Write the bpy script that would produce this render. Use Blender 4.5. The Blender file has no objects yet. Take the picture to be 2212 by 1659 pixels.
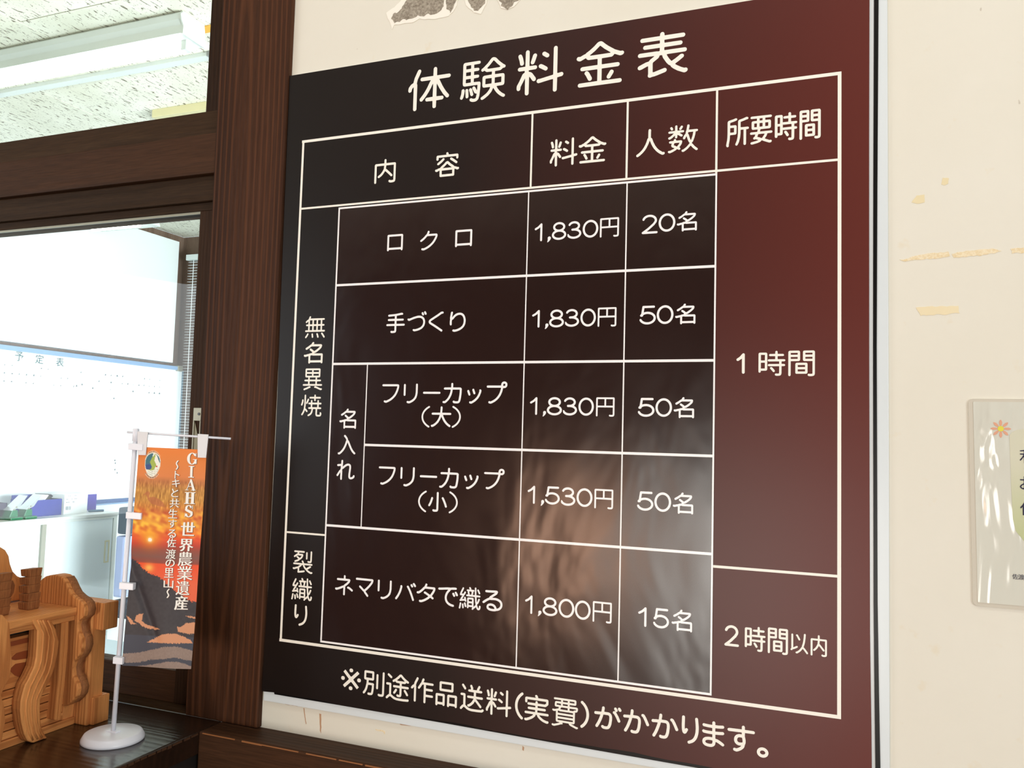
import bpy, bmesh, math, random
import numpy as np
from mathutils import Vector, Matrix, noise as mn
random.seed(7)
SC = bpy.context.scene
COL = SC.collection
# ------------------------------------------------------------------ camera, world, lights, exposure
F, PX, PY = 1789.0, 1106.0, 829.5
def _unit(v): return v / np.linalg.norm(v)
_h = np.array([(-3420 - PX) / F, (826 - PY) / F, 1.0]); _v = np.array([(1832 - PX) / F, (-25570 - PY) / F, 1.0])
RX = -_unit(_h); RZ = _unit(_v); RZ = _unit(RZ - RX * (RZ @ RX)); RY = np.cross(RZ, RX)
if RY[2] < 0: RY = -RY
R = np.array([RX, RY, RZ])
cam = bpy.data.objects.new('camera', bpy.data.cameras.new('camera')); COL.objects.link(cam)
M = Matrix.Identity(4)
for i in range(3):
    M[i][0] = R[i, 0]; M[i][1] = -R[i, 1]; M[i][2] = -R[i, 2]
M[0][3], M[1][3], M[2][3] = 0.0, -1.0, 0.0
cam.matrix_world = M
cam.data.sensor_width = 36.0; cam.data.lens = F / 2212 * 36; cam.data.clip_start = 0.02
SC.camera = cam
SC.view_settings.view_transform = 'Standard'; SC.view_settings.look = 'None'
SC.view_settings.gamma = 1.0; SC.view_settings.use_curve_mapping = False
SC.view_settings.exposure = 0.0
w = bpy.data.worlds.new('sky'); SC.world = w; w.use_nodes = True
w.node_tree.nodes['Background'].inputs[0].default_value = (0.75, 0.86, 1.0, 1); w.node_tree.nodes['Background'].inputs[1].default_value = 2.0
def area(name, loc, target, sx, sy, power, col, spread=180):
    l = bpy.data.lights.new(name, 'AREA'); l.shape = 'RECTANGLE'; l.size = sx; l.size_y = sy; l.energy = power; l.color = col
    l.spread = math.radians(spread)
    o = bpy.data.objects.new(name, l); COL.objects.link(o); o.location = loc
    o.rotation_euler = (Vector(target) - Vector(loc)).to_track_quat('-Z', 'Y').to_euler()
    return o
area('sign_veil_light', (-0.42, -4.42, -0.85), (-0.42, 0, -0.85), 1.0, 1.2, 54, (1.0, 0.97, 0.9))  # added area light behind the camera, placed to veil the lower sign
area('right_fill_light', (2.42, -1.8, 0.1), (0, -1.2, 0.0), 2.2, 1.3, 62, (0.90, 0.985, 1.04))  # unseen fill from the right, added to lift the wall
area('left_fill_light', (-3.9, -2.6, 0.2), (0, -1.0, -0.2), 2.0, 1.4, 40, (0.90, 0.985, 1.04))  # added fill from the left, no window stands there
area('overhead_fill_light', (-0.1, -0.75, 1.36), (-0.1, -0.6, -1.0), 2.2, 0.25, 7, (0.96, 1.0, 1.0))  # added diffuse fill, kept out of the sign's reflections
area('overlay_glow_light', (-1.12, -4.42, -0.65), (-1.12, 0, -0.65), 0.3, 1.25, 5, (1.0, 0.9, 0.8))  # added panel, mirrored as a pale glow in the overlay sheet
area('amber_glow_light', (-1.62, -4.42, -0.72), (-1.62, 0, -0.72), 0.42, 0.75, 19, (1.0, 0.56, 0.36))  # added orange panel that makes the overlay's warm hotspot
area('office_window_daylight', (1.35, 1.35, -0.35), (-4.3, 2.1, -1.2), 2.4, 1.3, 260, (0.9, 0.97, 1.0), 130)

# ------------------------------------------------------------------ helpers
def lin(c):
    c = c / 255.0
    return c / 12.92 if c <= 0.04045 else ((c + 0.055) / 1.055) ** 2.4
def C3(r, g, b): return (lin(r), lin(g), lin(b), 1.0)
def node(nt, t, **kw):
    n = nt.nodes.new(t)
    for k, v in kw.items(): setattr(n, k, v)
    return n
def mat(name, col=None, rough=0.5, spec=0.5, metal=0.0, coat=0.0, emit=None, estr=0.0, trans=0.0):
    m = bpy.data.materials.new(name); m.use_nodes = True
    p = m.node_tree.nodes['Principled BSDF']
    if col: p.inputs['Base Color'].default_value = col
    p.inputs['Roughness'].default_value = rough; p.inputs['Specular IOR Level'].default_value = spec
    p.inputs['Metallic'].default_value = metal; p.inputs['Coat Weight'].default_value = coat
    p.inputs['Coat Roughness'].default_value = 0.08
    p.inputs['Transmission Weight'].default_value = trans
    if emit: p.inputs['Emission Color'].default_value = emit; p.inputs['Emission Strength'].default_value = estr
    return m
def P(m): return m.node_tree.nodes['Principled BSDF']
def coords(nt, scale=(1, 1, 1), rot=(0, 0, 0), kind='Object'):
    tc = node(nt, 'ShaderNodeTexCoord'); mp = node(nt, 'ShaderNodeMapping')
    mp.inputs['Scale'].default_value = scale; mp.inputs['Rotation'].default_value = rot
    nt.links.new(tc.outputs[kind], mp.inputs['Vector']); return mp.outputs[0]
def noise_tex(nt, vec, scale=5, detail=4, rough=0.55, dist=0.0):
    n = node(nt, 'ShaderNodeTexNoise'); n.inputs['Scale'].default_value = scale; n.inputs['Detail'].default_value = detail
    n.inputs['Roughness'].default_value = rough; n.inputs['Distortion'].default_value = dist
    nt.links.new(vec, n.inputs['Vector']); return n.outputs[0]
def ramp(nt, fac, stops):
    r = node(nt, 'ShaderNodeValToRGB'); e = r.color_ramp.elements
    while len(e) < len(stops): e.new(0.5)
    for i, (p, c) in enumerate(stops): e[i].position = p; e[i].color = c
    nt.links.new(fac, r.inputs[0]); return r.outputs[0]
def mixc(nt, fac, a, b, mode='MIX'):
    x = node(nt, 'ShaderNodeMix', data_type='RGBA', blend_type=mode)
    for s, v in ((x.inputs[0], fac), (x.inputs[6], a), (x.inputs[7], b)):
        if hasattr(v, 'node'): nt.links.new(v, s)
        else: s.default_value = v
    return x.outputs[2]
def bump(nt, m, h, strength=0.3, dist=0.001):
    b = node(nt, 'ShaderNodeBump'); b.inputs['Strength'].default_value = strength; b.inputs['Distance'].default_value = dist
    nt.links.new(h, b.inputs['Height']); nt.links.new(b.outputs[0], P(m).inputs['Normal'])
G4 = lambda v: (v, v, v, 1)
def wood(name, dark, mid, light, axis='z', scale=1.0, rough=0.5, bstr=0.4, coat=0.0, wave=1.0, contrast=1.0):
    m = mat(name, mid, rough, spec=0.12, coat=coat); nt = m.node_tree
    k = {'x': (0.05, 1, 1), 'y': (1, 0.05, 1), 'z': (1, 1, 0.05)}[axis]
    v = coords(nt, tuple(a * scale for a in k))
    fine = noise_tex(nt, v, 420, 3, 0.6); big = noise_tex(nt, v, 14, 3, 0.5)
    wv = node(nt, 'ShaderNodeTexWave', wave_type='BANDS', bands_direction={'x': 'Y', 'y': 'X', 'z': 'X'}[axis])
    wv.inputs['Scale'].default_value = 34; wv.inputs['Distortion'].default_value = 9; wv.inputs['Detail'].default_value = 2.5
    wv.inputs['Detail Scale'].default_value = 0.8
    nt.links.new(v, wv.inputs['Vector'])
    c = ramp(nt, big, [(0.3, dark), (0.55, mid), (0.75, mid)])
    wl = ramp(nt, wv.outputs[1], [(0.55, G4(0)), (0.95, G4(1))])
    mw = node(nt, 'ShaderNodeMath', operation='MULTIPLY'); nt.links.new(wl, mw.inputs[0]); mw.inputs[1].default_value = 0.75 * wave
    c = mixc(nt, mw.outputs[0], c, light)
    f = ramp(nt, fine, [(0.35, G4(1 - 0.35 * contrast)), (0.7, G4(1.0))])
    c = mixc(nt, 1.0, c, f, 'MULTIPLY')
    nt.links.new(c, P(m).inputs['Base Color'])
    ad = node(nt, 'ShaderNodeMath', operation='ADD'); nt.links.new(fine, ad.inputs[0]); nt.links.new(wv.outputs[1], ad.inputs[1])
    bump(nt, m, ad.outputs[0], bstr, 0.0006)
    return m

class B:
    def __init__(s): s.v = []; s.f = []
    def add(s, vs, fs):
        o = len(s.v); s.v += [tuple(map(float, p)) for p in vs]; s.f += [[i + o for i in f] for f in fs]; return s
    def box(s, x0, x1, y0, y1, z0, z1):
        vs = [(x, y, z) for z in (z0, z1) for y in (y0, y1) for x in (x0, x1)]
        return s.add(vs, [(0, 2, 3, 1), (4, 5, 7, 6), (0, 1, 5, 4), (2, 6, 7, 3), (0, 4, 6, 2), (1, 3, 7, 5)])
    def prism(s, pts, plane, a, b):
        mp = {'xz': lambda u, v, c: (u, c, v), 'yz': lambda u, v, c: (c, u, v), 'xy': lambda u, v, c: (u, v, c)}[plane]
        n = len(pts); vs = [mp(u, v, a) for u, v in pts] + [mp(u, v, b) for u, v in pts]
        fs = [list(range(n))[::-1], list(range(n, 2 * n))] + [(i, (i + 1) % n, n + (i + 1) % n, n + i) for i in range(n)]
        return s.add(vs, fs)
    def tube(s, path, r, seg=12, cap=True):
        path = [Vector(p) for p in path]; rs = r if isinstance(r, (list, tuple)) else [r] * len(path)
        n = len(path); o = len(s.v); t0 = (path[1] - path[0]).normalized()
        up = Vector((0, 0, 1)) if abs(t0.z) < 0.9 else Vector((1, 0, 0)); nn = t0.cross(up).normalized()
        for i, p in enumerate(path):
            t = (path[min(i + 1, n - 1)] - path[max(i - 1, 0)]).normalized()
            nn = (nn - t * nn.dot(t)).normalized(); bb = t.cross(nn)
            for k in range(seg):
                a = 2 * math.pi * k / seg; s.v.append(tuple(p + (nn * math.cos(a) + bb * math.sin(a)) * rs[i]))
        for i in range(n - 1):
            for k in range(seg):
                s.f.append([o + i * seg + k, o + i * seg + (k + 1) % seg, o + (i + 1) * seg + (k + 1) % seg, o + (i + 1) * seg + k])
        if cap: s.f.append([o + k for k in range(seg)][::-1]); s.f.append([o + (n - 1) * seg + k for k in range(seg)])
        return s
    def lathe(s, prof, c, seg=48):
        o = len(s.v)
        for r, z in prof:
            for k in range(seg):
                a = 2 * math.pi * k / seg; s.v.append((c[0] + r * math.cos(a), c[1] + r * math.sin(a), c[2] + z))
        n = len(prof)
        for i in range(n - 1):
            for k in range(seg):
                s.f.append([o + i * seg + k, o + i * seg + (k + 1) % seg, o + (i + 1) * seg + (k + 1) % seg, o + (i + 1) * seg + k])
        s.f.append([o + k for k in range(seg)][::-1]); s.f.append([o + (n - 1) * seg + k for k in range(seg)])
        return s
def wloc(o):
    v = Vector((0, 0, 0))
    while o: v = v + o.location; o = o.parent
    return v
def obj(name, b, m, parent=None, bevel=0.0, smooth=False, recalc=True, loc=None, seg=2):
    """links the collected shape as ONE mesh object; b is in world coordinates"""
    base = wloc(parent) if parent else Vector((0, 0, 0))
    L = Vector(loc) if loc else base
    me = bpy.data.meshes.new(name)
    me.from_pydata([tuple(Vector(v) - L) for v in b.v], [], b.f)
    if recalc or bevel:
        bm = bmesh.new(); bm.from_mesh(me)
        bmesh.ops.recalc_face_normals(bm, faces=bm.faces)
        if bevel:
            ed = [e for e in bm.edges if e.is_manifold and e.calc_face_angle(0) > 0.5]
            bmesh.ops.bevel(bm, geom=ed, offset=bevel, segments=seg, affect='EDGES', profile=0.6)
        bm.to_mesh(me); bm.free()
    if smooth:
        for p in me.polygons: p.use_smooth = True
    me.materials.append(m)
    o = bpy.data.objects.new(name, me); COL.objects.link(o)
    if parent: o.parent = parent; o.location = L - base
    else: o.location = L
    return o
def tag(o, label=None, cat=None, group=None, kind=None):
    if label: o['label'] = label
    if cat: o['category'] = cat
    if group: o['group'] = group
    if kind: o['kind'] = kind
    return o
def thing(name, loc, label=None, cat=None, group=None, kind=None):
    o = bpy.data.objects.new(name, None); COL.objects.link(o); o.location = loc; o.empty_display_size = 0.05
    return tag(o, label, cat, group, kind)

# glyph outlines: drawn stroke contours, unit boxes
D = {}
# outline loops of every glyph: x, y pairs in thousandths of its own box
D['g'] = [
[[153,5,170,0,190,4,205,18,213,38,214,615,211,637,202,665,221,759,272,870,297,936,297,959,291,975,275,991,260,996,235,989,216,964,144,798,118,687,70,660,48,637,11,582,1,537,1,504,10,481,30,466,55,467,78,487,93,548,120,582,125,583,130,576,131,44,137,22],[622,11,650,12,664,22,674,38,677,177,680,190,815,193,835,205,848,232,844,260,835,272,820,282,679,288,676,548,680,596,744,471,835,321,910,230,930,222,950,226,965,238,973,255,974,277,968,293,911,365,863,438,815,522,735,693,750,698,965,700,990,715,1000,742,998,759,990,774,965,790,680,791,677,803,675,964,660,990,635,1000,610,991,594,964,590,791,325,791,310,786,297,776,286,748,288,731,295,717,320,700,520,698,535,693,517,665,451,521,401,432,355,365,288,282,282,266,283,244,291,227,305,214,330,210,350,220,430,319,499,426,540,504,580,592,590,603,593,537,590,288,450,283,425,266,417,238,425,210,449,194,590,189,594,44,605,22]],
[[265,6,290,0,340,0,380,15,412,51,433,131,451,347,451,421,447,444,440,456,425,467,305,471,298,478,297,489,300,560,395,566,411,580,417,603,410,624,395,636,300,642,299,722,310,728,395,730,412,745,416,774,408,791,390,802,300,806,297,870,299,887,305,891,420,894,438,910,442,938,430,958,410,967,90,965,64,950,52,916,51,461,59,421,75,404,100,396,370,395,380,394,385,387,381,284,375,270,370,273,335,347,320,364,305,369,290,366,280,358,271,341,273,313,320,215,335,198,368,188,372,176,362,119,354,91,345,80,330,75,295,75,250,96,235,93,220,80,215,57,220,38,235,22],[479,23,495,17,520,25,560,49,630,104,675,154,703,193,732,262,740,268,777,199,805,157,841,114,885,70,930,37,960,22,985,28,998,45,999,68,990,85,930,127,875,182,831,245,809,296,820,303,940,304,955,309,971,324,979,358,979,529,975,557,964,574,940,586,775,589,768,592,765,609,765,654,770,663,870,665,890,670,940,712,965,711,980,717,993,734,995,756,982,779,955,796,887,859,853,893,790,971,760,992,720,1000,700,994,680,981,596,870,515,789,471,756,461,739,462,711,480,693,500,691,530,709,568,677,585,668,690,664,697,660,699,648,695,591,535,587,510,576,497,557,493,529,493,358,501,324,515,310,530,304,660,302,665,301,669,290,648,239,605,181,565,143,470,77,464,63,464,45],[22,91,45,91,62,108,77,148,90,209,100,301,90,324,70,339,45,333,31,313,25,227,0,131,5,107],[145,108,160,106,177,114,188,131,190,148,181,301,170,322,150,331,135,328,125,320,118,307,115,290,125,136,132,119],[249,148,265,143,285,152,295,168,296,188,264,313,245,335,225,339,204,324,197,296,218,227,230,171],[565,379,560,384,559,398,559,501,564,512,695,510,699,427,695,380],[770,377,765,384,765,410,765,501,770,512,895,513,910,509,910,381],[125,471,117,483,120,560,130,563,215,564,230,558,231,483,226,472],[120,642,120,724,130,728,215,728,230,722,229,643,210,639],[715,739,610,740,591,756,596,768,659,836,725,922,745,914,815,829,882,762,875,750,860,740],[120,806,120,888,215,892,229,887,231,819,225,804,135,803]],
[[205,5,225,0,244,5,260,21,266,37,267,380,270,407,275,405,294,380,338,312,355,297,375,293,395,299,408,312,415,333,409,365,335,474,310,497,260,518,254,529,255,545,265,551,405,554,429,571,436,597,427,624,405,639,280,641,269,645,266,962,252,989,225,1000,210,997,197,989,183,962,180,645,170,641,50,639,30,628,18,608,17,592,21,576,40,557,60,552,165,550,169,544,170,523,165,510,135,491,122,476,55,328,6,238,0,206,1,158,15,132,30,123,45,121,70,133,82,153,87,206,175,377,180,377,183,42,189,21],[806,5,825,0,845,5,860,20,867,37,870,305,970,321,991,338,1000,365,993,391,970,408,955,410,890,398,875,399,868,407,867,957,864,973,855,987,840,997,825,1000,810,997,795,986,784,957,784,396,780,376,510,327,465,326,442,312,432,285,435,264,445,250,460,238,480,234,740,279,780,281,784,264,784,42,790,21],[609,492,625,489,640,494,659,513,664,539,651,566,575,620,530,646,500,647,480,635,471,618,469,603,480,574],[324,671,345,670,365,681,376,698,390,733,428,851,422,883,400,901,380,903,365,898,349,883,340,863,295,719,300,692,310,679],[89,677,115,675,135,687,145,708,145,740,125,835,103,899,85,922,70,928,55,928,40,922,28,909,22,893,22,872,50,782,65,703,74,687],[631,777,660,775,682,788,693,814,687,841,674,856,605,907,580,912,560,906,547,893,540,878,540,862,545,846,560,828]],
[[61,5,85,0,915,0,945,9,959,27,963,54,950,81,930,93,555,95,540,98,540,366,555,370,875,370,890,375,904,386,912,403,914,419,911,435,900,452,875,464,545,465,540,468,538,479,538,593,540,602,550,605,740,608,765,619,800,661,805,662,910,613,930,610,960,616,980,626,996,647,1000,669,994,691,970,711,925,710,810,764,665,872,605,925,555,977,525,996,505,1000,470,992,440,976,375,907,334,871,270,819,210,780,190,758,155,746,80,708,40,713,20,706,2,680,4,647,25,622,60,608,90,608,195,659,200,658,225,623,255,608,440,605,445,604,450,593,450,479,445,466,125,464,100,452,89,435,86,419,88,403,96,386,110,375,125,370,445,368,450,348,450,114,447,98,70,93,50,81,37,54,41,27],[674,120,700,117,720,129,778,223,789,250,791,272,785,289,770,306,745,313,730,309,717,299,654,190,647,169,650,147,659,131],[290,125,314,131,330,147,336,169,333,196,278,310,259,337,235,357,205,356,181,332,176,316,179,294,205,256,255,148,270,132],[295,701,285,707,290,718,389,794,495,898,510,893,581,822,718,713,715,704,705,701]],
[[231,5,260,0,290,12,345,19,410,37,550,81,570,92,583,110,587,132,580,155,565,171,540,178,330,115,305,116,303,303,305,326,315,341,415,419,427,436,440,469,445,475,455,478,489,475,506,414,577,292,621,237,656,215,675,179,717,138,800,78,915,21,935,17,955,20,975,29,990,44,998,61,999,83,994,99,980,114,960,122,930,120,875,146,785,204,758,226,751,237,760,248,835,302,911,364,920,381,923,397,920,414,910,430,885,444,855,438,755,360,680,313,666,326,628,381,590,450,583,475,586,480,600,482,945,484,966,497,977,519,977,541,967,563,953,574,935,578,540,579,535,580,531,591,531,640,540,649,855,651,880,665,892,695,891,712,882,729,870,740,855,746,535,748,531,778,531,806,535,815,910,819,930,831,943,856,943,878,930,901,915,911,900,914,540,915,532,922,530,960,521,982,505,996,485,1000,465,993,450,977,444,960,442,922,435,915,85,914,70,910,55,899,44,878,46,850,60,828,80,819,425,818,436,817,442,811,443,756,435,747,140,745,115,730,103,701,105,684,113,668,125,657,140,651,435,649,441,646,443,635,440,577,415,571,380,578,40,578,15,566,1,541,1,519,8,502,20,490,35,483,331,480,333,475,323,464,250,409,225,373,160,357,30,298,10,281,1,259,2,237,10,220,25,207,45,202,85,214,185,261,205,267,212,265,215,88,207,44,214,22]],
[[41,5,61,6,78,15,91,30,96,50,97,715,101,729,112,731,431,731,449,725,434,585,416,563,371,485,304,408,244,360,179,320,162,300,157,275,164,255,183,238,208,233,233,239,279,267,333,305,374,340,426,396,497,496,523,487,614,412,696,340,776,262,802,254,832,262,847,280,852,300,848,320,837,338,761,410,604,547,563,578,536,590,534,610,544,700,549,725,558,731,898,730,902,725,904,710,903,135,900,110,893,103,878,100,786,95,741,113,715,115,700,110,685,97,677,80,676,65,682,45,695,30,736,7,761,1,847,0,893,5,944,17,965,30,979,45,989,66,1000,120,1000,760,997,785,985,805,964,821,939,826,553,828,548,840,546,965,529,990,502,1000,472,991,454,965,452,838,447,827,66,826,41,821,22,810,5,786,0,760,0,55,2,40,10,23,25,10]],
[[218,5,240,0,775,2,795,16,806,43,810,283,830,284,910,245,940,243,970,251,990,268,999,290,997,317,987,333,970,345,930,345,860,376,800,392,770,429,650,518,567,601,535,626,510,633,470,621,440,604,355,514,250,429,235,413,215,380,140,361,70,328,30,328,13,317,3,300,1,274,10,252,30,234,60,226,90,228,175,270,190,269,193,48,201,21],[285,101,282,241,283,252,290,258,700,259,713,257,717,252,718,112,716,102,710,98,305,98],[325,358,324,365,329,370,410,435,495,521,505,525,583,451,686,370,694,359,660,356],[110,499,130,497,155,507,255,579,310,629,378,703,382,730,370,756,355,767,340,771,310,763,225,679,95,581,83,563,80,537,90,514],[863,504,880,501,895,504,910,514,919,526,924,558,910,585,769,698,685,755,655,763,640,758,625,747,616,730,614,708,619,692,630,677,753,590],[67,692,85,687,100,689,124,708,131,730,133,794,140,801,485,802,520,806,550,802,860,801,867,794,868,735,875,714,895,696,920,692,945,706,957,730,957,848,944,880,930,892,910,898,560,899,552,907,541,955,526,982,510,996,485,999,465,991,450,970,447,945,457,907,450,899,100,898,80,895,65,887,50,870,43,848,41,741,47,714]],
[[38,5,70,9,140,59,220,128,299,219,352,297,402,397,440,485,470,580,525,437,575,334,623,256,705,154,765,97,820,55,895,7,925,0,960,6,980,16,996,36,999,68,985,91,960,104,925,101,815,180,764,230,714,292,657,381,600,501,556,631,537,658,510,678,509,872,513,955,503,981,485,996,470,1000,450,997,435,986,423,966,417,887,416,678,388,642,356,532,316,433,273,350,221,271,181,224,125,169,75,129,22,94,7,78,0,57,5,31,20,13]],
[[40,5,60,0,75,1,165,34,275,95,305,128,315,126,370,94,390,94,409,106,419,127,418,149,409,165,385,186,440,266,466,313,480,382,477,404,468,420,450,434,430,438,280,440,268,489,255,501,235,506,220,503,205,490,198,478,193,446,185,438,70,438,45,425,36,409,34,393,39,377,50,363,70,355,129,351,111,276,114,250,124,228,146,207,212,175,222,165,195,144,100,101,65,89,30,91,15,83,2,64,2,37,15,18],[489,5,510,1,535,5,595,43,670,103,755,201,765,205,841,111,935,25,955,17,975,20,990,31,999,48,999,69,992,85,899,170,835,255,808,281,804,297,807,319,828,335,842,361,882,478,909,590,925,700,935,705,970,706,985,714,998,733,998,760,985,780,965,789,701,792,698,808,717,914,719,946,709,972,685,987,660,982,643,962,617,797,613,776,599,744,588,659,550,616,508,531,503,499,508,478,520,464,540,456,560,460,577,478,615,560,620,565,625,562,671,409,702,340,723,319,724,292,650,202,608,159,520,93,485,85,471,74,462,58,462,37,470,19],[295,222,275,238,195,281,215,351,225,357,375,354,389,351,373,313,345,271,305,219],[765,403,750,436,722,515,698,606,689,627,670,648,673,691,680,703,830,705,840,703,843,696,830,606,819,552,785,441],[36,505,65,505,95,518,143,552,225,626,230,627,233,622,234,563,241,542,265,525,290,527,302,537,311,552,314,637,320,647,355,629,433,574,450,570,470,574,483,584,491,600,491,622,485,637,387,712,400,717,515,721,530,733,536,744,539,760,535,779,525,792,505,801,320,802,314,813,311,972,301,988,290,996,270,1000,255,995,242,983,235,962,234,818,230,804,45,801,25,793,11,776,8,760,11,744,20,731,35,720,180,717,197,712,175,696,135,654,96,622,55,593,30,588,12,574,5,558,6,537,19,515],[399,818,420,814,440,824,488,898,496,919,496,935,490,952,475,966,455,970,433,962,381,882,375,866,377,845,385,829],[116,834,135,832,152,839,164,855,168,877,162,898,140,940,125,954,105,958,80,945,70,930,68,914,74,893,93,855,105,841]],
[[39,5,66,0,90,5,112,20,120,35,115,75,157,255,167,395,172,411,185,415,398,416,436,430,455,455,459,690,455,715,444,730,424,743,398,750,185,751,173,755,171,765,171,835,179,848,331,877,424,901,469,920,482,940,481,960,465,980,444,989,404,990,292,958,119,928,86,914,64,890,57,850,57,460,52,350,41,250,0,75,9,30,22,15],[799,25,822,21,849,26,868,40,878,60,879,560,888,567,948,568,975,575,995,592,1000,615,984,640,948,653,639,655,634,670,635,840,649,850,776,876,895,909,935,912,955,920,975,945,971,970,948,990,902,1000,875,997,736,957,577,925,550,914,532,895,521,855,520,470,504,325,469,200,403,75,412,45,444,27,464,26,484,30,510,50,552,115,575,165,608,275,621,335,634,455,635,560,650,567,756,566,762,562,765,550,765,65,775,40],[179,502,171,515,173,660,192,665,338,663,346,650,343,505,325,501]],
[[57,5,80,0,126,1,340,34,466,71,486,85,506,110,526,113,559,112,606,90,853,12,886,9,926,14,946,21,964,35,973,50,974,70,966,85,946,99,919,105,873,102,679,165,666,175,669,185,709,225,747,275,762,300,776,345,793,349,939,349,966,353,986,365,999,385,998,405,986,421,966,433,946,437,466,437,453,439,449,445,467,510,479,519,859,520,899,529,919,543,929,560,934,590,934,770,924,800,903,820,873,829,686,831,679,840,679,900,684,910,693,912,913,912,939,916,964,930,975,950,972,970,953,991,913,1000,86,1000,53,995,30,980,21,960,25,940,38,925,60,915,293,912,306,909,309,900,309,840,300,831,126,828,100,820,78,800,70,770,70,590,80,549,100,532,133,521,333,519,346,515,347,510,328,445,320,435,46,436,26,430,8,415,1,400,3,380,20,360,46,350,220,349,240,345,240,335,209,270,166,250,148,230,145,210,150,195,166,180,186,172,213,171,246,179,380,145,353,131,280,114,53,81,32,65,25,40,34,20],[493,203,453,223,331,255,332,270,352,305,366,346,380,350,633,349,651,345,650,330,628,295,569,235,549,205,533,201],[193,609,187,620,188,735,193,740,206,742,304,740,309,725,306,611,286,607],[433,609,426,630,427,730,432,740,555,740,561,725,561,620,557,610],[686,609,679,620,679,735,686,741,699,742,813,739,817,720,813,610],[446,830,433,831,427,840,427,900,432,910,556,910,561,900,559,835,546,830]],
[[644,5,700,0,774,6,815,16,842,35,857,60,866,110,869,380,882,385,943,386,963,390,983,402,994,420,992,445,972,465,943,474,875,475,868,480,867,490,869,571,882,576,949,577,977,585,993,600,1000,615,998,630,990,645,970,659,949,664,741,665,727,669,725,675,725,775,731,785,916,790,937,800,950,815,954,835,948,850,929,868,902,875,734,877,725,885,724,960,715,980,700,991,680,999,640,996,619,984,607,965,605,885,599,878,424,874,395,860,380,835,382,820,392,805,424,789,600,785,605,770,603,670,592,665,397,665,364,660,357,661,353,675,353,880,347,900,335,915,316,927,283,934,74,934,40,928,9,905,0,875,0,180,5,155,34,133,74,130,94,137,111,150,118,165,121,200,128,206,283,208,310,213,330,223,345,240,352,260,357,391,404,385,741,384,747,370,744,105,738,95,700,89,667,96,640,96,606,80,594,60,598,35,618,15],[559,150,592,153,619,170,628,190,624,215,569,290,529,335,491,352,458,351,438,342,425,330,418,315,421,295,468,240,518,170,539,156],[128,297,120,310,121,524,135,530,222,530,232,525,234,515,233,305,222,297],[357,468,357,581,397,576,727,576,746,570,747,485,741,476,404,474],[128,620,121,625,120,635,121,839,135,845,222,845,232,840,234,830,232,625,215,619]],
[[57,5,83,6,105,15,122,30,128,45,131,585,150,589,405,592,443,605,465,635,467,950,450,979,428,992,405,998,75,999,30,984,14,970,3,950,0,50,3,35,15,20,33,10],[753,5,788,0,855,0,938,16,961,26,982,45,998,95,1000,940,995,960,978,980,953,993,923,999,600,999,570,992,548,981,535,965,529,945,528,655,541,615,570,597,600,590,855,589,869,585,871,580,870,105,863,91,848,87,810,86,758,94,735,90,713,79,699,60,703,35,724,15],[314,95,660,96,698,103,723,120,736,155,736,465,728,495,702,515,660,523,338,523,300,518,270,500,258,480,255,460,256,140,259,125,271,110,293,99],[390,183,384,190,383,240,384,260,390,267,585,269,604,265,608,195,600,182],[398,355,390,356,383,365,383,425,390,436,603,435,608,370,600,356],[150,675,135,677,129,685,128,740,135,752,315,754,337,750,339,685,330,676],[683,675,660,678,656,685,660,751,848,754,869,750,871,685,863,676],[143,840,129,850,129,905,135,913,315,914,337,910,339,850,330,841],[675,840,660,843,656,850,660,912,848,914,869,910,871,850,863,841]],
[[34,5,65,1,90,11,110,37,117,74,130,78,870,77,877,74,891,32,910,13,925,7,945,6,975,21,993,53,1000,165,1000,915,994,953,980,976,955,994,915,1000,80,1000,45,994,23,979,6,953,0,915,0,64,3,42,10,27],[120,201,114,213,114,319,114,862,120,877,870,878,884,873,886,218,882,202]],
[[176,5,219,0,270,11,362,46,453,88,515,120,591,169,646,210,740,290,802,355,856,425,906,500,957,590,991,680,1000,730,996,775,979,807,953,824,917,832,494,834,494,850,519,890,529,915,529,960,515,981,489,997,459,998,436,985,422,965,416,930,393,890,374,830,331,805,247,715,169,645,12,535,2,515,0,495,8,475,25,458,51,450,76,455,168,512,280,600,397,717,418,728,877,727,887,721,886,705,842,605,765,483,678,379,576,290,443,203,367,165,295,135,214,108,132,118,112,113,97,102,86,88,82,70,84,50,92,35,122,12]],
[[279,5,305,0,385,0,465,10,500,22,525,44,541,78,548,114,549,338,555,351,950,352,975,358,991,374,999,395,997,421,982,441,960,452,565,453,555,455,549,462,549,592,555,604,890,605,914,613,929,628,936,649,933,675,920,693,900,704,560,706,550,712,549,717,551,852,560,857,690,875,800,897,845,891,865,895,887,914,895,940,888,966,869,987,850,995,790,999,675,976,485,946,140,924,110,915,92,899,85,878,88,852,103,831,125,821,440,843,448,841,451,836,451,722,450,712,445,707,120,706,105,701,90,691,80,675,76,654,80,636,90,620,105,609,120,605,447,603,451,587,449,457,435,453,45,453,18,441,2,416,1,395,9,374,25,359,40,353,435,352,449,348,451,135,446,114,380,102,320,102,285,110,260,102,240,78,238,47,253,21]],
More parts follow.
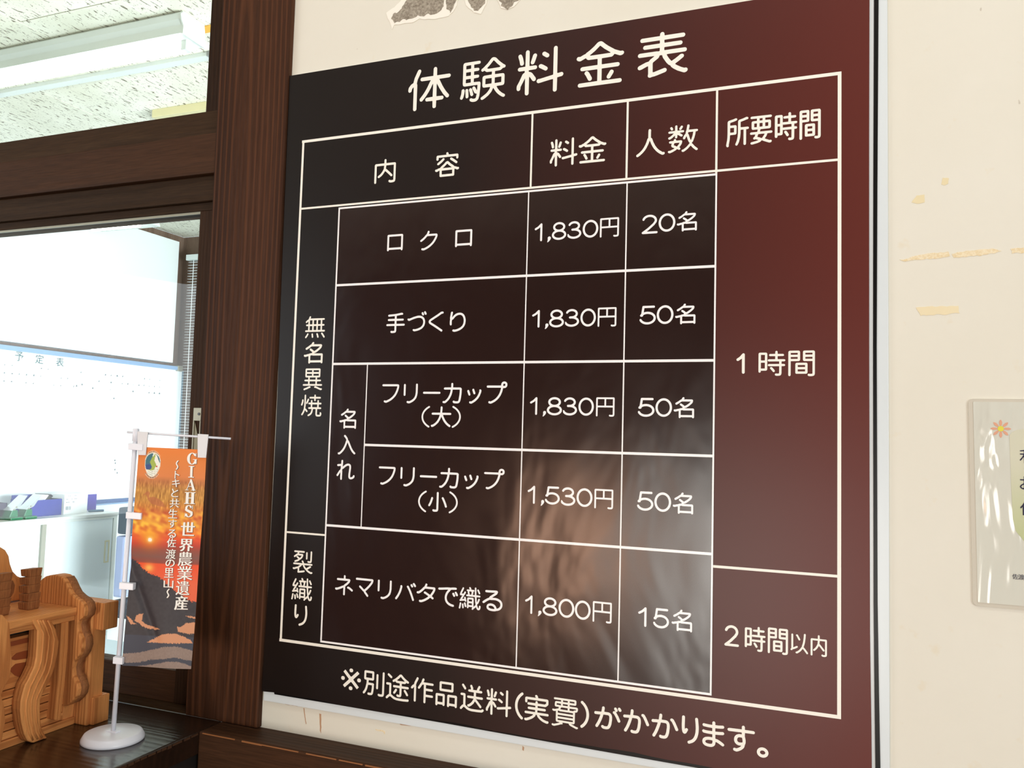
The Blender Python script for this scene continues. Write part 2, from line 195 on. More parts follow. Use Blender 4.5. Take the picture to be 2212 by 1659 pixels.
[[355,5,375,1,410,1,530,21,585,37,675,71,750,112,799,150,866,225,898,279,922,354,932,424,932,488,917,568,902,611,865,670,810,724,760,754,690,776,605,787,505,776,320,727,95,644,45,658,25,652,10,638,0,606,10,576,25,561,65,537,85,532,105,535,270,599,405,644,500,669,605,680,675,672,725,654,775,620,802,584,816,558,828,520,836,472,835,434,827,381,810,327,765,259,716,214,665,182,530,129,395,104,350,118,320,111,299,86,296,70,299,48,315,25],[810,788,835,792,852,804,863,826,863,853,850,885,820,939,795,956,770,955,755,948,742,933,735,912,736,890,777,810,790,796],[933,820,960,817,985,831,998,853,999,885,947,981,925,997,900,999,884,992,869,976,862,954,862,933,909,842]],
[[861,5,879,0,904,2,924,10,941,25,950,45,950,65,944,80,928,96,535,299,188,465,146,490,132,510,145,530,178,552,688,794,873,891,891,896,947,897,971,905,996,930,998,960,977,988,940,1000,854,998,805,981,578,862,148,660,76,620,31,587,12,558,0,520,3,485,16,455,41,425,86,394,479,204,771,55]],
[[276,5,328,1,445,20,539,42,609,65,674,89,756,129,862,205,914,262,955,325,983,405,1000,515,991,620,955,730,908,805,867,847,804,890,773,904,732,919,645,935,586,936,498,926,439,913,375,889,340,873,258,821,138,715,135,730,141,765,182,954,173,975,158,990,135,999,111,999,94,994,70,978,52,945,8,710,7,655,16,615,0,530,0,410,10,355,19,340,35,327,59,319,88,322,111,335,125,355,128,385,121,425,121,520,141,594,219,625,274,685,334,739,393,777,475,812,551,828,621,833,692,820,750,796,799,755,824,720,849,675,871,600,879,525,864,430,843,370,809,316,772,275,693,220,656,200,574,166,486,138,422,122,322,106,252,117,223,115,205,108,189,95,180,80,178,60,185,40,211,19]],
[[28,5,50,0,73,10,130,83,178,175,175,201,162,217,140,223,117,212,63,122,15,60,9,31,16,16],[957,5,980,9,995,24,1000,47,994,69,919,180,885,222,855,240,830,235,813,212,812,196,818,180,878,106,935,18],[375,10,395,10,410,19,420,37,422,58,401,191,385,210,365,215,340,201,332,186,331,170,350,37,359,21],[648,10,670,10,685,20,694,37,694,58,666,148,646,196,625,216,600,218,585,208,577,196,575,166,605,95,621,37,632,21],[22,286,45,283,945,283,980,288,995,302,1000,324,995,341,982,356,960,361,855,361,847,366,846,377,847,541,855,548,940,551,959,568,965,589,958,611,940,625,855,627,847,632,847,807,855,814,935,815,950,820,960,829,968,844,965,871,950,888,930,893,260,893,252,897,251,903,270,950,268,977,260,990,245,999,230,1000,215,993,188,956,172,897,154,876,140,847,85,820,25,762,14,743,14,727,20,711,35,699,50,695,78,706,130,755,145,757,150,743,148,632,140,627,60,625,42,611,35,589,40,568,60,551,140,548,149,541,148,366,140,361,40,361,18,356,4,340,0,318,8,297],[230,362,225,366,223,377,225,543,240,549,348,547,353,531,351,366,340,361],[430,364,426,377,426,504,430,546,556,547,560,531,559,366,545,361],[640,362,634,377,635,543,650,549,768,547,772,531,770,366,755,361],[230,628,223,642,222,812,349,812,353,796,351,632,340,627],[430,630,426,658,426,796,430,812,556,812,560,796,558,632,545,627],[640,628,634,642,634,796,638,812,768,812,772,796,770,632,755,627]],
[[279,5,300,0,320,5,338,20,350,46,360,49,890,49,902,46,917,20,940,6,970,8,990,24,998,41,1000,57,1000,399,997,424,985,446,960,462,935,467,565,468,535,471,541,481,595,493,625,505,698,549,785,611,858,673,904,720,925,751,945,818,941,854,920,880,900,889,875,893,505,895,499,901,524,937,523,968,513,984,500,994,485,999,465,999,444,989,406,948,385,898,335,878,220,797,105,733,88,720,78,694,84,663,105,644,130,639,156,647,230,687,315,741,375,786,410,798,455,794,815,794,827,792,829,787,765,722,705,674,581,595,540,583,525,585,470,632,375,693,350,701,330,697,315,687,303,668,300,647,304,632,320,611,441,528,442,518,423,487,300,465,265,447,190,437,85,411,40,418,25,412,10,399,0,373,8,342,25,325,60,310,90,309,235,343,250,338,252,46,260,22],[355,149,347,160,347,305,347,362,355,372,435,384,460,373,485,369,890,368,903,362,904,165,900,150]],
[[63,5,80,0,95,1,255,60,345,102,385,108,395,115,406,130,408,146,404,162,395,174,380,182,330,182,170,113,70,78,50,62,43,42,48,21],[914,10,970,14,990,26,998,42,999,62,991,78,977,89,920,92,670,193,625,186,610,175,600,162,596,146,599,130,609,115,620,108,670,107],[22,209,55,205,950,205,970,206,986,214,997,230,1000,250,990,271,975,282,740,285,731,287,729,292,731,407,905,411,925,423,935,444,930,470,920,481,905,488,740,490,730,494,728,501,730,585,740,589,850,592,873,606,885,627,888,653,888,940,885,966,876,982,855,996,825,1000,170,1000,145,997,130,987,117,971,112,945,112,653,115,627,127,606,150,592,260,589,270,585,272,501,270,494,260,490,100,487,79,470,74,444,85,422,105,411,269,407,271,292,269,287,260,285,25,282,6,266,0,245,5,224],[355,285,349,292,348,334,348,397,355,409,635,410,650,406,652,297,645,285],[355,490,348,501,348,548,348,580,355,588,635,589,645,588,652,580,652,501,645,490],[290,668,200,669,190,673,188,741,195,754,455,752,457,679,450,669,310,665],[670,668,540,669,535,674,534,684,537,752,795,755,810,750,812,679,805,669],[195,835,188,846,188,893,189,914,195,920,445,920,457,914,457,846,450,835],[540,835,534,846,534,893,535,914,540,920,795,921,807,919,811,914,812,846,805,835]],
[[775,6,805,0,895,0,935,7,970,28,987,56,1000,124,999,140,983,180,960,199,935,197,919,180,915,152,926,118,922,96,914,84,890,80,800,82,791,90,786,129,789,337,820,342,950,341,970,352,980,371,977,399,960,416,860,423,856,438,858,545,865,550,950,551,965,555,975,564,983,579,982,607,970,623,955,630,860,633,857,641,854,725,845,742,825,752,805,748,790,730,786,714,785,641,780,632,550,632,545,641,544,714,540,730,520,750,495,749,481,736,475,719,474,646,470,633,380,629,364,618,354,596,357,573,375,554,470,548,474,534,473,427,465,421,380,419,361,405,354,382,360,358,380,342,505,341,513,337,515,320,502,242,478,180,459,152,420,117,350,79,338,56,339,34,345,22,360,11,385,11,450,43,506,90,535,129,563,191,590,338,700,341,712,337,715,326,715,118,721,67,740,28,755,15],[52,45,70,43,85,50,115,90,161,180,197,275,216,270,266,208,280,197,295,194,310,199,320,208,327,225,324,253,305,281,260,337,225,355,217,365,216,405,229,523,228,955,220,982,200,995,173,989,164,978,158,961,158,528,141,348,113,258,88,197,30,96,29,79,34,62],[550,420,545,433,545,517,545,541,550,550,770,551,784,545,785,433,780,421],[29,489,50,492,67,511,88,573,107,657,112,697,111,747,103,764,85,776,60,772,44,753,41,702,29,635,1,545,0,523,5,508,15,496],[264,573,285,568,305,579,347,674,378,764,375,792,355,813,330,812,314,798,247,629,247,596],[648,702,660,699,675,701,694,719,698,736,699,803,705,815,915,817,930,825,939,837,943,854,940,872,928,888,910,895,705,896,699,905,695,978,681,995,665,1000,645,995,631,978,627,905,620,896,435,895,415,891,401,877,395,854,402,832,420,818,615,816,625,812,629,730,635,714]],
[[40,5,95,1,130,15,220,88,315,187,384,285,441,389,486,493,528,617,535,624,674,342,742,228,802,150,880,72,930,34,950,31,970,35,986,47,998,67,999,93,989,114,935,159,875,222,810,310,735,446,615,692,600,711,561,737,541,815,528,841,475,912,435,956,405,986,385,997,360,999,334,986,320,960,321,934,330,917,407,835,441,789,449,773,460,721,442,690,409,576,353,441,300,342,254,275,166,176,120,136,84,109,35,104,20,96,8,83,0,62,4,36,18,15]],
[[240,5,260,0,281,5,299,21,308,42,305,190,309,243,309,439,300,487,310,530,320,542,375,568,440,628,510,681,555,707,595,720,640,725,670,715,682,699,691,662,691,614,660,333,655,238,655,190,662,148,688,95,715,69,760,51,810,51,880,66,925,92,975,135,990,164,1000,212,997,233,983,254,960,265,940,264,925,256,912,243,903,227,895,197,875,180,825,157,785,152,764,159,755,180,751,238,755,317,787,598,787,662,777,725,760,762,745,783,725,800,675,823,620,827,570,820,510,798,460,769,325,664,321,709,333,767,337,953,333,969,324,985,310,995,290,1000,261,990,243,963,235,799,50,779,27,762,17,736,18,720,25,702,38,688,55,681,95,680,195,693,215,693,224,688,223,582,205,513,165,490,137,460,7,259,0,227,8,201,25,184,50,178,75,187,90,202,200,373,210,379,213,254,209,212,209,63,219,26]],
[[222,5,260,0,290,8,415,61,524,119,595,167,675,232,760,320,805,376,857,454,900,537,941,635,982,769,993,815,1000,908,993,944,982,965,970,978,955,988,925,997,890,1000,55,1000,30,994,13,980,1,955,4,924,25,898,50,890,875,890,889,888,892,882,886,831,860,738,835,664,805,593,766,516,735,467,644,356,595,310,509,243,430,194,375,166,255,115,235,116,170,132,150,127,130,111,121,93,119,77,122,57,132,41,160,20]],
[[361,5,415,1,485,17,598,55,705,104,824,185,872,230,912,275,931,305,975,414,1000,550,1000,950,990,975,963,995,938,1000,906,995,881,979,869,955,868,560,846,440,812,354,765,295,711,244,648,202,573,165,485,132,403,110,296,124,271,120,252,110,238,95,232,75,235,55,245,40,283,18],[58,380,88,383,113,395,128,415,132,435,132,935,126,955,113,970,94,980,69,985,44,982,20,970,4,950,0,930,0,430,6,410,19,396,38,385]],
[[32,46,60,0,945,1,965,34,985,158,997,324,1000,510,996,695,985,843,970,946,950,997,55,999,35,966,20,886,7,741,1,602,1,417,6,278,17,139]],
[[104,5,150,13,215,60,320,163,383,249,433,341,475,442,506,559,519,666,530,673,880,673,895,667,893,534,877,366,852,208,840,163,827,132,815,119,800,112,750,104,650,109,610,134,580,136,565,130,550,118,541,102,538,86,545,60,573,25,590,17,635,6,770,1,820,8,880,36,917,81,940,137,957,208,973,310,989,447,995,524,995,631,1000,676,996,712,976,747,950,766,900,776,542,778,538,798,541,956,535,971,520,988,490,1000,459,992,445,977,438,961,436,788,432,778,100,776,70,765,54,742,51,717,62,692,85,676,105,673,405,673,411,671,416,661,405,580,376,478,337,381,300,312,275,275,210,195,164,153,115,114,105,110,35,110,15,97,5,83,1,51,7,36,20,20,40,11]],
[[263,5,305,1,350,17,460,75,510,106,592,165,655,220,755,320,800,377,857,464,891,526,911,567,967,712,985,779,1000,861,997,887,987,918,960,950,935,962,905,963,880,952,859,929,850,898,857,851,849,810,803,676,738,542,702,485,635,399,525,294,382,196,290,151,280,149,235,160,215,160,190,152,170,134,159,113,155,93,158,67,169,46,185,29,205,17],[133,547,170,543,190,550,205,560,225,593,226,634,169,789,129,882,115,899,95,912,75,916,55,915,30,904,10,882,1,856,1,825,93,588,110,562],[482,634,520,632,540,639,555,649,575,681,577,717,486,965,474,980,455,993,435,999,410,998,385,986,366,965,357,939,358,903,441,671,460,647]],
[[173,5,216,1,256,12,306,33,416,90,527,174,617,269,686,370,732,465,756,525,782,615,798,696,808,701,883,702,908,709,953,736,985,775,999,825,998,880,984,926,943,971,903,991,853,1000,813,993,768,975,733,942,718,915,707,885,698,820,692,816,50,815,28,810,10,796,0,770,5,745,20,728,45,718,682,718,697,715,699,710,694,670,677,610,638,495,580,385,512,297,459,245,416,211,366,176,311,145,211,101,140,114,120,107,107,95,97,65,105,39,130,17],[808,800,802,805,798,825,804,865,814,885,828,896,853,901,873,898,888,889,898,875,903,855,900,830,893,815,863,798]],
[[881,1,930,2,980,16,999,36,987,61,954,76,765,121,612,169,515,206,400,261,307,320,239,385,202,450,194,510,206,560,243,620,307,680,400,740,515,794,612,831,765,879,954,924,987,939,1000,959,988,979,954,994,907,1000,860,996,762,974,561,919,393,859,254,794,136,720,62,650,24,595,0,515,9,440,54,360,136,280,236,216,388,143,541,87,742,31]],
[[31,5,50,0,85,1,125,14,230,84,331,178,375,231,433,323,481,430,510,508,576,371,616,301,656,242,710,175,784,102,860,43,915,10,935,9,956,16,970,31,977,48,978,70,970,88,955,104,883,151,837,188,790,234,747,285,695,360,661,420,619,511,591,586,610,590,960,591,980,600,995,619,1000,646,993,667,975,686,955,692,550,694,546,705,558,909,556,963,545,985,525,998,505,1000,485,992,473,979,464,958,454,748,449,699,445,694,65,692,42,683,25,662,21,640,26,619,40,601,60,591,410,590,425,588,427,581,390,467,358,393,314,317,269,258,200,189,130,137,75,104,35,104,10,86,1,65,1,43,12,22]],
[[72,1,114,1,148,7,320,48,434,80,605,141,745,206,863,280,938,350,987,430,1000,490,989,565,942,645,863,719,754,789,605,859,436,919,240,972,137,995,91,1000,45,994,11,979,0,959,13,939,45,924,240,878,397,829,491,793,605,739,699,680,767,615,805,550,813,490,800,440,763,380,699,320,605,261,491,207,397,171,240,122,45,76,13,61,1,46,6,26,34,9]],
[[293,5,320,0,405,0,480,14,500,24,520,46,532,68,539,95,545,158,545,948,533,980,520,992,505,999,485,999,465,991,450,974,443,948,443,169,438,121,430,113,400,108,335,108,280,124,250,112,233,84,232,63,237,47,255,26],[925,242,945,238,970,243,989,258,999,279,998,306,966,400,942,464,875,611,818,717,804,738,785,750,765,754,745,751,726,738,716,722,712,701,716,680,773,580,820,479,868,364,899,269,910,253],[33,258,65,257,80,264,95,280,142,358,190,469,215,537,251,669,250,690,244,706,220,729,205,733,185,731,169,722,155,705,127,606,84,485,53,416,5,332,0,311,3,290,15,271]],
[[817,5,886,1,943,10,983,30,1000,60,999,945,988,965,965,981,921,995,875,1000,830,997,785,987,418,830,50,740,13,720,0,695,12,670,56,647,112,637,168,638,572,734,707,790,729,795,737,765,738,55,762,25]],
[[41,3,64,0,108,5,232,41,356,93,499,169,598,233,695,307,777,380,846,454,927,513,960,552,980,596,998,709,998,782,980,831,935,885,880,924,815,956,718,984,638,996,559,1000,479,995,391,980,311,956,250,926,192,885,156,846,129,787,111,635,121,581,154,522,144,440,108,321,17,111,0,52,6,22,20,10]],
[[409,5,534,1,630,10,732,32,810,61,888,105,942,153,974,195,997,255,1000,290,995,330,982,365,954,410,924,442,891,470,798,521,791,530,863,590,894,630,911,665,920,700,923,735,914,785,899,820,852,880,810,914,774,936,690,971,576,996,498,1000,444,998,372,987,318,974,252,949,210,927,159,890,129,860,99,815,83,775,77,730,82,685,98,645,127,600,157,570,208,530,199,520,124,480,62,430,19,370,1,310,1,265,20,205,59,150,98,115,162,75,240,41,330,17],[462,120,372,130,294,151,222,184,174,221,146,265,144,305,168,349,216,389,288,424,366,445,450,456,540,457,642,443,714,423,780,391,831,350,854,310,857,290,853,265,829,225,780,185,717,155,642,133,564,121],[450,580,384,591,324,612,274,640,240,674,222,710,221,745,236,780,270,815,318,844,372,864,432,877,498,881,564,877,636,862,690,840,736,810,769,770,780,730,767,685,732,646,678,613,612,590,528,578]],
[[374,5,491,0,588,7,704,29,795,60,874,101,940,156,982,215,998,270,1000,305,993,340,974,385,953,417,926,445,880,481,777,535,774,540,848,605,874,640,890,675,900,715,900,750,891,790,871,830,825,885,782,918,746,939,655,975,552,995,479,1000,400,996,315,982,242,960,179,930,127,895,83,850,62,810,66,784,85,760,115,746,151,745,185,760,218,798,245,820,309,852,400,874,455,879,509,878,594,864,667,837,720,800,748,760,753,725,740,690,710,656,667,629,606,606,540,592,321,583,303,575,285,560,276,545,273,525,278,505,288,490,321,470,345,466,509,465,606,454,710,426,783,390,816,365,837,340,850,315,853,290,847,265,833,240,781,195,697,156,600,132,491,121,382,126,278,145,187,179,133,215,87,270,60,288,17,292,5,280,0,235,5,165,17,140,48,115,115,74,193,42,278,19]],
[[432,5,533,1,628,17,672,31,733,58,817,113,884,179,936,255,956,295,980,360,998,455,998,545,980,640,956,705,936,745,884,821,819,885,739,939,695,960,633,982,539,999,444,997,355,979,272,945,193,895,158,865,112,815,58,735,23,650,3,560,2,460,21,355,56,270,103,195,163,130,239,74,322,33,367,18],[450,124,378,143,316,172,258,215,213,265,177,320,150,390,135,475,136,545,151,615,178,680,216,740,264,790,329,835,394,863,461,877,528,878,600,865,671,835,728,797,778,747,817,689,850,610,864,535,864,465,852,395,822,320,778,253,728,203,667,163,589,132,522,121]],
[[41,5,55,6,73,15,85,30,89,45,90,465,92,475,106,478,906,476,910,470,911,430,911,125,906,100,896,94,800,89,760,101,740,101,725,94,711,80,706,50,714,31,727,20,757,5,780,0,855,0,921,7,946,15,975,35,992,70,1000,120,1000,940,995,965,981,985,961,997,936,1000,70,1000,40,996,16,980,4,960,0,935,0,50,3,35,11,20,25,9],[96,568,90,575,89,590,89,895,95,910,448,910,453,895,453,585,450,570,433,567],[548,568,543,575,542,615,542,895,548,910,906,910,911,895,911,585,908,570,891,567]],
[[42,5,78,0,927,0,963,7,988,25,999,50,995,80,975,102,945,114,343,116,311,120,461,210,802,455,918,585,936,625,947,670,946,725,934,770,911,815,880,855,837,894,788,926,704,964,602,990,499,1000,397,995,298,975,210,943,132,896,72,839,36,780,33,745,44,725,60,712,84,703,108,701,132,708,152,720,188,775,225,810,265,835,313,856,379,874,445,883,517,883,590,874,680,845,718,825,752,801,777,775,797,745,806,720,809,690,795,640,700,535,373,300,18,96,2,70,2,45,17,20]],
[[397,5,516,1,641,16,737,44,840,93,912,150,948,190,970,225,996,295,999,365,993,400,974,450,953,485,925,520,879,561,840,589,800,612,735,640,635,668,505,682,374,675,254,650,251,665,287,875,293,880,306,881,885,882,908,889,923,900,934,915,941,935,932,970,902,994,868,1000,226,1000,191,990,167,965,98,575,41,520,27,495,29,465,46,440,62,430,84,423,170,425,192,435,208,450,228,505,289,532,351,550,402,558,471,563,539,561,652,540,709,520,757,495,793,470,824,440,848,405,862,370,864,330,852,285,826,245,789,209,737,177,681,152,612,132,544,122,425,122,363,131,300,147,238,172,187,202,149,235,113,282,96,295,79,302,56,304,33,299,16,290,5,277,1,260,5,212,44,160,96,114,168,70,243,38,329,15]],
[[905,5,940,1,985,20,1000,47,998,63,990,79,965,91,925,84,865,105,785,148,754,169,746,180,905,275,915,285,920,301,919,317,910,333,890,345,860,342,685,239,665,246,635,280,593,338,588,359,592,365,605,366,955,367,975,377,987,402,984,423,965,441,945,445,565,446,557,454,543,502,530,523,505,556,480,565,465,563,452,555,440,528,444,507,476,465,480,449,475,442,430,438,395,445,55,445,35,439,21,423,17,402,22,386,35,372,50,367,345,366,360,365,364,359,291,312,260,280,190,266,75,226,29,232,11,222,2,206,1,185,15,163,35,151,70,142,112,153,225,193,251,195,255,185,255,84,248,42,255,24,270,12,310,9,355,14,510,40,580,55,599,63,608,74,614,90,611,111,599,127,580,134,345,92,335,93,330,100,330,227,334,243,425,306,455,359,495,362,505,360,509,354,523,306,578,227,625,177,665,158,695,115,800,47],[90,470,120,466,190,490,247,513,305,544,320,558,340,586,383,602,425,639,462,682,492,729,506,793,501,819,490,836,475,846,455,849,295,851,292,862,305,900,320,904,550,906,565,915,576,936,575,957,565,972,545,982,515,983,80,983,54,973,44,957,43,936,50,920,65,908,210,904,221,899,209,856,157,830,42,745,35,729,34,714,40,698,55,685,70,681,90,684,180,742,205,766,230,776,265,771,410,771,422,766,416,751,379,703,350,675,330,668,225,742,200,746,180,740,168,714,169,698,175,684,252,629,260,613,220,589,101,544,85,535,73,518,71,502,76,486],[769,481,840,478,885,484,920,501,935,528,946,602,946,957,939,983,920,998,905,1000,890,995,878,983,872,967,871,613,867,571,860,562,840,558,795,557,765,565,741,555,730,534,731,513,747,491],[672,624,690,621,705,626,718,640,724,661,723,914,714,936,690,948,675,946,660,937,649,909,650,655,658,634]],
[[18,5,40,0,60,11,72,33,85,88,109,242,100,268,80,281,55,276,39,253,16,110,0,44,4,22],[623,5,640,6,659,16,675,33,695,66,725,81,785,138,793,132,827,60,845,39,865,24,895,14,925,19,956,33,975,59,990,104,1000,160,998,187,985,210,965,221,945,217,935,209,926,193,924,143,916,110,906,99,895,100,878,121,853,187,841,209,842,270,875,290,890,309,932,402,953,463,955,485,945,507,930,518,910,518,895,509,884,491,846,391,835,368,825,359,819,375,807,491,803,573,815,579,955,582,972,595,979,623,970,646,950,658,797,662,790,739,785,965,775,989,755,1000,729,993,720,982,715,965,714,860,722,695,722,667,715,659,645,659,635,661,633,667,634,689,653,755,644,800,675,809,688,822,695,844,689,866,679,877,665,883,570,884,560,888,545,942,521,982,510,991,480,994,465,984,457,971,456,943,482,899,480,886,370,882,353,871,343,849,345,831,355,815,396,800,388,766,409,678,405,661,355,657,335,645,327,629,327,612,333,595,345,584,365,579,715,579,725,576,729,568,752,325,768,281,767,226,760,216,735,202,685,151,680,150,674,160,674,480,670,499,660,516,645,527,625,533,425,533,395,521,384,507,377,491,376,99,381,71,390,60,405,53,430,58,445,77,449,115,455,120,600,120,608,115,620,93,598,60,596,33,605,16],[184,27,205,28,222,44,228,60,228,93,213,209,200,233,175,243,160,239,150,230,142,215,140,198,158,55,167,38],[300,93,320,92,335,100,347,121,347,143,306,275,285,296,265,299,251,292,241,281,236,264,236,248,276,121,285,104],[450,203,447,270,449,281,455,284,585,285,600,281,602,215,600,204,595,201,465,200],[294,331,310,329,325,336,337,353,340,369,321,435,308,513,290,540,265,545,242,529,235,507,243,469,240,452,155,436,146,441,211,546,228,601,251,623,270,649,306,722,311,744,307,761,295,777,280,783,265,782,245,765,200,681,185,676,121,678,120,689,199,855,219,910,219,926,210,945,195,955,175,955,160,946,150,932,55,726,33,640,38,617,55,600,85,593,140,596,145,595,146,584,79,480,60,424,30,397,26,369,40,345,65,337,95,349,255,372,265,367,278,342],[450,368,447,435,452,452,590,454,602,446,602,375,595,365,465,364],[485,661,478,711,456,800,465,804,530,806,565,802,575,755,555,662],[916,722,935,718,955,728,967,750,965,772,895,910,875,925,850,924,829,904,827,877,900,739]],
[[405,5,428,0,455,2,606,43,680,70,739,100,806,145,861,195,905,250,940,310,968,380,987,455,998,535,1000,625,989,740,952,940,936,964,909,978,874,982,846,975,823,960,810,935,849,695,855,580,838,445,803,345,777,300,741,255,702,220,654,186,579,150,407,101,380,86,365,65,365,40,380,19],[123,345,160,341,187,344,215,352,242,368,278,400,337,470,350,500,344,520,325,540,297,551,270,552,242,546,223,535,173,480,166,478,162,485,150,545,145,640,156,955,146,975,132,987,112,996,84,1000,57,996,36,986,20,970,13,955,1,715,2,580,14,480,35,420,74,370,98,354]],
[[491,5,515,0,535,6,551,21,560,41,561,276,566,313,565,433,568,443,684,537,796,647,814,678,837,762,833,782,822,798,803,814,780,824,570,829,566,840,563,965,545,990,520,1000,490,992,478,981,470,965,467,840,463,829,125,826,100,814,87,793,85,767,93,746,110,731,130,724,705,724,718,720,715,709,626,621,503,527,470,481,390,460,255,397,130,353,85,341,55,349,30,344,7,323,0,297,7,271,26,250,65,236,95,234,220,272,325,314,430,364,462,370,467,349,462,281,463,47,472,21],[939,229,955,228,975,235,988,245,997,261,1000,276,997,297,975,325,865,396,770,448,745,453,715,452,697,443,682,428,674,407,674,386,680,370,695,355,710,348,750,343,855,281,916,240]],
[[668,5,700,1,725,16,739,45,737,79,721,108,585,273,575,302,588,319,670,395,790,530,880,649,956,763,977,809,999,906,998,934,984,968,955,994,920,1000,55,1000,35,997,20,988,3,963,1,928,16,900,45,884,870,884,885,878,883,860,870,829,740,642,602,484,500,390,470,399,360,510,275,582,250,589,230,584,213,569,202,547,201,518,215,490,321,393,415,298,470,270,499,205,654,17]],
[[26,6,55,1,70,9,85,25,151,142,194,232,258,394,283,478,337,717,337,743,329,775,318,795,300,810,280,814,265,809,242,782,238,762,241,717,236,691,200,536,162,413,121,310,72,206,5,90,0,64,3,38,12,19],[863,13,890,11,910,25,922,51,923,84,822,394,737,607,652,788,637,807,620,817,595,818,580,812,568,801,558,782,555,756,559,736,589,691,671,510,768,252,833,51,847,25],[813,743,835,748,853,769,861,795,859,820,846,853,810,911,790,924,765,922,750,911,738,891,734,866,738,840,782,762,795,749],[934,782,960,776,985,791,999,820,996,859,966,917,925,982,900,999,870,996,855,983,845,963,842,943,845,918,916,801]],
[[185,5,230,0,275,3,360,36,436,71,513,115,612,181,662,219,730,283,765,268,850,213,880,212,902,225,913,241,918,258,917,280,911,296,895,313,825,362,819,373,928,543,982,653,993,697,1000,757,995,790,981,817,960,832,930,839,535,841,531,850,562,916,562,954,551,976,535,991,515,999,495,998,475,987,463,971,454,932,433,894,419,845,375,813,271,697,171,609,100,558,40,553,15,538,3,516,0,494,6,472,20,454,50,442,120,444,185,482,280,557,380,653,450,730,875,727,885,726,890,719,873,669,835,596,775,499,725,433,700,443,470,577,435,580,405,564,390,543,385,521,390,497,404,477,420,467,450,460,485,442,627,357,635,346,589,302,520,251,420,190,355,157,250,114,185,121,160,112,147,99,139,82,139,49,155,22]],
[[726,6,775,1,800,12,812,29,818,46,817,69,811,86,800,101,785,110,685,131,590,173,549,201,500,251,471,299,447,374,439,437,443,488,453,546,494,655,542,730,604,799,630,854,655,865,710,876,905,891,925,907,935,931,934,960,923,983,895,999,815,1000,695,989,610,970,575,979,550,975,475,974,125,929,45,923,15,908,1,879,2,850,20,822,45,811,140,817,485,861,508,856,454,787,411,718,392,678,361,592,346,511,340,437,355,322,382,247,400,213,424,178,475,122,540,73,605,41,635,28],[800,523,825,521,850,537,863,563,862,598,805,707,780,727,755,728,736,718,722,701,716,678,717,655,770,550,785,532],[936,569,960,567,985,582,999,609,998,644,983,678,925,776,900,794,870,792,855,782,843,764,839,747,840,724,910,591]],
[[437,5,535,0,625,6,665,14,700,32,760,41,805,53,870,90,925,137,958,180,988,243,999,302,1000,360,987,434,958,492,927,529,895,558,810,607,765,623,700,639,660,645,535,645,495,641,481,645,500,664,695,806,715,824,730,846,760,915,763,942,750,972,715,995,685,1000,575,1000,290,986,175,985,146,973,129,947,127,926,135,903,150,887,170,879,300,878,580,892,618,889,598,868,370,701,358,688,330,636,215,577,115,510,20,437,5,418,0,397,5,370,20,352,50,341,80,349,165,414,265,481,365,531,440,528,540,537,655,537,740,517,788,497,839,466,873,429,892,386,898,354,897,312,888,275,867,233,840,201,805,175,765,154,730,145,711,148,697,201,660,264,610,311,553,344,515,355,420,366,345,355,300,336,265,313,234,275,210,201,211,169,233,106,265,71,310,39,355,20],[490,111,445,113,395,123,360,136,335,150,321,164,316,180,315,196,325,222,345,237,370,248,430,257,495,248,545,226,574,201,585,186,605,148,609,116,540,108]],
[[770,5,846,0,922,10,979,35,1000,65,999,940,979,965,947,982,896,995,833,1000,770,995,713,980,378,826,55,740,12,716,0,690,19,660,63,639,126,627,202,626,265,637,593,723,644,740,658,740,665,65,694,29,727,15]],
[[654,5,715,0,785,7,820,18,847,46,862,112,863,378,870,385,967,388,987,403,996,429,988,455,965,472,865,477,862,490,862,567,870,575,970,578,991,592,1000,618,998,633,990,648,965,664,730,665,717,669,715,771,720,786,920,789,935,796,945,807,952,822,952,838,939,863,915,875,720,877,715,889,712,970,695,992,670,1000,645,991,630,970,624,879,430,875,407,863,394,838,395,822,401,807,415,793,430,788,615,787,625,783,625,669,610,665,385,664,360,653,350,638,346,623,348,608,356,592,370,581,385,576,670,577,760,576,772,572,774,485,766,475,390,474,365,463,352,439,352,419,359,403,375,390,390,386,770,383,774,368,774,138,770,102,760,94,710,89,655,97,630,87,617,66,616,41,630,19],[25,133,50,129,75,142,86,163,88,199,95,206,280,208,310,222,325,245,330,276,330,873,320,909,295,930,265,934,50,933,25,924,4,899,0,868,0,174,8,148],[554,153,580,150,605,166,615,189,609,220,552,296,510,341,480,354,455,348,442,337,435,322,437,291,498,220,535,169],[90,300,90,526,115,530,225,530,240,526,240,300,215,296,100,296],[90,623,90,841,105,845,238,843,242,827,240,623,220,619,105,619]],
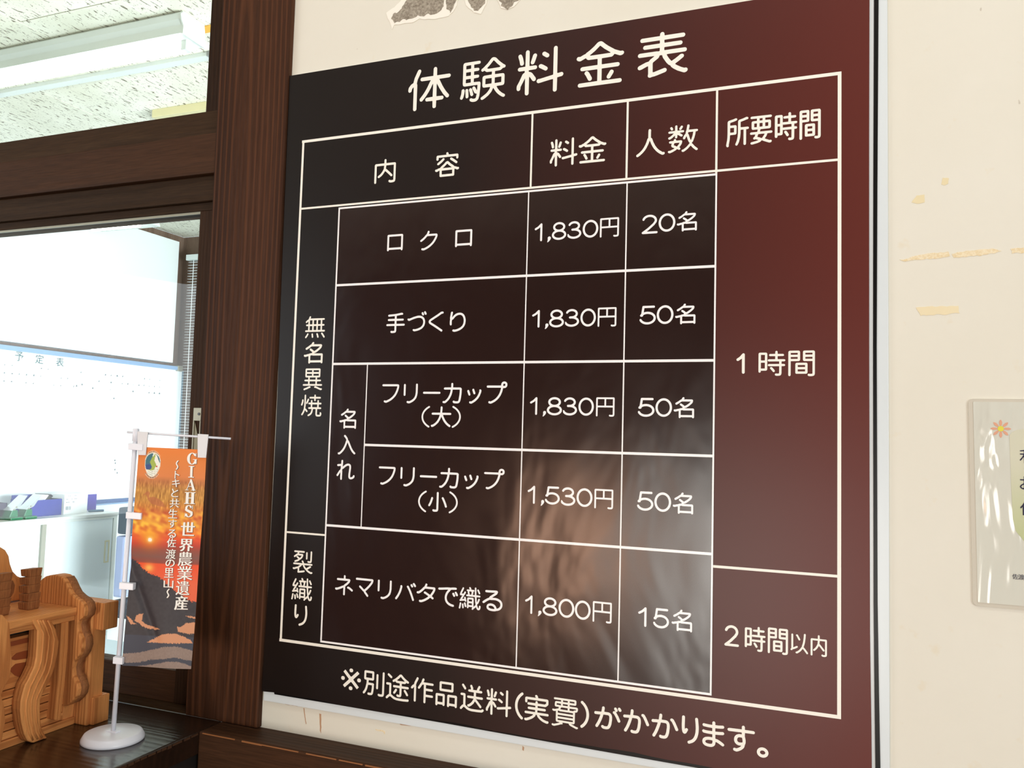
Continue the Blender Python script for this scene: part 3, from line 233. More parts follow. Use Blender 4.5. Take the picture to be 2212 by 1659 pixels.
[[40,5,56,6,74,15,86,30,90,45,92,584,108,588,389,589,420,600,441,628,445,655,444,945,435,975,405,996,374,1000,67,999,41,993,26,985,11,970,5,955,0,925,0,50,2,35,11,20,26,9],[771,5,799,0,871,0,912,6,953,18,971,30,983,45,998,95,1000,935,996,960,984,979,968,990,943,999,610,999,584,992,569,983,560,970,552,945,551,655,555,630,569,605,589,593,615,588,897,588,907,585,909,580,909,110,902,96,891,93,815,88,774,97,758,94,743,85,730,65,730,40,748,15],[306,95,666,95,692,101,711,115,720,130,725,155,725,460,721,490,708,510,692,520,666,524,348,525,307,522,286,510,272,490,266,465,266,150,270,125,277,112,291,100],[364,184,356,195,356,245,357,260,364,267,620,268,630,266,634,260,634,195,630,185],[359,359,356,425,364,436,620,436,630,435,633,430,634,365,625,356,374,356],[92,680,90,740,97,751,338,752,348,751,354,745,354,685,348,677,108,676],[646,678,641,685,641,725,646,750,897,752,906,750,909,745,909,685,902,676],[92,844,90,900,97,911,338,912,348,911,354,905,354,850,348,841,108,840],[646,842,641,850,641,900,645,910,651,912,897,912,909,905,909,850,902,841]],
[[54,5,94,0,911,0,960,10,992,35,1000,60,991,88,969,107,931,120,379,122,344,125,352,135,486,215,814,460,917,580,933,610,949,665,950,710,938,765,909,820,871,865,816,909,750,945,685,970,597,991,503,1000,408,996,318,980,233,952,160,915,97,865,55,815,30,765,36,734,51,717,73,705,102,697,131,697,160,704,182,715,247,800,284,827,328,849,379,866,437,876,495,878,554,873,641,848,708,810,735,785,757,755,769,725,774,695,770,665,758,635,670,533,357,299,15,95,1,70,3,45,22,21]],
[[649,5,708,0,775,6,814,15,841,35,855,60,864,110,866,380,879,386,964,390,983,401,994,420,992,445,970,466,946,472,873,474,865,485,867,573,879,577,958,579,983,589,995,602,1000,620,997,635,986,650,970,659,952,663,732,664,726,665,721,675,723,785,738,789,897,789,921,793,940,804,951,820,952,840,946,855,928,869,909,875,726,877,721,885,720,960,714,977,702,990,683,998,647,996,628,985,616,965,615,890,610,878,427,874,399,860,386,835,397,807,427,791,610,787,615,775,615,710,615,675,610,666,391,664,348,650,343,670,342,880,338,900,323,918,305,929,275,934,67,934,31,926,8,905,0,875,0,175,8,150,31,133,67,131,88,140,101,155,110,206,281,208,305,214,323,225,335,240,342,260,343,385,348,405,372,391,397,387,751,386,758,380,759,370,759,125,755,100,745,91,702,86,647,94,616,80,604,60,607,35,625,15],[566,150,592,154,615,170,622,190,618,215,561,291,522,335,488,351,458,349,439,339,428,325,425,305,430,290,475,240,525,170,543,156],[116,295,107,300,105,310,107,525,122,532,232,530,238,515,236,300,220,294],[348,454,343,470,342,575,348,592,391,578,738,577,755,575,758,570,759,485,751,473,397,473,372,468],[116,619,110,620,106,630,106,840,110,845,122,847,232,846,238,830,236,625,226,619]],
[[49,5,73,7,91,15,105,30,110,45,111,585,126,591,397,593,432,605,452,630,457,655,456,950,443,978,423,991,403,998,73,999,28,985,12,970,5,955,0,925,0,45,13,19,28,10],[761,5,793,0,866,1,945,17,965,27,983,45,999,95,1000,940,996,960,981,980,958,993,932,999,601,998,575,992,556,980,540,945,539,655,544,630,555,611,582,596,608,591,872,591,886,588,890,580,889,105,886,95,872,87,813,83,767,92,747,89,727,78,714,60,716,35,735,15],[317,95,668,96,701,105,720,120,731,155,731,465,723,495,707,511,687,519,661,522,337,522,304,518,278,503,265,485,260,460,261,140,266,120,278,107,297,98],[383,179,377,180,370,190,371,260,377,268,601,269,618,265,621,195,615,181],[377,354,370,365,370,400,371,430,377,437,601,439,618,435,621,365,615,354],[119,675,111,680,110,695,110,745,118,755,330,756,345,750,346,685,338,675],[661,675,654,676,649,685,649,745,654,754,872,756,888,750,890,685,881,675],[119,840,112,845,110,865,111,910,119,916,330,917,346,910,346,850,337,840],[661,840,649,850,649,905,654,915,872,917,889,910,890,850,880,840]],
[[324,5,361,0,397,8,511,75,591,140,692,251,710,245,734,222,915,27,939,18,963,20,983,30,996,45,998,75,970,115,818,280,757,330,751,340,758,380,795,480,818,565,852,770,866,905,867,955,858,980,836,996,812,1000,788,995,770,982,761,965,750,815,722,630,696,525,652,400,641,345,609,320,559,250,487,179,434,140,361,96,325,91,301,75,291,55,293,35,307,16],[40,135,66,134,84,139,138,186,228,209,383,280,409,298,420,320,416,340,405,355,385,366,361,369,337,362,174,288,162,286,155,290,153,915,138,942,120,952,102,956,78,952,60,941,49,925,46,910,46,245,41,230,7,200,0,180,2,165,12,150],[493,650,523,652,550,670,558,700,546,730,419,915,403,929,385,936,343,935,325,925,312,910,309,890,313,875,339,850,379,797,459,670,475,656]],
[[50,5,75,6,95,14,112,30,117,45,118,720,122,735,136,737,420,738,434,736,440,730,423,580,362,480,296,400,237,352,172,310,156,290,155,270,168,250,190,238,217,235,254,245,359,318,427,385,498,485,508,492,603,414,759,266,780,258,800,256,820,259,841,270,853,285,856,300,841,330,617,537,576,570,549,583,545,615,563,735,877,735,883,715,882,125,878,100,861,91,786,87,739,105,705,106,672,90,662,75,660,60,666,45,683,30,725,7,752,1,841,0,888,6,942,18,969,35,983,50,993,75,1000,140,1000,765,991,795,969,814,949,821,922,824,568,825,559,835,555,970,536,991,502,1000,468,993,445,970,441,835,434,825,75,824,47,820,20,805,5,785,0,760,0,50,3,35,14,20,30,10]],
[[464,2,537,2,560,15,582,39,592,69,591,106,575,143,560,158,522,173,471,173,440,158,418,136,404,91,411,53,433,22],[804,91,821,91,879,149,903,180,902,195,637,470,622,493,622,508,644,537,902,796,908,805,903,820,827,897,805,903,537,637,515,621,500,619,465,641,212,902,203,908,188,903,112,820,107,805,378,522,388,493,371,463,173,265,113,197,107,188,112,173,186,99,203,93,478,363,507,379,545,356],[62,418,113,417,136,424,165,446,180,470,187,508,180,538,165,568,136,589,91,598,54,591,24,575,8,552,0,522,2,470,24,439],[878,418,924,417,955,426,977,441,995,470,1000,515,993,545,976,569,948,589,909,598,864,589,840,575,820,546,811,508,820,463,845,433],[464,827,537,828,560,841,582,865,592,894,591,932,574,969,557,984,516,998,478,999,441,984,418,959,404,917,411,879,433,846]],
[[257,5,285,0,350,0,420,12,435,21,460,47,475,70,483,95,502,206,512,306,512,421,516,446,510,471,494,486,465,496,265,498,255,501,253,507,260,597,275,600,460,601,490,614,506,637,512,667,511,923,506,943,497,958,485,968,465,977,100,979,80,975,60,963,43,933,40,672,44,642,60,618,80,605,163,597,165,547,161,471,123,306,99,241,69,181,5,95,0,70,8,45,20,34,35,27,55,27,70,33,105,70,145,127,186,206,207,266,240,402,255,406,405,406,415,404,420,398,421,321,416,266,407,191,390,110,384,100,375,96,335,92,265,96,236,85,222,65,221,40,235,16],[776,5,865,5,915,10,940,18,960,28,977,45,994,85,1000,135,1000,953,990,983,965,999,945,999,930,993,915,978,909,958,909,145,904,110,895,101,855,96,795,96,755,108,725,99,713,85,708,70,713,40,735,19],[656,281,675,280,695,288,709,306,713,326,713,848,710,863,700,877,685,887,670,890,650,886,637,878,626,863,622,843,622,321,633,296],[145,692,135,695,132,707,132,873,135,885,405,887,419,883,421,707,415,693]],
[[469,5,555,0,770,0,950,10,980,20,994,35,1000,61,992,86,975,100,955,104,925,96,765,87,560,87,485,91,405,107,340,136,228,207,227,576,220,606,200,626,175,633,45,634,19,626,5,611,0,591,5,571,20,554,40,547,130,547,140,540,141,212,139,202,74,157,10,91,0,61,8,35,30,20,60,21,140,97,170,117,185,121,220,109,285,66,330,41,380,23],[530,131,620,139,645,154,663,177,672,207,678,247,678,460,682,475,950,478,974,490,987,515,986,530,979,545,965,558,950,564,695,564,680,569,681,657,815,663,840,676,880,716,930,697,955,696,979,712,986,727,987,742,982,758,969,773,895,810,821,859,725,935,690,972,655,995,640,1000,605,996,570,980,513,919,470,880,382,808,290,753,275,727,276,712,282,697,295,684,310,678,340,683,395,712,431,677,460,663,580,659,590,656,592,576,587,566,340,564,325,560,312,550,301,525,302,510,309,495,320,485,335,478,575,477,590,473,592,258,587,227,580,222,545,219,515,232,490,232,470,219,460,197,462,177,475,158,500,141],[903,222,930,218,955,232,965,258,958,288,912,354,850,430,825,442,795,437,785,429,775,414,773,394,778,379,837,308,890,233],[345,237,370,236,391,247,429,298,475,369,480,384,480,404,473,419,460,432,435,438,410,428,325,303,318,283,320,264,330,248],[490,747,474,758,475,770,565,848,615,903,625,907,639,899,714,828,799,763,794,752,780,747],[203,808,230,810,251,828,257,853,247,879,185,928,117,975,90,980,66,970,55,954,52,939,54,924,62,909,185,816]],
[[180,5,200,6,215,14,228,31,232,46,232,627,221,678,241,756,310,891,328,938,328,963,321,979,310,991,290,1000,265,996,245,976,222,922,155,792,130,696,75,666,10,590,0,564,2,544,15,524,30,515,50,513,75,524,130,588,138,590,141,585,143,46,155,19],[600,5,620,0,640,5,655,18,663,36,665,248,670,259,950,261,965,265,979,274,991,300,985,331,970,346,955,352,680,354,667,357,665,487,670,502,935,504,962,518,972,533,975,549,973,564,965,580,950,592,935,596,670,599,665,611,667,735,680,739,960,740,975,744,990,756,998,772,1000,787,997,803,987,818,960,832,562,834,558,844,591,922,593,948,587,963,575,978,560,986,545,987,523,979,505,959,473,881,460,824,430,792,370,692,320,623,311,590,316,570,330,554,350,546,375,551,400,575,438,627,505,736,555,739,572,735,575,46,582,20]],
[[28,5,51,0,76,9,92,26,98,55,107,60,326,60,333,55,346,29,367,16,397,15,419,30,431,60,431,440,424,470,407,490,392,498,367,502,66,502,36,497,10,475,0,440,0,50,6,25],[574,5,596,0,621,8,637,25,645,55,657,60,891,60,901,56,916,24,937,11,962,10,988,25,997,40,1000,60,1000,440,993,470,977,488,962,497,937,502,616,502,580,496,560,480,550,460,546,435,546,50,552,25],[102,157,97,175,97,390,101,405,331,404,334,390,334,210,331,158],[646,158,643,210,643,390,646,404,886,407,901,403,901,160,886,156],[210,615,244,610,753,610,794,619,816,640,824,670,824,935,816,970,794,992,758,1000,239,1000,204,993,180,970,172,940,172,680,180,640,193,625],[275,707,269,720,269,855,269,895,275,904,708,905,725,900,727,725,723,708]],
[[446,5,485,0,695,0,915,11,940,21,991,66,1000,91,993,117,975,133,955,138,935,133,885,99,690,91,495,91,400,105,360,118,322,137,227,208,225,589,217,625,200,641,170,649,55,649,30,640,17,625,12,604,17,584,29,569,50,560,125,559,135,554,136,223,134,213,105,198,79,178,10,97,0,66,8,41,20,30,35,23,65,27,142,112,160,124,175,126,195,117,265,64,315,38,380,15],[347,157,375,157,400,165,482,218,551,284,580,320,615,383,625,390,635,385,670,352,830,177,845,170,865,170,881,178,894,193,899,223,888,249,720,430,680,468,654,483,657,488,670,489,915,491,939,503,950,523,951,544,945,559,930,573,915,579,675,580,665,581,660,586,659,711,664,726,880,728,901,737,917,757,917,787,909,803,895,813,875,818,795,819,786,823,788,838,838,945,835,975,815,995,785,999,760,983,702,869,690,824,680,819,535,820,531,828,538,864,536,889,490,981,473,996,450,1000,430,993,415,976,410,960,412,940,445,869,440,824,430,819,370,818,350,811,332,787,332,757,348,737,370,728,565,726,570,711,569,589,565,582,555,580,325,578,310,570,300,559,294,544,295,523,306,503,330,490,550,489,558,488,561,477,510,381,459,320,385,262,365,251,335,246,315,229,309,208,313,188,328,168],[183,792,210,790,235,805,245,829,239,858,204,909,140,987,115,1000,90,996,76,985,67,970,65,950,70,932,165,807]],
[[815,1,900,3,960,17,997,41,993,66,957,86,780,135,653,181,480,267,402,325,347,385,314,450,307,515,326,580,363,635,413,685,491,739,666,824,795,869,957,914,990,932,999,954,975,977,920,994,855,1000,765,992,570,939,405,880,266,814,162,749,77,675,24,600,0,515,8,440,49,360,118,285,214,216,344,146,495,86,673,31,765,8]],
[[65,5,87,5,153,25,287,85,343,119,394,157,444,205,461,234,471,267,481,272,517,267,536,215,575,170,650,107,722,65,778,40,911,2,952,3,985,20,996,35,1000,55,995,75,981,90,957,99,921,94,809,128,770,145,675,205,641,235,618,265,621,270,635,271,962,273,986,285,998,305,998,330,983,352,967,360,952,362,553,361,537,364,534,375,538,430,548,440,834,440,853,445,867,455,878,475,878,495,868,515,850,528,829,531,553,531,543,540,543,595,558,601,845,601,886,614,955,670,975,700,979,725,978,830,973,855,963,870,942,884,916,889,563,890,556,900,544,945,527,973,507,990,476,1000,461,998,445,990,429,965,432,935,458,905,460,895,455,890,87,889,61,885,37,870,27,855,22,835,22,710,36,684,61,671,87,675,109,695,114,715,115,790,123,798,870,798,883,795,886,785,883,730,829,692,548,693,543,700,541,735,536,750,522,766,496,774,476,769,458,755,450,735,449,700,440,692,164,691,148,689,132,680,119,660,118,635,129,615,153,602,445,598,449,570,445,533,174,530,158,525,145,515,136,500,134,485,137,470,146,455,174,441,440,439,445,425,440,370,435,362,430,361,56,362,41,360,23,350,11,330,10,305,22,285,46,273,353,271,366,270,369,265,343,235,302,203,210,150,82,100,41,102,15,91,1,65,6,35,30,13]],
[[56,5,86,0,117,5,274,55,351,88,402,93,416,105,422,120,413,150,416,155,432,156,641,156,646,153,660,125,675,105,712,82,926,6,946,5,971,10,992,21,999,35,999,50,992,65,982,74,936,78,742,150,748,155,834,159,854,170,869,190,874,215,877,560,885,571,915,573,941,582,966,606,979,635,986,670,983,715,966,737,936,748,681,749,675,750,670,760,670,795,676,803,870,805,890,809,908,820,921,850,922,940,918,965,905,984,885,995,865,999,636,1000,101,999,86,996,72,985,66,970,66,955,75,940,86,933,106,930,335,929,343,920,343,890,342,880,335,875,162,874,142,869,127,859,115,840,105,770,105,725,113,700,132,685,147,681,259,679,265,675,264,665,247,630,239,624,188,614,162,601,81,588,40,596,25,588,15,573,14,555,20,542,50,522,81,516,142,527,152,526,155,520,156,215,167,175,180,165,203,158,290,156,301,150,280,135,229,114,101,75,81,72,35,82,15,76,1,55,5,30,25,12],[666,224,239,226,229,230,227,235,227,270,232,280,244,281,793,281,799,280,804,270,803,235,798,227,707,225,681,221],[234,352,227,360,227,395,229,402,239,407,788,407,799,405,804,395,803,360,793,351],[234,477,227,485,228,545,249,554,259,554,285,540,305,537,600,536,636,542,666,536,793,536,798,535,804,525,803,485,793,476],[320,610,342,665,371,681,585,679,595,678,599,670,599,615,590,606,335,606],[676,607,670,615,670,640,670,670,676,678,895,679,912,675,912,660,905,645,841,635,809,607],[315,740,285,749,180,750,175,760,181,800,198,805,335,803,339,795,338,750,326,740],[417,749,410,755,409,780,414,800,422,804,585,805,595,803,599,795,599,760,594,750],[422,875,415,880,414,895,414,920,422,929,585,930,598,925,599,885,594,875],[676,875,671,880,670,895,670,920,676,929,834,930,850,925,851,885,844,875]],
[[124,1,179,0,238,8,418,56,587,116,736,186,839,251,923,325,976,400,1000,485,992,560,951,640,883,715,787,784,667,849,507,915,254,989,164,1000,89,995,31,979,1,954,10,929,44,911,212,864,339,819,438,774,517,729,591,675,649,610,678,550,685,485,669,425,638,375,585,320,510,266,339,181,212,136,44,89,10,71,1,46,21,26,60,11]],
[[348,6,385,0,445,0,490,6,540,28,569,55,587,79,618,152,641,237,663,426,664,536,654,603,644,633,621,676,595,702,565,719,525,731,385,733,373,737,372,749,386,852,385,907,380,925,367,944,350,954,335,956,306,944,288,913,285,864,265,721,250,715,40,705,25,698,10,682,0,645,10,609,25,592,40,585,120,584,205,592,225,591,229,584,205,495,156,347,117,250,53,116,51,85,58,61,75,40,95,31,120,36,142,55,213,201,264,335,294,426,320,517,338,603,360,610,500,610,535,600,549,584,563,524,558,396,539,256,504,152,490,137,470,128,445,123,395,123,365,130,335,155,310,157,285,145,269,122,265,91,275,60,315,19],[908,365,935,369,955,387,965,414,964,444,890,625,800,791,800,798,835,804,855,823,865,852,860,889,815,967,795,980,770,981,755,973,740,956,731,919,737,889,765,840,774,822,772,816,730,820,705,808,688,779,687,743,700,715,734,688,775,615,819,524,870,396,890,373],[935,828,960,826,983,840,997,864,1000,895,990,925,958,980,935,997,910,999,895,992,879,974,871,950,871,925,878,901,910,848]],
[[359,6,390,0,465,0,505,7,555,28,585,56,605,84,639,164,661,255,683,454,684,550,677,607,665,654,639,703,605,734,578,748,535,760,395,761,383,765,381,782,398,896,396,952,390,971,378,986,360,997,345,1000,315,990,301,975,293,958,272,760,268,748,255,743,180,742,115,734,45,732,30,724,14,709,4,692,0,669,3,646,12,629,25,617,45,608,195,620,225,620,232,612,210,528,153,352,106,232,41,102,39,74,48,45,65,28,90,19,115,24,138,45,210,190,256,306,307,465,339,584,346,629,370,639,510,639,545,629,557,618,570,584,576,544,576,471,555,283,532,198,511,147,485,129,460,123,400,123,345,140,325,136,308,125,296,108,291,91,295,50,320,19],[921,391,955,387,983,403,994,420,999,437,995,472,890,714,830,822,810,845,790,857,760,867,730,862,715,850,701,828,698,805,702,782,715,761,745,741,756,726,830,578,894,420,905,403]],
[[401,5,440,0,481,7,635,51,732,94,802,140,863,195,910,255,941,310,971,385,989,460,999,565,998,660,953,940,931,965,894,980,853,981,821,974,792,955,781,935,818,695,824,580,807,440,772,340,715,255,675,217,631,185,562,151,400,103,365,85,351,65,353,40,370,20],[158,340,189,340,222,347,275,375,364,475,373,505,363,525,345,540,295,554,262,552,238,546,197,516,189,515,180,555,176,645,187,950,178,970,157,987,124,998,92,1000,64,995,40,985,22,970,12,950,0,680,5,540,19,460,50,395,92,358,124,345]],
[[244,5,340,0,422,6,457,14,521,40,565,75,588,110,601,150,610,215,615,222,650,217,732,187,914,96,955,97,973,105,989,120,999,140,998,165,987,185,961,205,896,243,785,296,691,331,603,345,599,360,599,485,603,496,638,502,761,507,937,523,961,532,979,545,989,560,994,580,991,600,978,620,955,635,931,640,744,623,597,617,593,635,593,730,597,740,627,746,703,747,838,756,949,770,979,790,994,820,989,850,967,873,949,881,926,884,761,867,597,863,593,875,593,945,587,965,562,991,545,998,521,1000,486,989,463,965,457,945,457,865,451,855,281,858,134,867,76,876,47,869,23,851,12,825,17,795,35,774,64,758,263,742,445,737,456,730,457,625,451,615,275,614,187,618,123,623,64,636,41,631,23,621,8,605,1,590,2,565,12,545,35,526,64,514,105,508,263,498,451,497,462,490,463,390,458,380,340,382,263,378,170,360,127,345,93,327,50,290,29,260,13,205,12,175,27,120,49,85,88,54,140,27],[299,120,263,121,211,131,167,150,154,165,149,185,154,210,165,225,211,248,275,262,381,267,469,260,474,225,468,175,451,141,428,130,392,121,334,116]],
[[307,5,330,0,355,3,410,25,475,59,525,94,550,116,591,157,621,203,643,294,662,345,669,386,668,462,654,548,638,609,640,735,655,738,960,741,985,756,998,782,998,812,980,839,965,848,945,852,645,853,638,863,638,944,633,964,614,990,600,997,580,1000,550,990,530,964,526,944,525,863,520,854,95,843,40,836,12,817,1,792,4,761,20,739,45,726,405,734,440,738,515,738,525,731,525,675,520,666,465,669,415,663,350,640,320,619,295,594,271,558,255,523,245,467,246,416,256,370,285,317,325,278,370,253,415,242,500,245,506,244,507,238,492,218,450,180,420,160,350,125,330,119,265,131,245,126,226,112,217,96,213,76,216,56,224,40,250,19],[420,359,390,374,373,391,363,411,357,452,371,502,395,532,435,549,531,548,543,523,556,442,557,396,552,376,545,369,510,361,455,356]],
[[432,5,484,0,550,2,630,17,707,45,780,85,850,143,893,191,930,245,971,331,992,410,1000,500,993,585,971,669,931,753,880,825,835,871,785,911,710,954,630,983,545,998,479,1000,414,993,329,971,254,936,179,884,134,842,89,786,42,703,13,618,0,528,0,461,11,393,41,298,84,221,144,148,190,106,249,67,329,29],[454,308,409,321,369,340,324,375,299,406,279,450,271,489,274,534,289,576,318,618,349,647,404,677,449,691,494,695,545,691,600,675,640,654,690,608,720,551,727,523,727,483,720,450,709,421,690,392,665,366,605,327,529,306]],
[[431,5,520,0,605,11,685,35,775,80,955,80,960,90,960,400,965,409,995,411,999,415,1000,450,999,455,990,460,585,459,581,455,580,435,581,415,585,411,730,410,739,405,739,280,695,250,638,155,610,123,576,95,540,74,505,61,485,64,455,76,395,118,348,175,314,245,292,325,281,450,284,605,300,710,330,793,362,845,405,890,460,926,505,939,560,916,610,877,650,828,687,760,710,737,745,723,780,723,810,734,840,761,859,735,861,665,870,660,915,661,919,665,920,690,920,970,915,980,870,980,861,975,860,850,855,835,806,935,790,948,770,948,750,935,645,979,590,992,535,999,450,998,355,979,260,939,180,884,108,810,53,725,30,670,13,615,3,555,0,495,4,435,15,380,32,325,56,270,89,215,124,170,165,129,210,93,260,61,315,35,370,17]],
[[1,5,15,0,995,1,999,5,1000,30,1000,60,995,69,710,70,701,75,700,915,701,925,710,930,995,931,1000,940,999,995,985,1000,5,999,1,995,0,970,0,940,5,931,290,930,299,925,300,85,299,75,290,70,5,69,0,60]],
[[768,5,800,0,835,5,865,20,895,47,995,48,1000,57,999,95,990,100,920,100,911,105,904,138,609,948,590,973,560,992,530,1000,495,997,454,976,426,938,420,905,429,862,426,852,140,107,130,100,5,99,0,90,1,52,10,48,325,48,329,52,330,71,329,95,325,99,215,100,204,105,297,348,310,352,595,352,604,343,683,105,675,100,565,99,560,90,561,52,570,48,705,47,737,19],[355,405,325,406,322,414,450,749,460,765,581,410,570,405]],
[[1,5,15,0,475,1,479,5,480,30,479,55,475,59,390,60,381,65,381,465,390,470,605,470,615,469,620,460,619,65,610,60,525,59,520,50,521,5,535,0,995,1,999,5,1000,30,999,55,995,59,890,60,881,65,880,70,880,925,885,939,995,941,1000,950,999,995,985,1000,525,999,521,995,520,970,521,945,525,941,610,940,619,935,619,545,610,540,395,540,385,541,380,550,381,935,390,940,475,941,480,950,479,995,465,1000,5,999,1,995,0,970,1,945,5,941,110,940,119,935,120,930,120,75,115,61,5,59,0,50]],
[[418,5,529,0,634,8,733,28,825,60,895,98,950,145,985,200,999,255,997,300,984,345,988,380,983,410,964,445,934,470,901,484,308,667,293,675,293,780,299,810,313,840,337,872,369,900,407,923,448,938,465,937,494,926,546,894,584,855,622,790,663,762,703,753,744,759,779,776,806,805,816,835,814,870,798,900,773,922,715,951,645,975,576,990,494,999,384,997,273,978,177,945,101,900,52,853,23,800,12,740,21,680,5,650,0,625,4,595,16,570,35,549,64,531,694,315,698,275,694,225,683,190,666,160,634,125,599,98,552,73,512,61,446,85,384,130,348,175,315,250,273,286,227,302,180,303,139,291,99,263,93,275,92,335,87,339,58,340,29,339,24,335,23,40,29,31,81,30,92,35,93,110,99,119,157,80,232,46,320,21],[919,660,948,661,953,670,953,960,948,969,942,970,890,969,884,960,884,670,890,661]],
[[157,2,954,0,970,6,972,74,962,85,318,86,306,87,300,97,300,606,302,619,310,626,410,626,422,619,424,268,430,254,830,252,846,258,850,619,862,626,994,628,1000,637,1000,691,998,705,990,711,862,712,850,718,848,971,843,984,714,986,702,980,700,727,698,718,686,712,582,712,570,718,568,984,562,998,438,1000,426,993,424,727,422,718,410,712,314,712,302,718,300,957,295,971,166,973,154,967,150,718,138,712,6,710,0,700,0,646,2,633,10,627,138,626,152,615,152,20],[574,335,568,354,570,619,582,626,694,624,700,606,698,340,686,333]],
[[123,2,188,1,228,18,304,69,356,127,390,192,404,239,413,312,413,381,403,396,343,397,334,403,405,468,479,547,527,545,587,474,664,403,655,397,607,396,597,386,597,28,603,10,726,9,739,15,740,334,746,347,886,286,946,285,958,291,999,347,999,356,902,394,830,430,749,485,709,519,692,541,706,547,874,548,886,554,888,981,883,998,128,1000,112,994,112,554,124,548,292,547,306,541,272,505,188,441,104,393,0,347,44,280,96,276,180,309,256,352,268,351,264,274,248,218,232,187,206,153,176,126,76,67,78,54],[256,622,250,640,250,726,255,739,407,741,423,736,425,636,420,623],[571,622,565,640,565,726,570,739,722,741,738,736,740,636,735,623],[256,808,250,825,250,912,255,925,407,927,423,921,425,821,420,808],[571,808,565,825,565,912,570,925,722,927,738,921,740,821,735,808]],
[[61,2,85,0,97,5,126,48,172,156,196,260,204,269,216,271,257,270,267,260,266,123,254,94,223,60,244,10,253,1,286,2,570,77,579,85,581,115,586,123,685,68,771,35,907,5,961,7,997,60,998,73,846,102,780,122,749,140,758,148,924,218,925,231,893,260,893,269,989,273,996,290,995,319,990,327,216,329,206,340,206,485,208,499,220,504,957,504,970,515,969,556,952,562,105,561,99,548,95,331,82,244,52,144,0,48,2,39],[381,106,375,119,375,256,385,270,463,267,511,198,556,148,529,135],[656,189,591,250,584,260,586,269,808,271,825,265,808,251,693,195,669,186],[240,390,862,388,875,394,876,431,874,440,862,446,249,446,235,435,235,398],[113,619,907,618,913,635,912,919,899,925,685,927,679,935,677,994,660,1000,573,998,568,990,567,935,558,925,447,927,441,935,440,990,435,998,348,1000,331,994,329,935,323,927,113,923,107,902,107,635],[220,677,214,698,215,735,220,744,315,746,328,740,329,690,323,677],[447,677,440,698,441,735,447,744,554,746,566,740,568,690,562,677],[685,677,679,698,679,735,685,744,788,746,801,740,802,690,796,677],[220,798,214,819,215,856,220,865,315,867,328,860,329,810,323,798],[447,798,440,819,441,856,447,865,554,867,566,860,568,810,562,798],[685,798,679,819,679,856,685,865,788,867,801,860,802,810,796,798]],
[[449,2,539,0,551,6,553,190,559,201,649,139,746,84,917,18,954,20,999,81,995,91,881,125,787,164,673,226,636,256,653,262,970,263,980,277,980,319,974,327,567,329,553,340,553,402,563,412,868,413,885,419,886,465,877,475,559,477,553,485,553,535,555,549,567,554,921,554,938,560,939,610,929,620,718,621,705,627,768,735,962,738,975,744,976,790,970,802,828,804,818,810,897,948,899,960,893,966,836,983,791,980,717,831,715,823,726,808,669,804,660,806,655,819,653,994,640,1000,551,998,545,985,543,810,531,804,465,804,457,806,451,819,450,994,437,1000,356,1000,345,985,344,810,335,805,286,804,266,810,296,827,297,840,242,944,213,983,176,987,126,969,117,960,186,831,189,807,38,804,25,798,24,748,34,738,253,735,296,631,292,623,282,621,75,619,69,598,69,565,75,556,429,554,443,544,443,490,437,477,132,475,122,465,124,418,140,413,433,412,443,402,443,344,441,335,429,329,30,327,24,319,24,277,34,263,343,262,358,256,315,222,217,168,103,121,6,91,1,81,46,23,75,21,99,27,229,76,327,126,437,197,443,185,443,15],[421,622,413,627,395,677,368,727,372,736,620,737,636,732,629,706,583,622]],
[[49,2,71,0,83,5,153,103,190,135,206,129,269,77,324,45,380,27,431,17,479,13,767,13,957,21,977,27,1000,103,992,113,735,93,565,88,451,97,407,107,391,116,398,124,463,159,572,229,576,242,552,258,573,265,660,264,665,254,651,225,660,214,866,119,894,117,905,123,931,162,926,174,742,258,755,264,870,265,882,271,882,612,866,618,351,616,346,599,348,271,356,265,463,264,474,258,403,215,301,167,264,191,255,208,253,629,237,634,23,632,18,611,19,565,23,557,143,554,152,540,152,221,70,158,1,78,8,57],[455,313,449,321,449,355,459,369,767,370,780,359,780,321,771,311],[455,418,449,426,449,456,459,470,767,470,780,460,780,426,771,416],[455,514,449,523,449,553,459,567,767,567,780,557,780,523,771,513],[265,666,961,664,973,670,974,708,973,717,961,723,668,725,663,733,663,763,672,773,886,775,891,788,890,935,878,941,672,942,664,947,662,989,656,998,569,1000,557,994,555,952,550,943,352,941,344,939,338,926,338,788,344,775,546,773,555,763,554,728,538,723,269,722,259,708,260,674],[214,767,253,769,297,805,301,817,255,876,152,985,139,991,107,988,64,956,63,943],[447,825,441,847,441,880,447,889,542,891,554,884,556,838,550,825],[668,825,662,847,663,880,668,889,771,891,783,884,785,838,779,825]],
[[56,2,116,1,135,23,165,85,191,160,219,305,225,311,283,297,275,280,276,239,281,230,507,226,513,214,512,106,499,96,197,95,187,81,187,35,193,27,995,27,1000,35,1000,81,990,95,672,96,658,106,658,214,664,227,893,228,905,234,907,247,907,284,897,294,664,296,658,309,660,401,672,407,925,407,935,421,935,459,930,467,664,471,658,483,657,558,652,567,640,568,519,567,513,554,511,475,499,469,426,470,420,479,446,541,442,553,386,568,329,568,311,558,270,467,245,425,233,421,231,434,231,579,241,593,990,595,996,616,995,658,990,666,762,670,761,683,817,782,741,815,760,821,958,823,964,836,962,886,946,892,619,893,557,977,539,996,523,1000,474,998,417,969,417,961,455,902,450,893,83,890,78,882,78,840,84,823,286,820,284,811,260,799,257,786,310,707,326,674,313,668,104,668,92,662,90,409,81,313,54,180,31,117,0,52,3,44],[305,297,302,301,382,404,499,407,511,400,513,309,507,296],[442,670,438,674,460,691,461,703,389,811,391,820,660,822,681,815,626,703,605,670]],
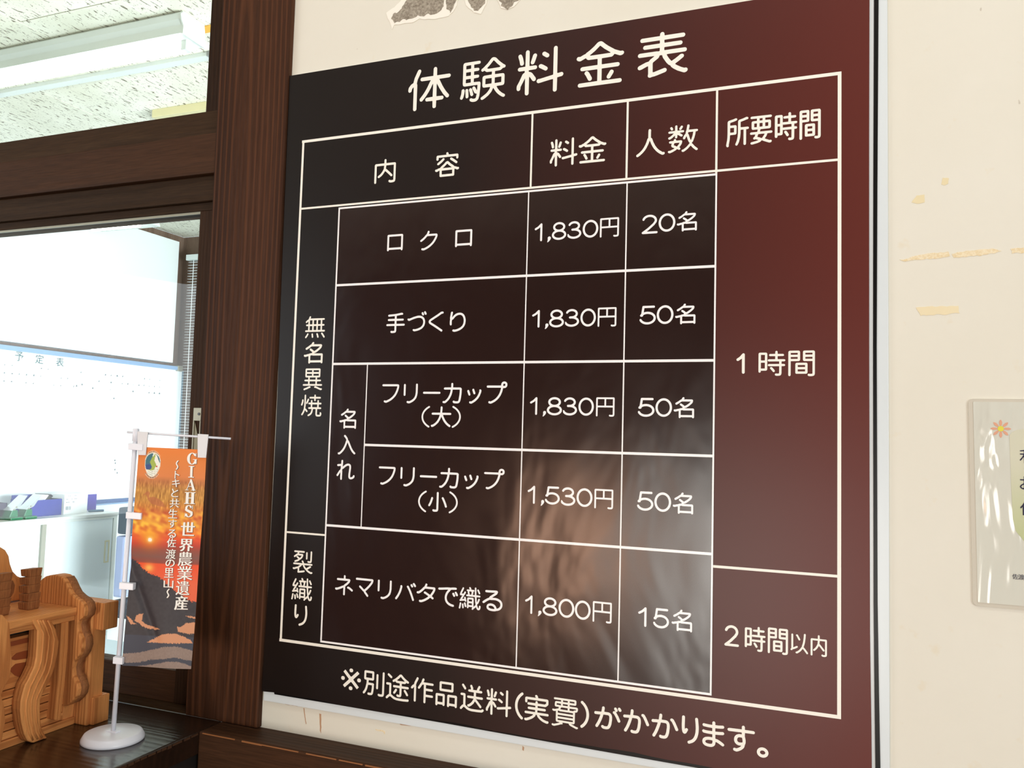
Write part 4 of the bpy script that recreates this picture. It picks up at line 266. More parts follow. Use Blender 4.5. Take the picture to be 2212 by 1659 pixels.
[[201,5,277,0,375,3,449,11,498,23,851,180,968,270,976,325,937,370,801,455,531,585,479,625,456,665,473,716,556,775,996,945,993,965,959,980,890,993,792,1000,694,997,596,982,285,875,106,795,9,710,2,655,57,584,135,535,415,400,523,315,506,270,437,220,78,55,100,25]],
[[9,2,209,0,230,7,219,145,219,521,230,540,542,465,882,363,931,362,949,369,1000,455,997,464,981,472,747,541,226,669,219,898,233,983,230,994,216,999,25,1000,1,988,14,874,14,131,0,17]],
[[527,2,604,5,655,16,666,25,594,353,598,366,990,429,1000,440,985,518,966,530,594,466,571,472,527,680,529,694,566,704,886,753,893,767,879,841,867,852,830,852,707,826,510,797,498,827,468,993,458,999,434,1000,345,984,327,975,365,804,369,781,364,773,138,738,11,727,3,717,19,629,34,618,364,672,387,671,431,477,433,445,397,434,185,402,11,381,0,366,17,288,34,277,453,342,469,288,517,21]],
[[368,2,698,0,894,15,980,26,997,35,1000,122,991,137,945,138,842,120,635,101,503,96,382,106,294,127,221,163,185,203,167,251,173,309,194,356,236,409,296,459,371,506,509,577,928,760,950,773,952,782,899,854,882,861,848,860,727,798,411,657,394,655,335,739,206,993,193,999,158,999,55,964,45,950,249,577,98,462,45,400,14,342,1,299,1,213,33,136,95,78,204,30,290,10]],
[[80,2,108,0,124,5,240,86,324,160,395,234,408,259,337,290,308,291,296,286,206,190,129,128,27,61,27,49],[868,2,904,2,965,43,969,53,949,75,799,200,676,293,643,293,583,255,585,243,724,130],[6,357,994,356,1000,378,1000,424,994,433,761,435,752,437,747,449,749,690,761,696,953,698,959,711,958,770,945,776,752,778,747,791,746,989,741,998,729,1000,647,1000,634,994,633,791,627,778,369,778,363,791,362,994,349,1000,255,998,249,985,247,782,235,776,55,776,47,770,45,757,45,707,51,698,235,696,247,690,247,441,235,435,6,433,0,416,0,365],[369,436,363,458,363,681,369,694,614,696,631,690,633,454,627,437]],
[[6,2,994,2,1000,15,1000,67,990,82,573,82,564,84,558,97,558,353,564,370,894,372,906,378,908,396,908,444,898,454,564,457,558,474,560,695,577,701,940,702,950,712,948,778,931,784,565,785,558,799,558,989,552,998,540,1000,456,1000,443,994,442,799,436,786,265,784,258,794,310,959,298,968,240,982,201,981,124,768,69,665,5,574,5,565,69,518,98,516,132,552,219,699,423,701,440,695,442,474,436,457,127,454,117,444,117,396,119,378,131,372,436,370,442,353,441,93,427,82,10,82,0,67,0,15]],
[[297,2,342,1,382,14,502,75,544,107,593,158,651,253,678,354,683,436,672,505,644,587,645,761,663,767,989,763,1000,779,1000,833,994,847,650,851,643,865,645,994,632,1000,529,1000,516,998,510,989,518,902,517,861,511,851,47,840,2,829,1,756,11,745,324,763,498,767,516,760,518,674,512,660,413,657,373,647,335,628,286,587,247,514,237,454,246,390,265,345,301,301,337,276,373,262,404,256,502,255,507,251,484,215,413,152,346,116,232,75,237,62],[449,340,408,358,377,390,362,432,362,473,374,514,400,548,431,569,467,576,507,560,532,532,544,505,544,436,535,400,512,363,484,344]],
[[510,2,623,5,693,15,783,40,835,65,919,127,956,175,988,248,1000,329,988,411,953,483,898,543,818,590,728,618,678,625,493,622,486,627,728,826,854,921,853,940,798,999,673,986,458,976,288,971,173,976,156,964,161,887,173,876,538,894,618,894,626,887,5,382,2,368,56,310,78,303,113,308,243,423,343,489,453,532,538,547,613,547,723,518,788,476,818,446,840,406,854,358,855,315,838,248,808,197,743,145,729,151,698,224,650,281,603,313,543,335,498,341,388,340,313,314,266,276,235,224,230,171,237,132,266,84,308,50,358,26,448,6],[488,93,443,103,403,122,369,161,365,195,371,219,388,240,418,258,463,264,508,248,551,214,583,166,599,113,593,99,558,92]],
[[157,2,245,0,257,6,261,128,269,129,293,106,316,105,329,111,404,216,448,296,498,410,515,420,641,420,654,414,654,120,641,114,404,112,398,95,398,44,403,36,991,36,996,44,996,95,990,112,776,114,768,116,762,128,764,414,776,420,970,422,976,439,976,485,971,494,546,496,537,498,533,506,581,687,590,700,990,702,1000,712,998,776,982,782,610,783,604,800,633,981,602,991,530,994,522,977,504,855,487,784,297,781,283,775,283,716,289,703,459,701,467,699,470,691,440,574,387,422,317,284,265,214,259,233,259,746,360,968,352,980,312,994,285,1000,261,996,162,792,94,686,0,569,37,494,55,487,75,492,138,567,150,569,152,19]],
[[259,2,275,1,283,8,322,77,349,149,375,245,401,429,405,617,411,630,494,632,507,626,509,479,515,466,854,464,866,466,872,475,875,626,887,632,970,632,980,642,980,688,974,697,887,699,875,704,872,776,862,786,787,785,782,772,781,709,771,699,606,701,600,709,598,781,585,787,531,787,510,780,508,709,503,701,420,699,406,709,407,810,424,816,982,816,992,831,992,877,987,885,730,889,685,990,664,1000,595,981,595,969,621,902,618,889,325,887,312,881,310,462,301,362,268,199,241,123,199,44,205,33],[405,2,428,1,519,25,693,96,767,58,837,29,924,5,957,4,999,61,997,69,875,102,775,149,777,157,846,222,879,266,925,341,938,374,936,383,887,406,423,400,418,387,420,340,428,335,478,331,536,240,612,153,602,141,540,114,372,65,373,52],[81,10,95,10,106,25,193,207,255,354,251,370,197,408,184,409,173,400,78,186,15,65,19,52],[693,202,629,257,583,320,584,333,813,331,812,320,781,278,726,222],[181,521,197,520,205,527,238,575,239,592,164,643,81,685,56,694,35,691,3,646,2,632,118,568],[606,529,600,550,600,617,606,630,767,632,780,626,781,542,775,529],[226,806,242,804,251,810,285,860,284,877,234,915,164,957,114,982,93,978,58,931,60,919,151,865]],
[[523,3,577,1,695,33,794,84,873,152,935,240,969,317,990,405,1000,503,995,580,968,693,944,755,898,830,827,905,744,957,681,983,595,1000,473,1000,369,979,301,952,197,885,109,791,69,729,33,652,15,595,0,513,0,394,15,307,44,229,82,168,129,124,174,104,251,98,292,108,338,137,384,188,419,245,458,327,528,554,589,889,604,892,658,874,713,844,749,814,808,740,849,642,864,554,864,461,854,405,836,348,799,276,772,238,717,187,613,129,476,95,475,80],[219,229,197,243,169,276,136,358,127,420,127,503,151,606,196,698,255,776,337,843,387,869,446,887,452,874,425,698,360,441,320,338,292,285,247,234]],
[[6,2,977,0,998,6,1000,74,990,85,579,86,565,97,564,236,571,250,923,252,940,259,941,322,932,333,579,333,570,336,564,349,564,453,571,467,890,469,903,475,905,980,899,998,127,1000,110,994,110,475,122,469,438,467,444,453,444,349,442,339,429,333,85,333,75,322,76,259,93,252,438,250,444,236,443,97,429,86,10,85,0,70,0,16],[230,551,224,574,224,682,230,696,429,698,446,691,448,565,442,551],[566,551,560,574,560,682,566,696,770,698,787,691,788,565,782,551],[230,777,224,800,224,903,230,917,429,919,446,912,448,791,442,777],[566,777,560,800,560,903,566,917,770,919,787,912,788,791,782,777]],
[[875,2,984,0,999,11,1000,765,994,782,885,784,869,773,868,184,862,172,847,170,580,170,565,176,563,981,557,998,448,1000,432,989,432,189,425,171,157,170,138,175,136,773,120,784,16,784,2,778,0,104,6,87,857,84,868,74,869,15]],
[[262,3,332,0,343,7,345,425,354,425,506,280,518,290,555,344,523,377,344,526,344,589,349,598,549,598,560,606,561,669,553,680,354,681,345,686,345,876,471,911,542,939,484,999,280,942,32,899,19,892,45,831,258,858,259,694,254,682,32,680,21,673,20,610,28,599,223,598,235,593,219,551,141,408,97,344,0,226,39,159,45,155,54,160,147,277,249,453,258,458],[744,3,879,0,919,5,949,14,974,28,994,62,1000,96,1000,972,992,988,919,988,911,977,911,100,904,87,892,82,719,81,716,71],[640,273,710,270,719,273,722,281,722,867,719,875,710,878,645,878,637,867]],
[[203,3,269,0,291,6,327,36,339,59,350,105,346,396,357,410,511,448,634,452,701,438,739,419,777,387,799,349,809,304,803,254,785,211,749,170,684,133,643,118,579,104,474,100,477,77,506,6,561,5,634,15,726,43,781,70,821,100,865,151,888,197,903,248,907,294,903,336,879,405,826,469,758,509,675,533,566,538,461,524,355,497,346,500,345,627,355,696,589,735,597,752,596,821,589,831,406,793,365,788,351,793,354,923,363,987,355,999,269,1000,257,992,261,789,255,775,81,774,26,781,19,775,18,701,26,689,54,684,250,684,260,678,255,464,163,412,91,359,42,308,0,225,1,170,35,106,109,43,163,15],[200,104,146,128,113,155,95,188,94,216,114,257,149,299,219,350,255,367,261,354,260,137,245,110],[946,618,959,618,984,655,1000,682,995,696,813,819,744,858,726,856,694,803,694,788,808,719]],
[[161,3,233,0,244,7,245,732,324,888,358,972,355,978,288,1000,275,993,246,922,166,770,77,643,0,555,42,483,53,478,81,504,145,585,158,592],[567,3,737,0,774,5,833,26,856,62,862,92,862,677,871,682,997,685,1000,749,993,764,871,765,863,769,861,985,854,996,787,996,776,989,775,774,770,765,351,765,336,757,335,694,342,683,762,682,775,677,774,98,762,84,724,78,539,81,537,71],[559,264,573,262,628,292,636,298,636,306,525,492,481,558,468,565,409,536,407,525]],
[[160,3,234,3,238,160,242,162,267,142,299,108,310,112,387,217,495,428,507,420,666,420,675,415,675,121,662,115,418,115,411,104,413,36,993,36,996,104,989,115,764,116,755,125,756,415,768,420,968,421,975,432,972,495,528,498,519,503,576,701,993,702,1000,713,997,780,595,785,592,801,624,982,617,989,544,995,503,786,303,783,293,776,292,713,299,702,475,702,485,696,454,575,397,419,327,285,267,201,242,176,237,188,237,751,318,911,342,974,328,984,270,999,168,793,96,684,0,570,36,499,46,492,98,549,148,615,157,616]],
[[262,3,268,2,279,15,316,86,341,153,366,245,392,425,398,638,402,641,414,631,506,631,515,626,516,471,523,464,536,464,861,464,869,475,870,626,878,631,966,631,977,638,974,697,878,700,870,704,868,780,857,787,794,784,791,709,786,701,598,701,593,709,590,784,527,787,516,780,516,709,511,701,414,700,402,689,397,705,398,810,410,815,983,815,990,826,987,885,724,889,682,985,665,1000,607,987,601,981,631,897,627,889,318,885,315,458,307,362,272,200,247,128,202,40],[408,3,423,1,552,38,694,102,811,43,899,13,953,4,998,61,999,70,871,103,769,149,844,224,876,266,922,341,936,375,934,383,891,405,427,400,427,337,485,331,544,238,622,153,615,145,547,116,377,67,375,57],[76,15,84,13,91,19,154,145,247,358,242,371,189,408,176,400,80,187,16,65,19,53],[690,198,623,258,574,325,576,333,824,333,824,325,790,278,715,207,698,196],[183,521,193,525,228,575,229,592,151,644,59,690,38,693,7,651,1,634,121,567],[598,529,593,546,593,621,598,630,778,631,791,626,791,538,786,529],[228,805,239,807,270,851,278,864,277,874,189,937,109,979,97,979,57,922,155,863]],
[[293,3,426,0,469,5,520,23,542,48,549,74,549,528,554,541,858,541,858,532,819,470,739,363,802,321,831,345,888,418,992,581,999,603,939,633,704,629,699,634,707,652,703,661,599,714,601,724,789,866,874,945,873,958,824,997,110,994,107,927,114,916,695,915,709,910,614,830,507,760,311,843,295,834,265,790,264,781,272,774,541,647,564,634,562,630,16,629,1,621,0,554,7,543,448,542,461,536,461,97,455,88,439,82,272,81,267,74]],
[[58,1,68,1,81,10,152,94,228,233,279,163,346,101,395,72,479,41,613,19,718,15,972,18,1000,93,995,99,647,100,563,109,546,118,545,317,550,329,861,330,869,333,872,350,872,400,865,406,550,408,545,421,546,574,559,579,819,580,826,591,823,657,190,658,187,591,194,580,446,579,458,574,458,142,454,139,441,142,370,184,312,246,260,346,281,445,283,483,269,490,207,494,200,487,173,343,137,238,80,138,0,51],[47,636,127,636,130,786,135,794,861,795,870,794,874,786,877,636,953,634,960,645,960,865,949,872,571,872,508,993,492,999,426,977,466,885,462,872,47,869]],
[[228,1,594,127,585,190,579,195,332,122,320,123,321,354,412,426,487,496,539,388,593,299,638,241,708,170,825,87,913,45,946,34,955,39,999,98,998,106,900,144,847,173,758,236,738,262,909,384,934,405,936,417,888,453,871,458,788,387,687,314,667,333,621,401,575,497,587,502,963,503,970,514,968,573,550,576,541,580,540,589,540,661,545,669,875,670,884,673,887,682,886,732,879,739,545,740,540,753,540,820,545,829,930,830,937,841,934,901,545,904,540,913,538,997,474,1000,462,999,455,993,455,913,449,904,69,900,66,841,74,830,441,830,454,825,455,749,449,740,136,739,127,736,125,724,125,678,132,671,449,669,455,657,455,585,450,577,36,576,25,568,25,514,32,503,362,502,373,497,320,451,186,367,0,283,44,221,53,217,140,253,220,295,232,295,233,127,220,94,196,68]],
]
# placed glyphs of the sign: [glyph index, x0, x1, z0, z1] in hundredths of a millimetre
D['p'] = [
 ('base', [[0,-56577,-49984,45650,51601],[1,-48449,-41781,45837,51702],[2,-40133,-33592,45723,51910],[3,-31829,-25526,45793,51587],[4,-23729,-17442,45840,51537]]),
 ('base', [[5,-61542,-58123,35760,39230],[6,-51906,-48257,35816,39216]]),
 ('base', [[2,-35176,-31434,35663,39287],[3,-31285,-27612,35716,39146]]),
 ('base', [[7,-23723,-20128,35782,39228],[8,-19747,-16093,35874,39315]]),
 ('base', [[9,-12714,-10074,35892,39391],[10,-9948,-7386,35920,39331],[11,-7113,-4605,35986,39362],[12,-4362,-2025,35873,39380]]),
 ('ov', [[13,-58994,-56511,25911,28244],[14,-53801,-51157,25698,28394],[13,-48454,-45949,25848,28189]]),
 ('ov', [[15,-58651,-55743,14348,17148],[16,-55342,-52408,14510,17247],[17,-52057,-49830,14376,17113],[18,-48861,-46513,14304,17055]]),
 ('base', [[19,-72143,-68751,13918,17113],[20,-72180,-68945,10220,13343],[21,-72132,-68846,6356,9503],[22,-72283,-68750,2596,5741]]),
 ('ov', [[20,-65636,-62891,952,3786],[23,-65701,-62830,-2680,87],[24,-65753,-62794,-6218,-3422]]),
 ('ov', [[25,-58909,-56256,4662,7232],[26,-55517,-53371,4612,7313],[27,-52546,-49915,5935,6219],[28,-49558,-46762,4672,7422],[29,-45954,-43906,4657,6643],[30,-43160,-40241,4688,7617]]),
 ('ov', [[31,-52643,-51408,1380,4288],[32,-51188,-48199,1480,4259],[33,-48065,-46784,1412,4336]]),
 ('ov', [[25,-58969,-56346,-6597,-4106],[26,-55558,-53388,-6671,-4028],[27,-52586,-49985,-5330,-5046],[28,-49646,-46814,-6614,-3908],[29,-46027,-43941,-6604,-4681],[30,-43167,-40281,-6483,-3752]]),
 ('ov', [[31,-52712,-51466,-9964,-7082],[34,-51179,-48406,-9809,-7176],[33,-48108,-46834,-9892,-7011]]),
 ('ov', [[35,-37001,-35951,25896,28254],[36,-35233,-34744,25694,26447],[37,-34617,-32678,25917,28246],[38,-32497,-30659,25929,28214],[39,-30481,-28420,25939,28229],[40,-28201,-25742,25847,28322]]),
 ('ov', [[41,-22833,-20852,25935,28318],[39,-20742,-18681,26044,28323],[20,-18504,-16074,25934,28416]]),
 ('ov', [[35,-37046,-36002,14583,16876],[36,-35258,-34787,14370,15090],[37,-34706,-32702,14548,16852],[38,-32553,-30696,14582,16857],[39,-30519,-28500,14559,16843],[40,-28253,-25851,14480,16907]]),
 ('ov', [[42,-22918,-20908,14619,16938],[39,-20798,-18750,14619,16934],[20,-18547,-16107,14540,17042]]),
 ('ov', [[35,-37027,-36035,3311,5590],[36,-35265,-34812,3118,3829],[37,-34716,-32695,3283,5607],[38,-32546,-30702,3299,5593],[39,-30526,-28519,3302,5578],[40,-28230,-25873,3232,5619]]),
 ('ov', [[42,-22930,-20892,3279,5589],[39,-20769,-18763,3312,5563],[20,-18562,-16125,3179,5710]]),
 ('ov', [[35,-37033,-36031,-8014,-5727],[36,-35221,-34771,-8205,-7455],[42,-34677,-32713,-7980,-5704],[38,-32535,-30659,-8020,-5719],[39,-30513,-28448,-8041,-5733],[40,-28203,-25819,-8146,-5732]]),
 ('ov', [[42,-22828,-20846,-8077,-5766],[39,-20724,-18706,-8090,-5771],[20,-18506,-16088,-8209,-5674]]),
 ('base', [[43,-72463,-69110,-19645,-16472],[44,-72488,-69007,-23446,-20288],[45,-71846,-69669,-26981,-24049]]),
 ('ov', [[46,-65215,-62341,-22059,-19303],[47,-61923,-59143,-21926,-19487],[26,-58434,-56291,-22008,-19411],[48,-55685,-52590,-21825,-19429],[49,-52455,-49692,-21851,-19331],[50,-49269,-46384,-22001,-19491],[44,-46207,-43109,-22117,-19215],[51,-42869,-40075,-21995,-19354]]),
 ('ov', [[35,-36994,-36005,-21810,-19509],[36,-35237,-34768,-21981,-21278],[37,-34633,-32667,-21815,-19509],[39,-32535,-30481,-21803,-19494],[39,-30415,-28392,-21831,-19503],[40,-28123,-25730,-21935,-19425]]),
 ('ov', [[35,-22468,-21455,-21859,-19550],[42,-20643,-18758,-21837,-19497],[20,-18448,-16044,-21928,-19412]]),
 ('base', [[52,-11279,-10325,8511,10921],[53,-8775,-5801,8251,11162],[54,-5471,-2590,8203,11155]]),
 ('base', [[55,-12339,-10704,-22993,-20611],[56,-10061,-7782,-23267,-20486],[57,-7535,-5354,-23292,-20409],[58,-5086,-3223,-22962,-20721],[59,-2959,-1257,-23013,-20705]]),
 ('base', [[60,-63678,-60542,-34691,-31798],[61,-60174,-56894,-34941,-31670],[62,-56606,-53122,-35077,-31627],[63,-52847,-49517,-34873,-31657],[64,-49175,-46081,-34879,-31729],[65,-45639,-42272,-34932,-31617],[2,-41990,-38516,-34973,-31659],[66,-38013,-36905,-34952,-31630],[67,-36737,-33511,-34992,-31689],[68,-33104,-29702,-35084,-31625],[69,-29410,-28329,-34806,-31587]]),
 ('base', [[70,-27687,-24319,-34513,-31746],[71,-24092,-20941,-34482,-31703],[71,-20663,-17501,-34542,-31718],[72,-17104,-15138,-34665,-31542],[73,-14748,-12243,-34645,-31711],[74,-11896,-8870,-34693,-31711],[75,-8642,-7384,-34905,-33786]]),
]
D['f'] = [
 ('c1', 76,7987,9384,-4583,-2944),
 ('c1', 77,8254,9051,-6351,-4765),
 ('c1', 78,7903,9347,-8174,-6572),
 ('c1', 79,7900,9362,-9953,-8354),
 ('c1', 80,8066,9139,-11759,-10114),
 ('c1', 81,7680,9565,-14267,-12401),
 ('c1', 82,7644,9501,-16347,-14675),
 ('c1', 83,7558,9490,-18335,-16427),
 ('c1', 84,7553,9593,-20240,-18369),
 ('c1', 85,7475,9314,-22255,-20335),
 ('c1', 86,7386,9201,-24242,-22347),
 ('c2', 87,6489,6858,-5334,-4044),
 ('c2', 88,6411,7059,-6523,-5483),
 ('c2', 89,6126,7161,-7694,-6606),
 ('c2', 90,6120,7046,-9071,-7916),
 ('c2', 91,5998,7271,-10482,-9279),
 ('c2', 92,5928,7120,-11934,-10684),
 ('c2', 93,6003,7094,-13194,-12113),
 ('c2', 94,6028,7119,-14569,-13441),
 ('c2', 95,5977,7206,-15844,-14619),
 ('c2', 96,5919,7244,-17407,-16076),
 ('c2', 97,5955,7180,-18477,-17496),
 ('c2', 98,5840,7108,-19939,-18634),
 ('c2', 99,5809,7131,-21363,-20050),
 ('c2', 87,6270,6655,-22688,-21442),
]
D['n'] = {'利': 100, 'お': 101, '付': 102, '佐': 103, '渡': 104, '予': 105, '定': 106, '表': 107}
D['hill'] = [[-0.103,0.519],[0.021,0.519],[0.062,0.521],[0.112,0.532],[0.151,0.543],[0.19,0.558],[0.252,0.571],[0.313,0.58],[0.41,0.587],[0.509,0.606],[0.586,0.632],[0.71,0.654],[0.81,0.676],[0.934,0.698],[1.125,0.707],[1.203,1.02],[-0.049,1.02]]
D['fields'] = [[[-0.004,0.774],[0.07,0.787],[0.116,0.805],[0.164,0.811],[0.077,0.814]],[[0.125,0.796],[0.144,0.776],[0.188,0.764],[0.241,0.763],[0.232,0.796],[0.301,0.812],[0.421,0.822],[0.511,0.826],[0.447,0.833],[0.293,0.827],[0.193,0.807]],[[0.756,0.814],[0.815,0.812],[0.875,0.796],[0.981,0.792],[1.029,0.796],[1.028,0.838],[0.97,0.845],[0.911,0.844],[0.773,0.835]],[[0.861,0.763],[1.046,0.768],[1.048,0.777],[0.892,0.769]],[[0.326,0.89],[0.57,0.849],[0.734,0.845],[0.855,0.855],[0.953,0.871],[0.998,0.885],[0.745,0.888]]]
D['fields2'] = [[[-0.067,0.949],[0.226,0.938],[0.399,0.923],[0.584,0.906],[0.748,0.901],[0.928,0.912],[1.061,0.925],[1.072,0.969],[0.856,0.956],[0.749,0.951],[0.597,0.96],[0.41,0.967],[0.237,0.982],[-0.057,0.989]],[[0.16,1.004],[0.416,0.989],[0.647,0.971],[0.789,0.969],[0.933,0.98],[1.066,0.993],[1.073,1.02],[-0.049,1.02]]]
D['ibis'] = [[[0.095,0.237],[0.129,0.218],[0.166,0.206],[0.197,0.203],[0.215,0.211],[0.21,0.231],[0.278,0.227],[0.354,0.236],[0.422,0.252],[0.458,0.272],[0.362,0.269],[0.254,0.259],[0.197,0.242],[0.171,0.222],[0.143,0.219]]]
D['emb'] = [0.2228,0.0796,0.1144,0.0562]
D['sun'] = [0.2761,0.4241]
D['flagc'] = [[0.0129,-0.0232],[0.1068,-0.0251],[0.0069,-0.3189],[0.101,-0.3206]]
_gc = {}
def glyph(i):
    if i in _gc: return _gc[i]
    cu = bpy.data.curves.new('outline', 'CURVE'); cu.dimensions = '2D'; cu.fill_mode = 'BOTH'
    for lp in D['g'][i]:
        s = cu.splines.new('POLY'); n = len(lp) // 2; s.points.add(n - 1); s.use_cyclic_u = True
        for k in range(n): s.points[k].co = (lp[2 * k] / 1000, lp[2 * k + 1] / 1000, 0, 1)
    o = bpy.data.objects.new('outline', cu)
    me = o.to_mesh()
    r = ([(v.co.x, v.co.y) for v in me.vertices], [list(p.vertices) for p in me.polygons])
    o.to_mesh_clear(); bpy.data.objects.remove(o); bpy.data.curves.remove(cu)
    _gc[i] = r
    return r
def text_to(b, items, fn):
    for i, x0, x1, z0, z1 in items:
        vs, fs = glyph(i)
        b.add([fn(x0 + (x1 - x0) * u, z0 + (z1 - z0) * v) for u, v in vs], fs)

# ------------------------------------------------------------------ materials
M_wall = mat('cream_plaster', C3(237, 228, 211), 0.62, 0.35)
nt = M_wall.node_tree; v = coords(nt)
a = noise_tex(nt, v, 2.2, 5, 0.6); b_ = noise_tex(nt, v, 38, 3, 0.6); c_ = noise_tex(nt, coords(nt, (1, 1, 0.6)), 95, 2, 0.5)
c = ramp(nt, a, [(0.3, C3(226, 221, 206)), (0.7, C3(231, 227, 215))])
c = mixc(nt, ramp(nt, b_, [(0.66, G4(0)), (0.76, G4(0.35))]), c, C3(224, 208, 176))
c = mixc(nt, ramp(nt, c_, [(0.80, G4(0)), (0.83, G4(0.4))]), c, C3(150, 130, 105))
nt.links.new(c, P(M_wall).inputs['Base Color']); bump(nt, M_wall, noise_tex(nt, v, 30, 5, 0.6), 0.25, 0.0012)
M_white = mat('painted_white_wall', C3(226, 232, 232), 0.6, 0.3)
M_wdark = wood('dark_stained_wood', C3(48, 25, 14), C3(72, 37, 23), C3(112, 62, 38), 'z', 1.0, 0.55, 0.55, wave=0.75)
M_pillar = wood('pillar_stained_cedar', C3(54, 32, 20), C3(74, 45, 29), C3(126, 72, 44), 'z', 1.0, 0.55, 0.5, wave=0.0)
nt = M_pillar.node_tree
tc = node(nt, 'ShaderNodeTexCoord'); mp = node(nt, 'ShaderNodeMapping'); mp.inputs['Location'].default_value = (0.853, 0.02, -0.012); mp.inputs['Scale'].default_value = (1, 1, 0.04); nt.links.new(tc.outputs['Object'], mp.inputs[0])
wv = node(nt, 'ShaderNodeTexWave', wave_type='RINGS', rings_direction='SPHERICAL'); nt.links.new(mp.outputs[0], wv.inputs['Vector'])
wv.inputs['Scale'].default_value = 34; wv.inputs['Distortion'].default_value = 6; wv.inputs['Detail'].default_value = 2; wv.inputs['Detail Scale'].default_value = 0.5
wl = ramp(nt, wv.outputs[1], [(0.6, G4(0)), (0.98, G4(0.4))])
old = P(M_pillar).inputs['Base Color'].links[0].from_socket
nt.links.new(mixc(nt, wl, old, C3(104, 64, 40)), P(M_pillar).inputs['Base Color'])
M_wdarkx = wood('dark_stained_beam', C3(52, 33, 20), C3(74, 48, 31), C3(92, 60, 40), 'x', 1.0, 0.55, 0.4, wave=0.4)
M_wgrey = wood('weathered_dark_wood', C3(44, 30, 18), C3(64, 45, 28), C3(84, 62, 42), 'x', 1.3, 0.6, 0.4, wave=0.3)
M_wgreyz = wood('weathered_dark_upright', C3(42, 27, 16), C3(58, 38, 24), C3(76, 52, 34), 'z', 1.3, 0.6, 0.4, wave=0.3)
M_count = wood('polished_dark_counter', C3(30, 18, 12), C3(44, 27, 18), C3(58, 36, 24), 'x', 0.8, 0.26, 0.25, wave=0.4)
P(M_count).inputs['Specular IOR Level'].default_value = 0.5; P(M_count).inputs['Coat Weight'].default_value = 0.3; P(M_count).inputs['Coat Roughness'].default_value = 0.22
M_black = mat('black_side_and_gap_shade', C3(24, 20, 18), 0.55)  # plain black for the counter side and the painted shade under the lid
M_orange_edge = mat('bare_worn_wood', C3(150, 94, 50), 0.6)
M_office_wood = wood('grey_brown_office_wood', C3(104, 84, 72), C3(128, 106, 92), C3(140, 118, 104), 'z', 1.0, 0.4, 0.2, wave=0.3)
M_floor = wood('floor_boards', C3(92, 62, 40), C3(120, 84, 56), C3(140, 102, 70), 'y', 0.6, 0.35, 0.2, wave=0.5)
M_ofloor = mat('grey_floor_tile', C3(150, 156, 160), 0.4)
M_glass = bpy.data.materials.new('window_glass'); M_glass.use_nodes = True
nt = M_glass.node_tree; nt.nodes.clear()
out = node(nt, 'ShaderNodeOutputMaterial'); mx = node(nt, 'ShaderNodeMixShader'); tr = node(nt, 'ShaderNodeBsdfTransparent'); gl = node(nt, 'ShaderNodeBsdfGlossy'); lw_ = node(nt, 'ShaderNodeLayerWeight'); fr = node(nt, 'ShaderNodeMath', operation='POWER'); fm = node(nt, 'ShaderNodeMath', operation='MULTIPLY_ADD')
gl.inputs['Roughness'].default_value = 0.0; tr.inputs[0].default_value = (0.96, 0.985, 0.98, 1)
fr.inputs[1].default_value = 5.0; fm.inputs[1].default_value = 0.8; fm.inputs[2].default_value = 0.02; nt.links.new(lw_.outputs['Facing'], fr.inputs[0]); nt.links.new(fr.outputs[0], fm.inputs[0]); nt.links.new(fm.outputs[0], mx.inputs[0]); nt.links.new(tr.outputs[0], mx.inputs[1]); nt.links.new(gl.outputs[0], mx.inputs[2]); nt.links.new(mx.outputs[0], out.inputs[0])
M_plast = mat('white_plastic', C3(234, 236, 246), 0.25, 0.5)
M_alu = mat('brushed_metal', C3(158, 156, 138), 0.4, 0.5, metal=0.4)
M_blackp = mat('black_plastic', C3(12, 13, 14), 0.3)

# ------------------------------------------------------------------ room shell
ZC, ZF, XL, YB = 1.38, -1.5, -4.36, 3.56
def struct(name, b, m, **k): return tag(obj(name, b, m, **k), kind='structure')
struct('floor', B().box(XL, 2.5, -4.5, 0.12, ZF - 0.1, ZF), M_floor)
struct('floor', B().box(XL, 1.5, 0.12, YB, ZF - 0.1, ZF), M_ofloor)
struct('ceiling', B().box(XL, 2.5, -4.5, 0.05, ZC, ZC + 0.1), M_wall)
WZ = ZC
b = B().box(-0.775, 2.5, 0.006, 0.12, -0.46, ZC).box(XL, 2.5, 0.012, 0.11, ZF, -0.44).box(XL, -2.3, 0.006, 0.12, -0.46, ZC).box(-2.3, -0.775, 0.02, 0.11, 1.02, ZC)
wall = struct('wall_front', b, M_wall)
struct('wall_right', B().box(2.5, 2.6, -4.5, 0.12, ZF, ZC), M_wall)
struct('wall_left', B().box(XL - 0.1, XL, -4.5, 0.006, ZF, ZC), M_wall)
struct('wall_back', B().box(XL, 2.5, -4.6, -4.5, ZF, ZC), wood('brown_panel_wall', C3(70, 40, 24), C3(110, 66, 40), C3(130, 84, 52), 'z', 0.7, 0.5, 0.2))
struct('wall_left', B().box(XL - 0.1, XL, 0.12, YB, ZF, ZC), M_office_wood)
struct('wall_left', B().box(XL, XL + 0.045, 0.12, 3.47, 0.472, ZC - 0.055).box(XL, XL + 0.045, 0.12, 3.47, ZF, -0.47), M_white)
struct('wall_back', B().box(XL, -4.2, YB, YB + 0.1, ZF, ZC).box(-4.2, -1.6, YB, YB + 0.1, 1.12, ZC).box(-1.6, 1.5, YB, YB + 0.1, ZF, ZC).box(-4.2, -1.6, YB, YB + 0.1, ZF, -0.9), M_office_wood)
struct('wall_right', B().box(1.5, 1.6, 0.12, YB, ZF, ZC), M_white)
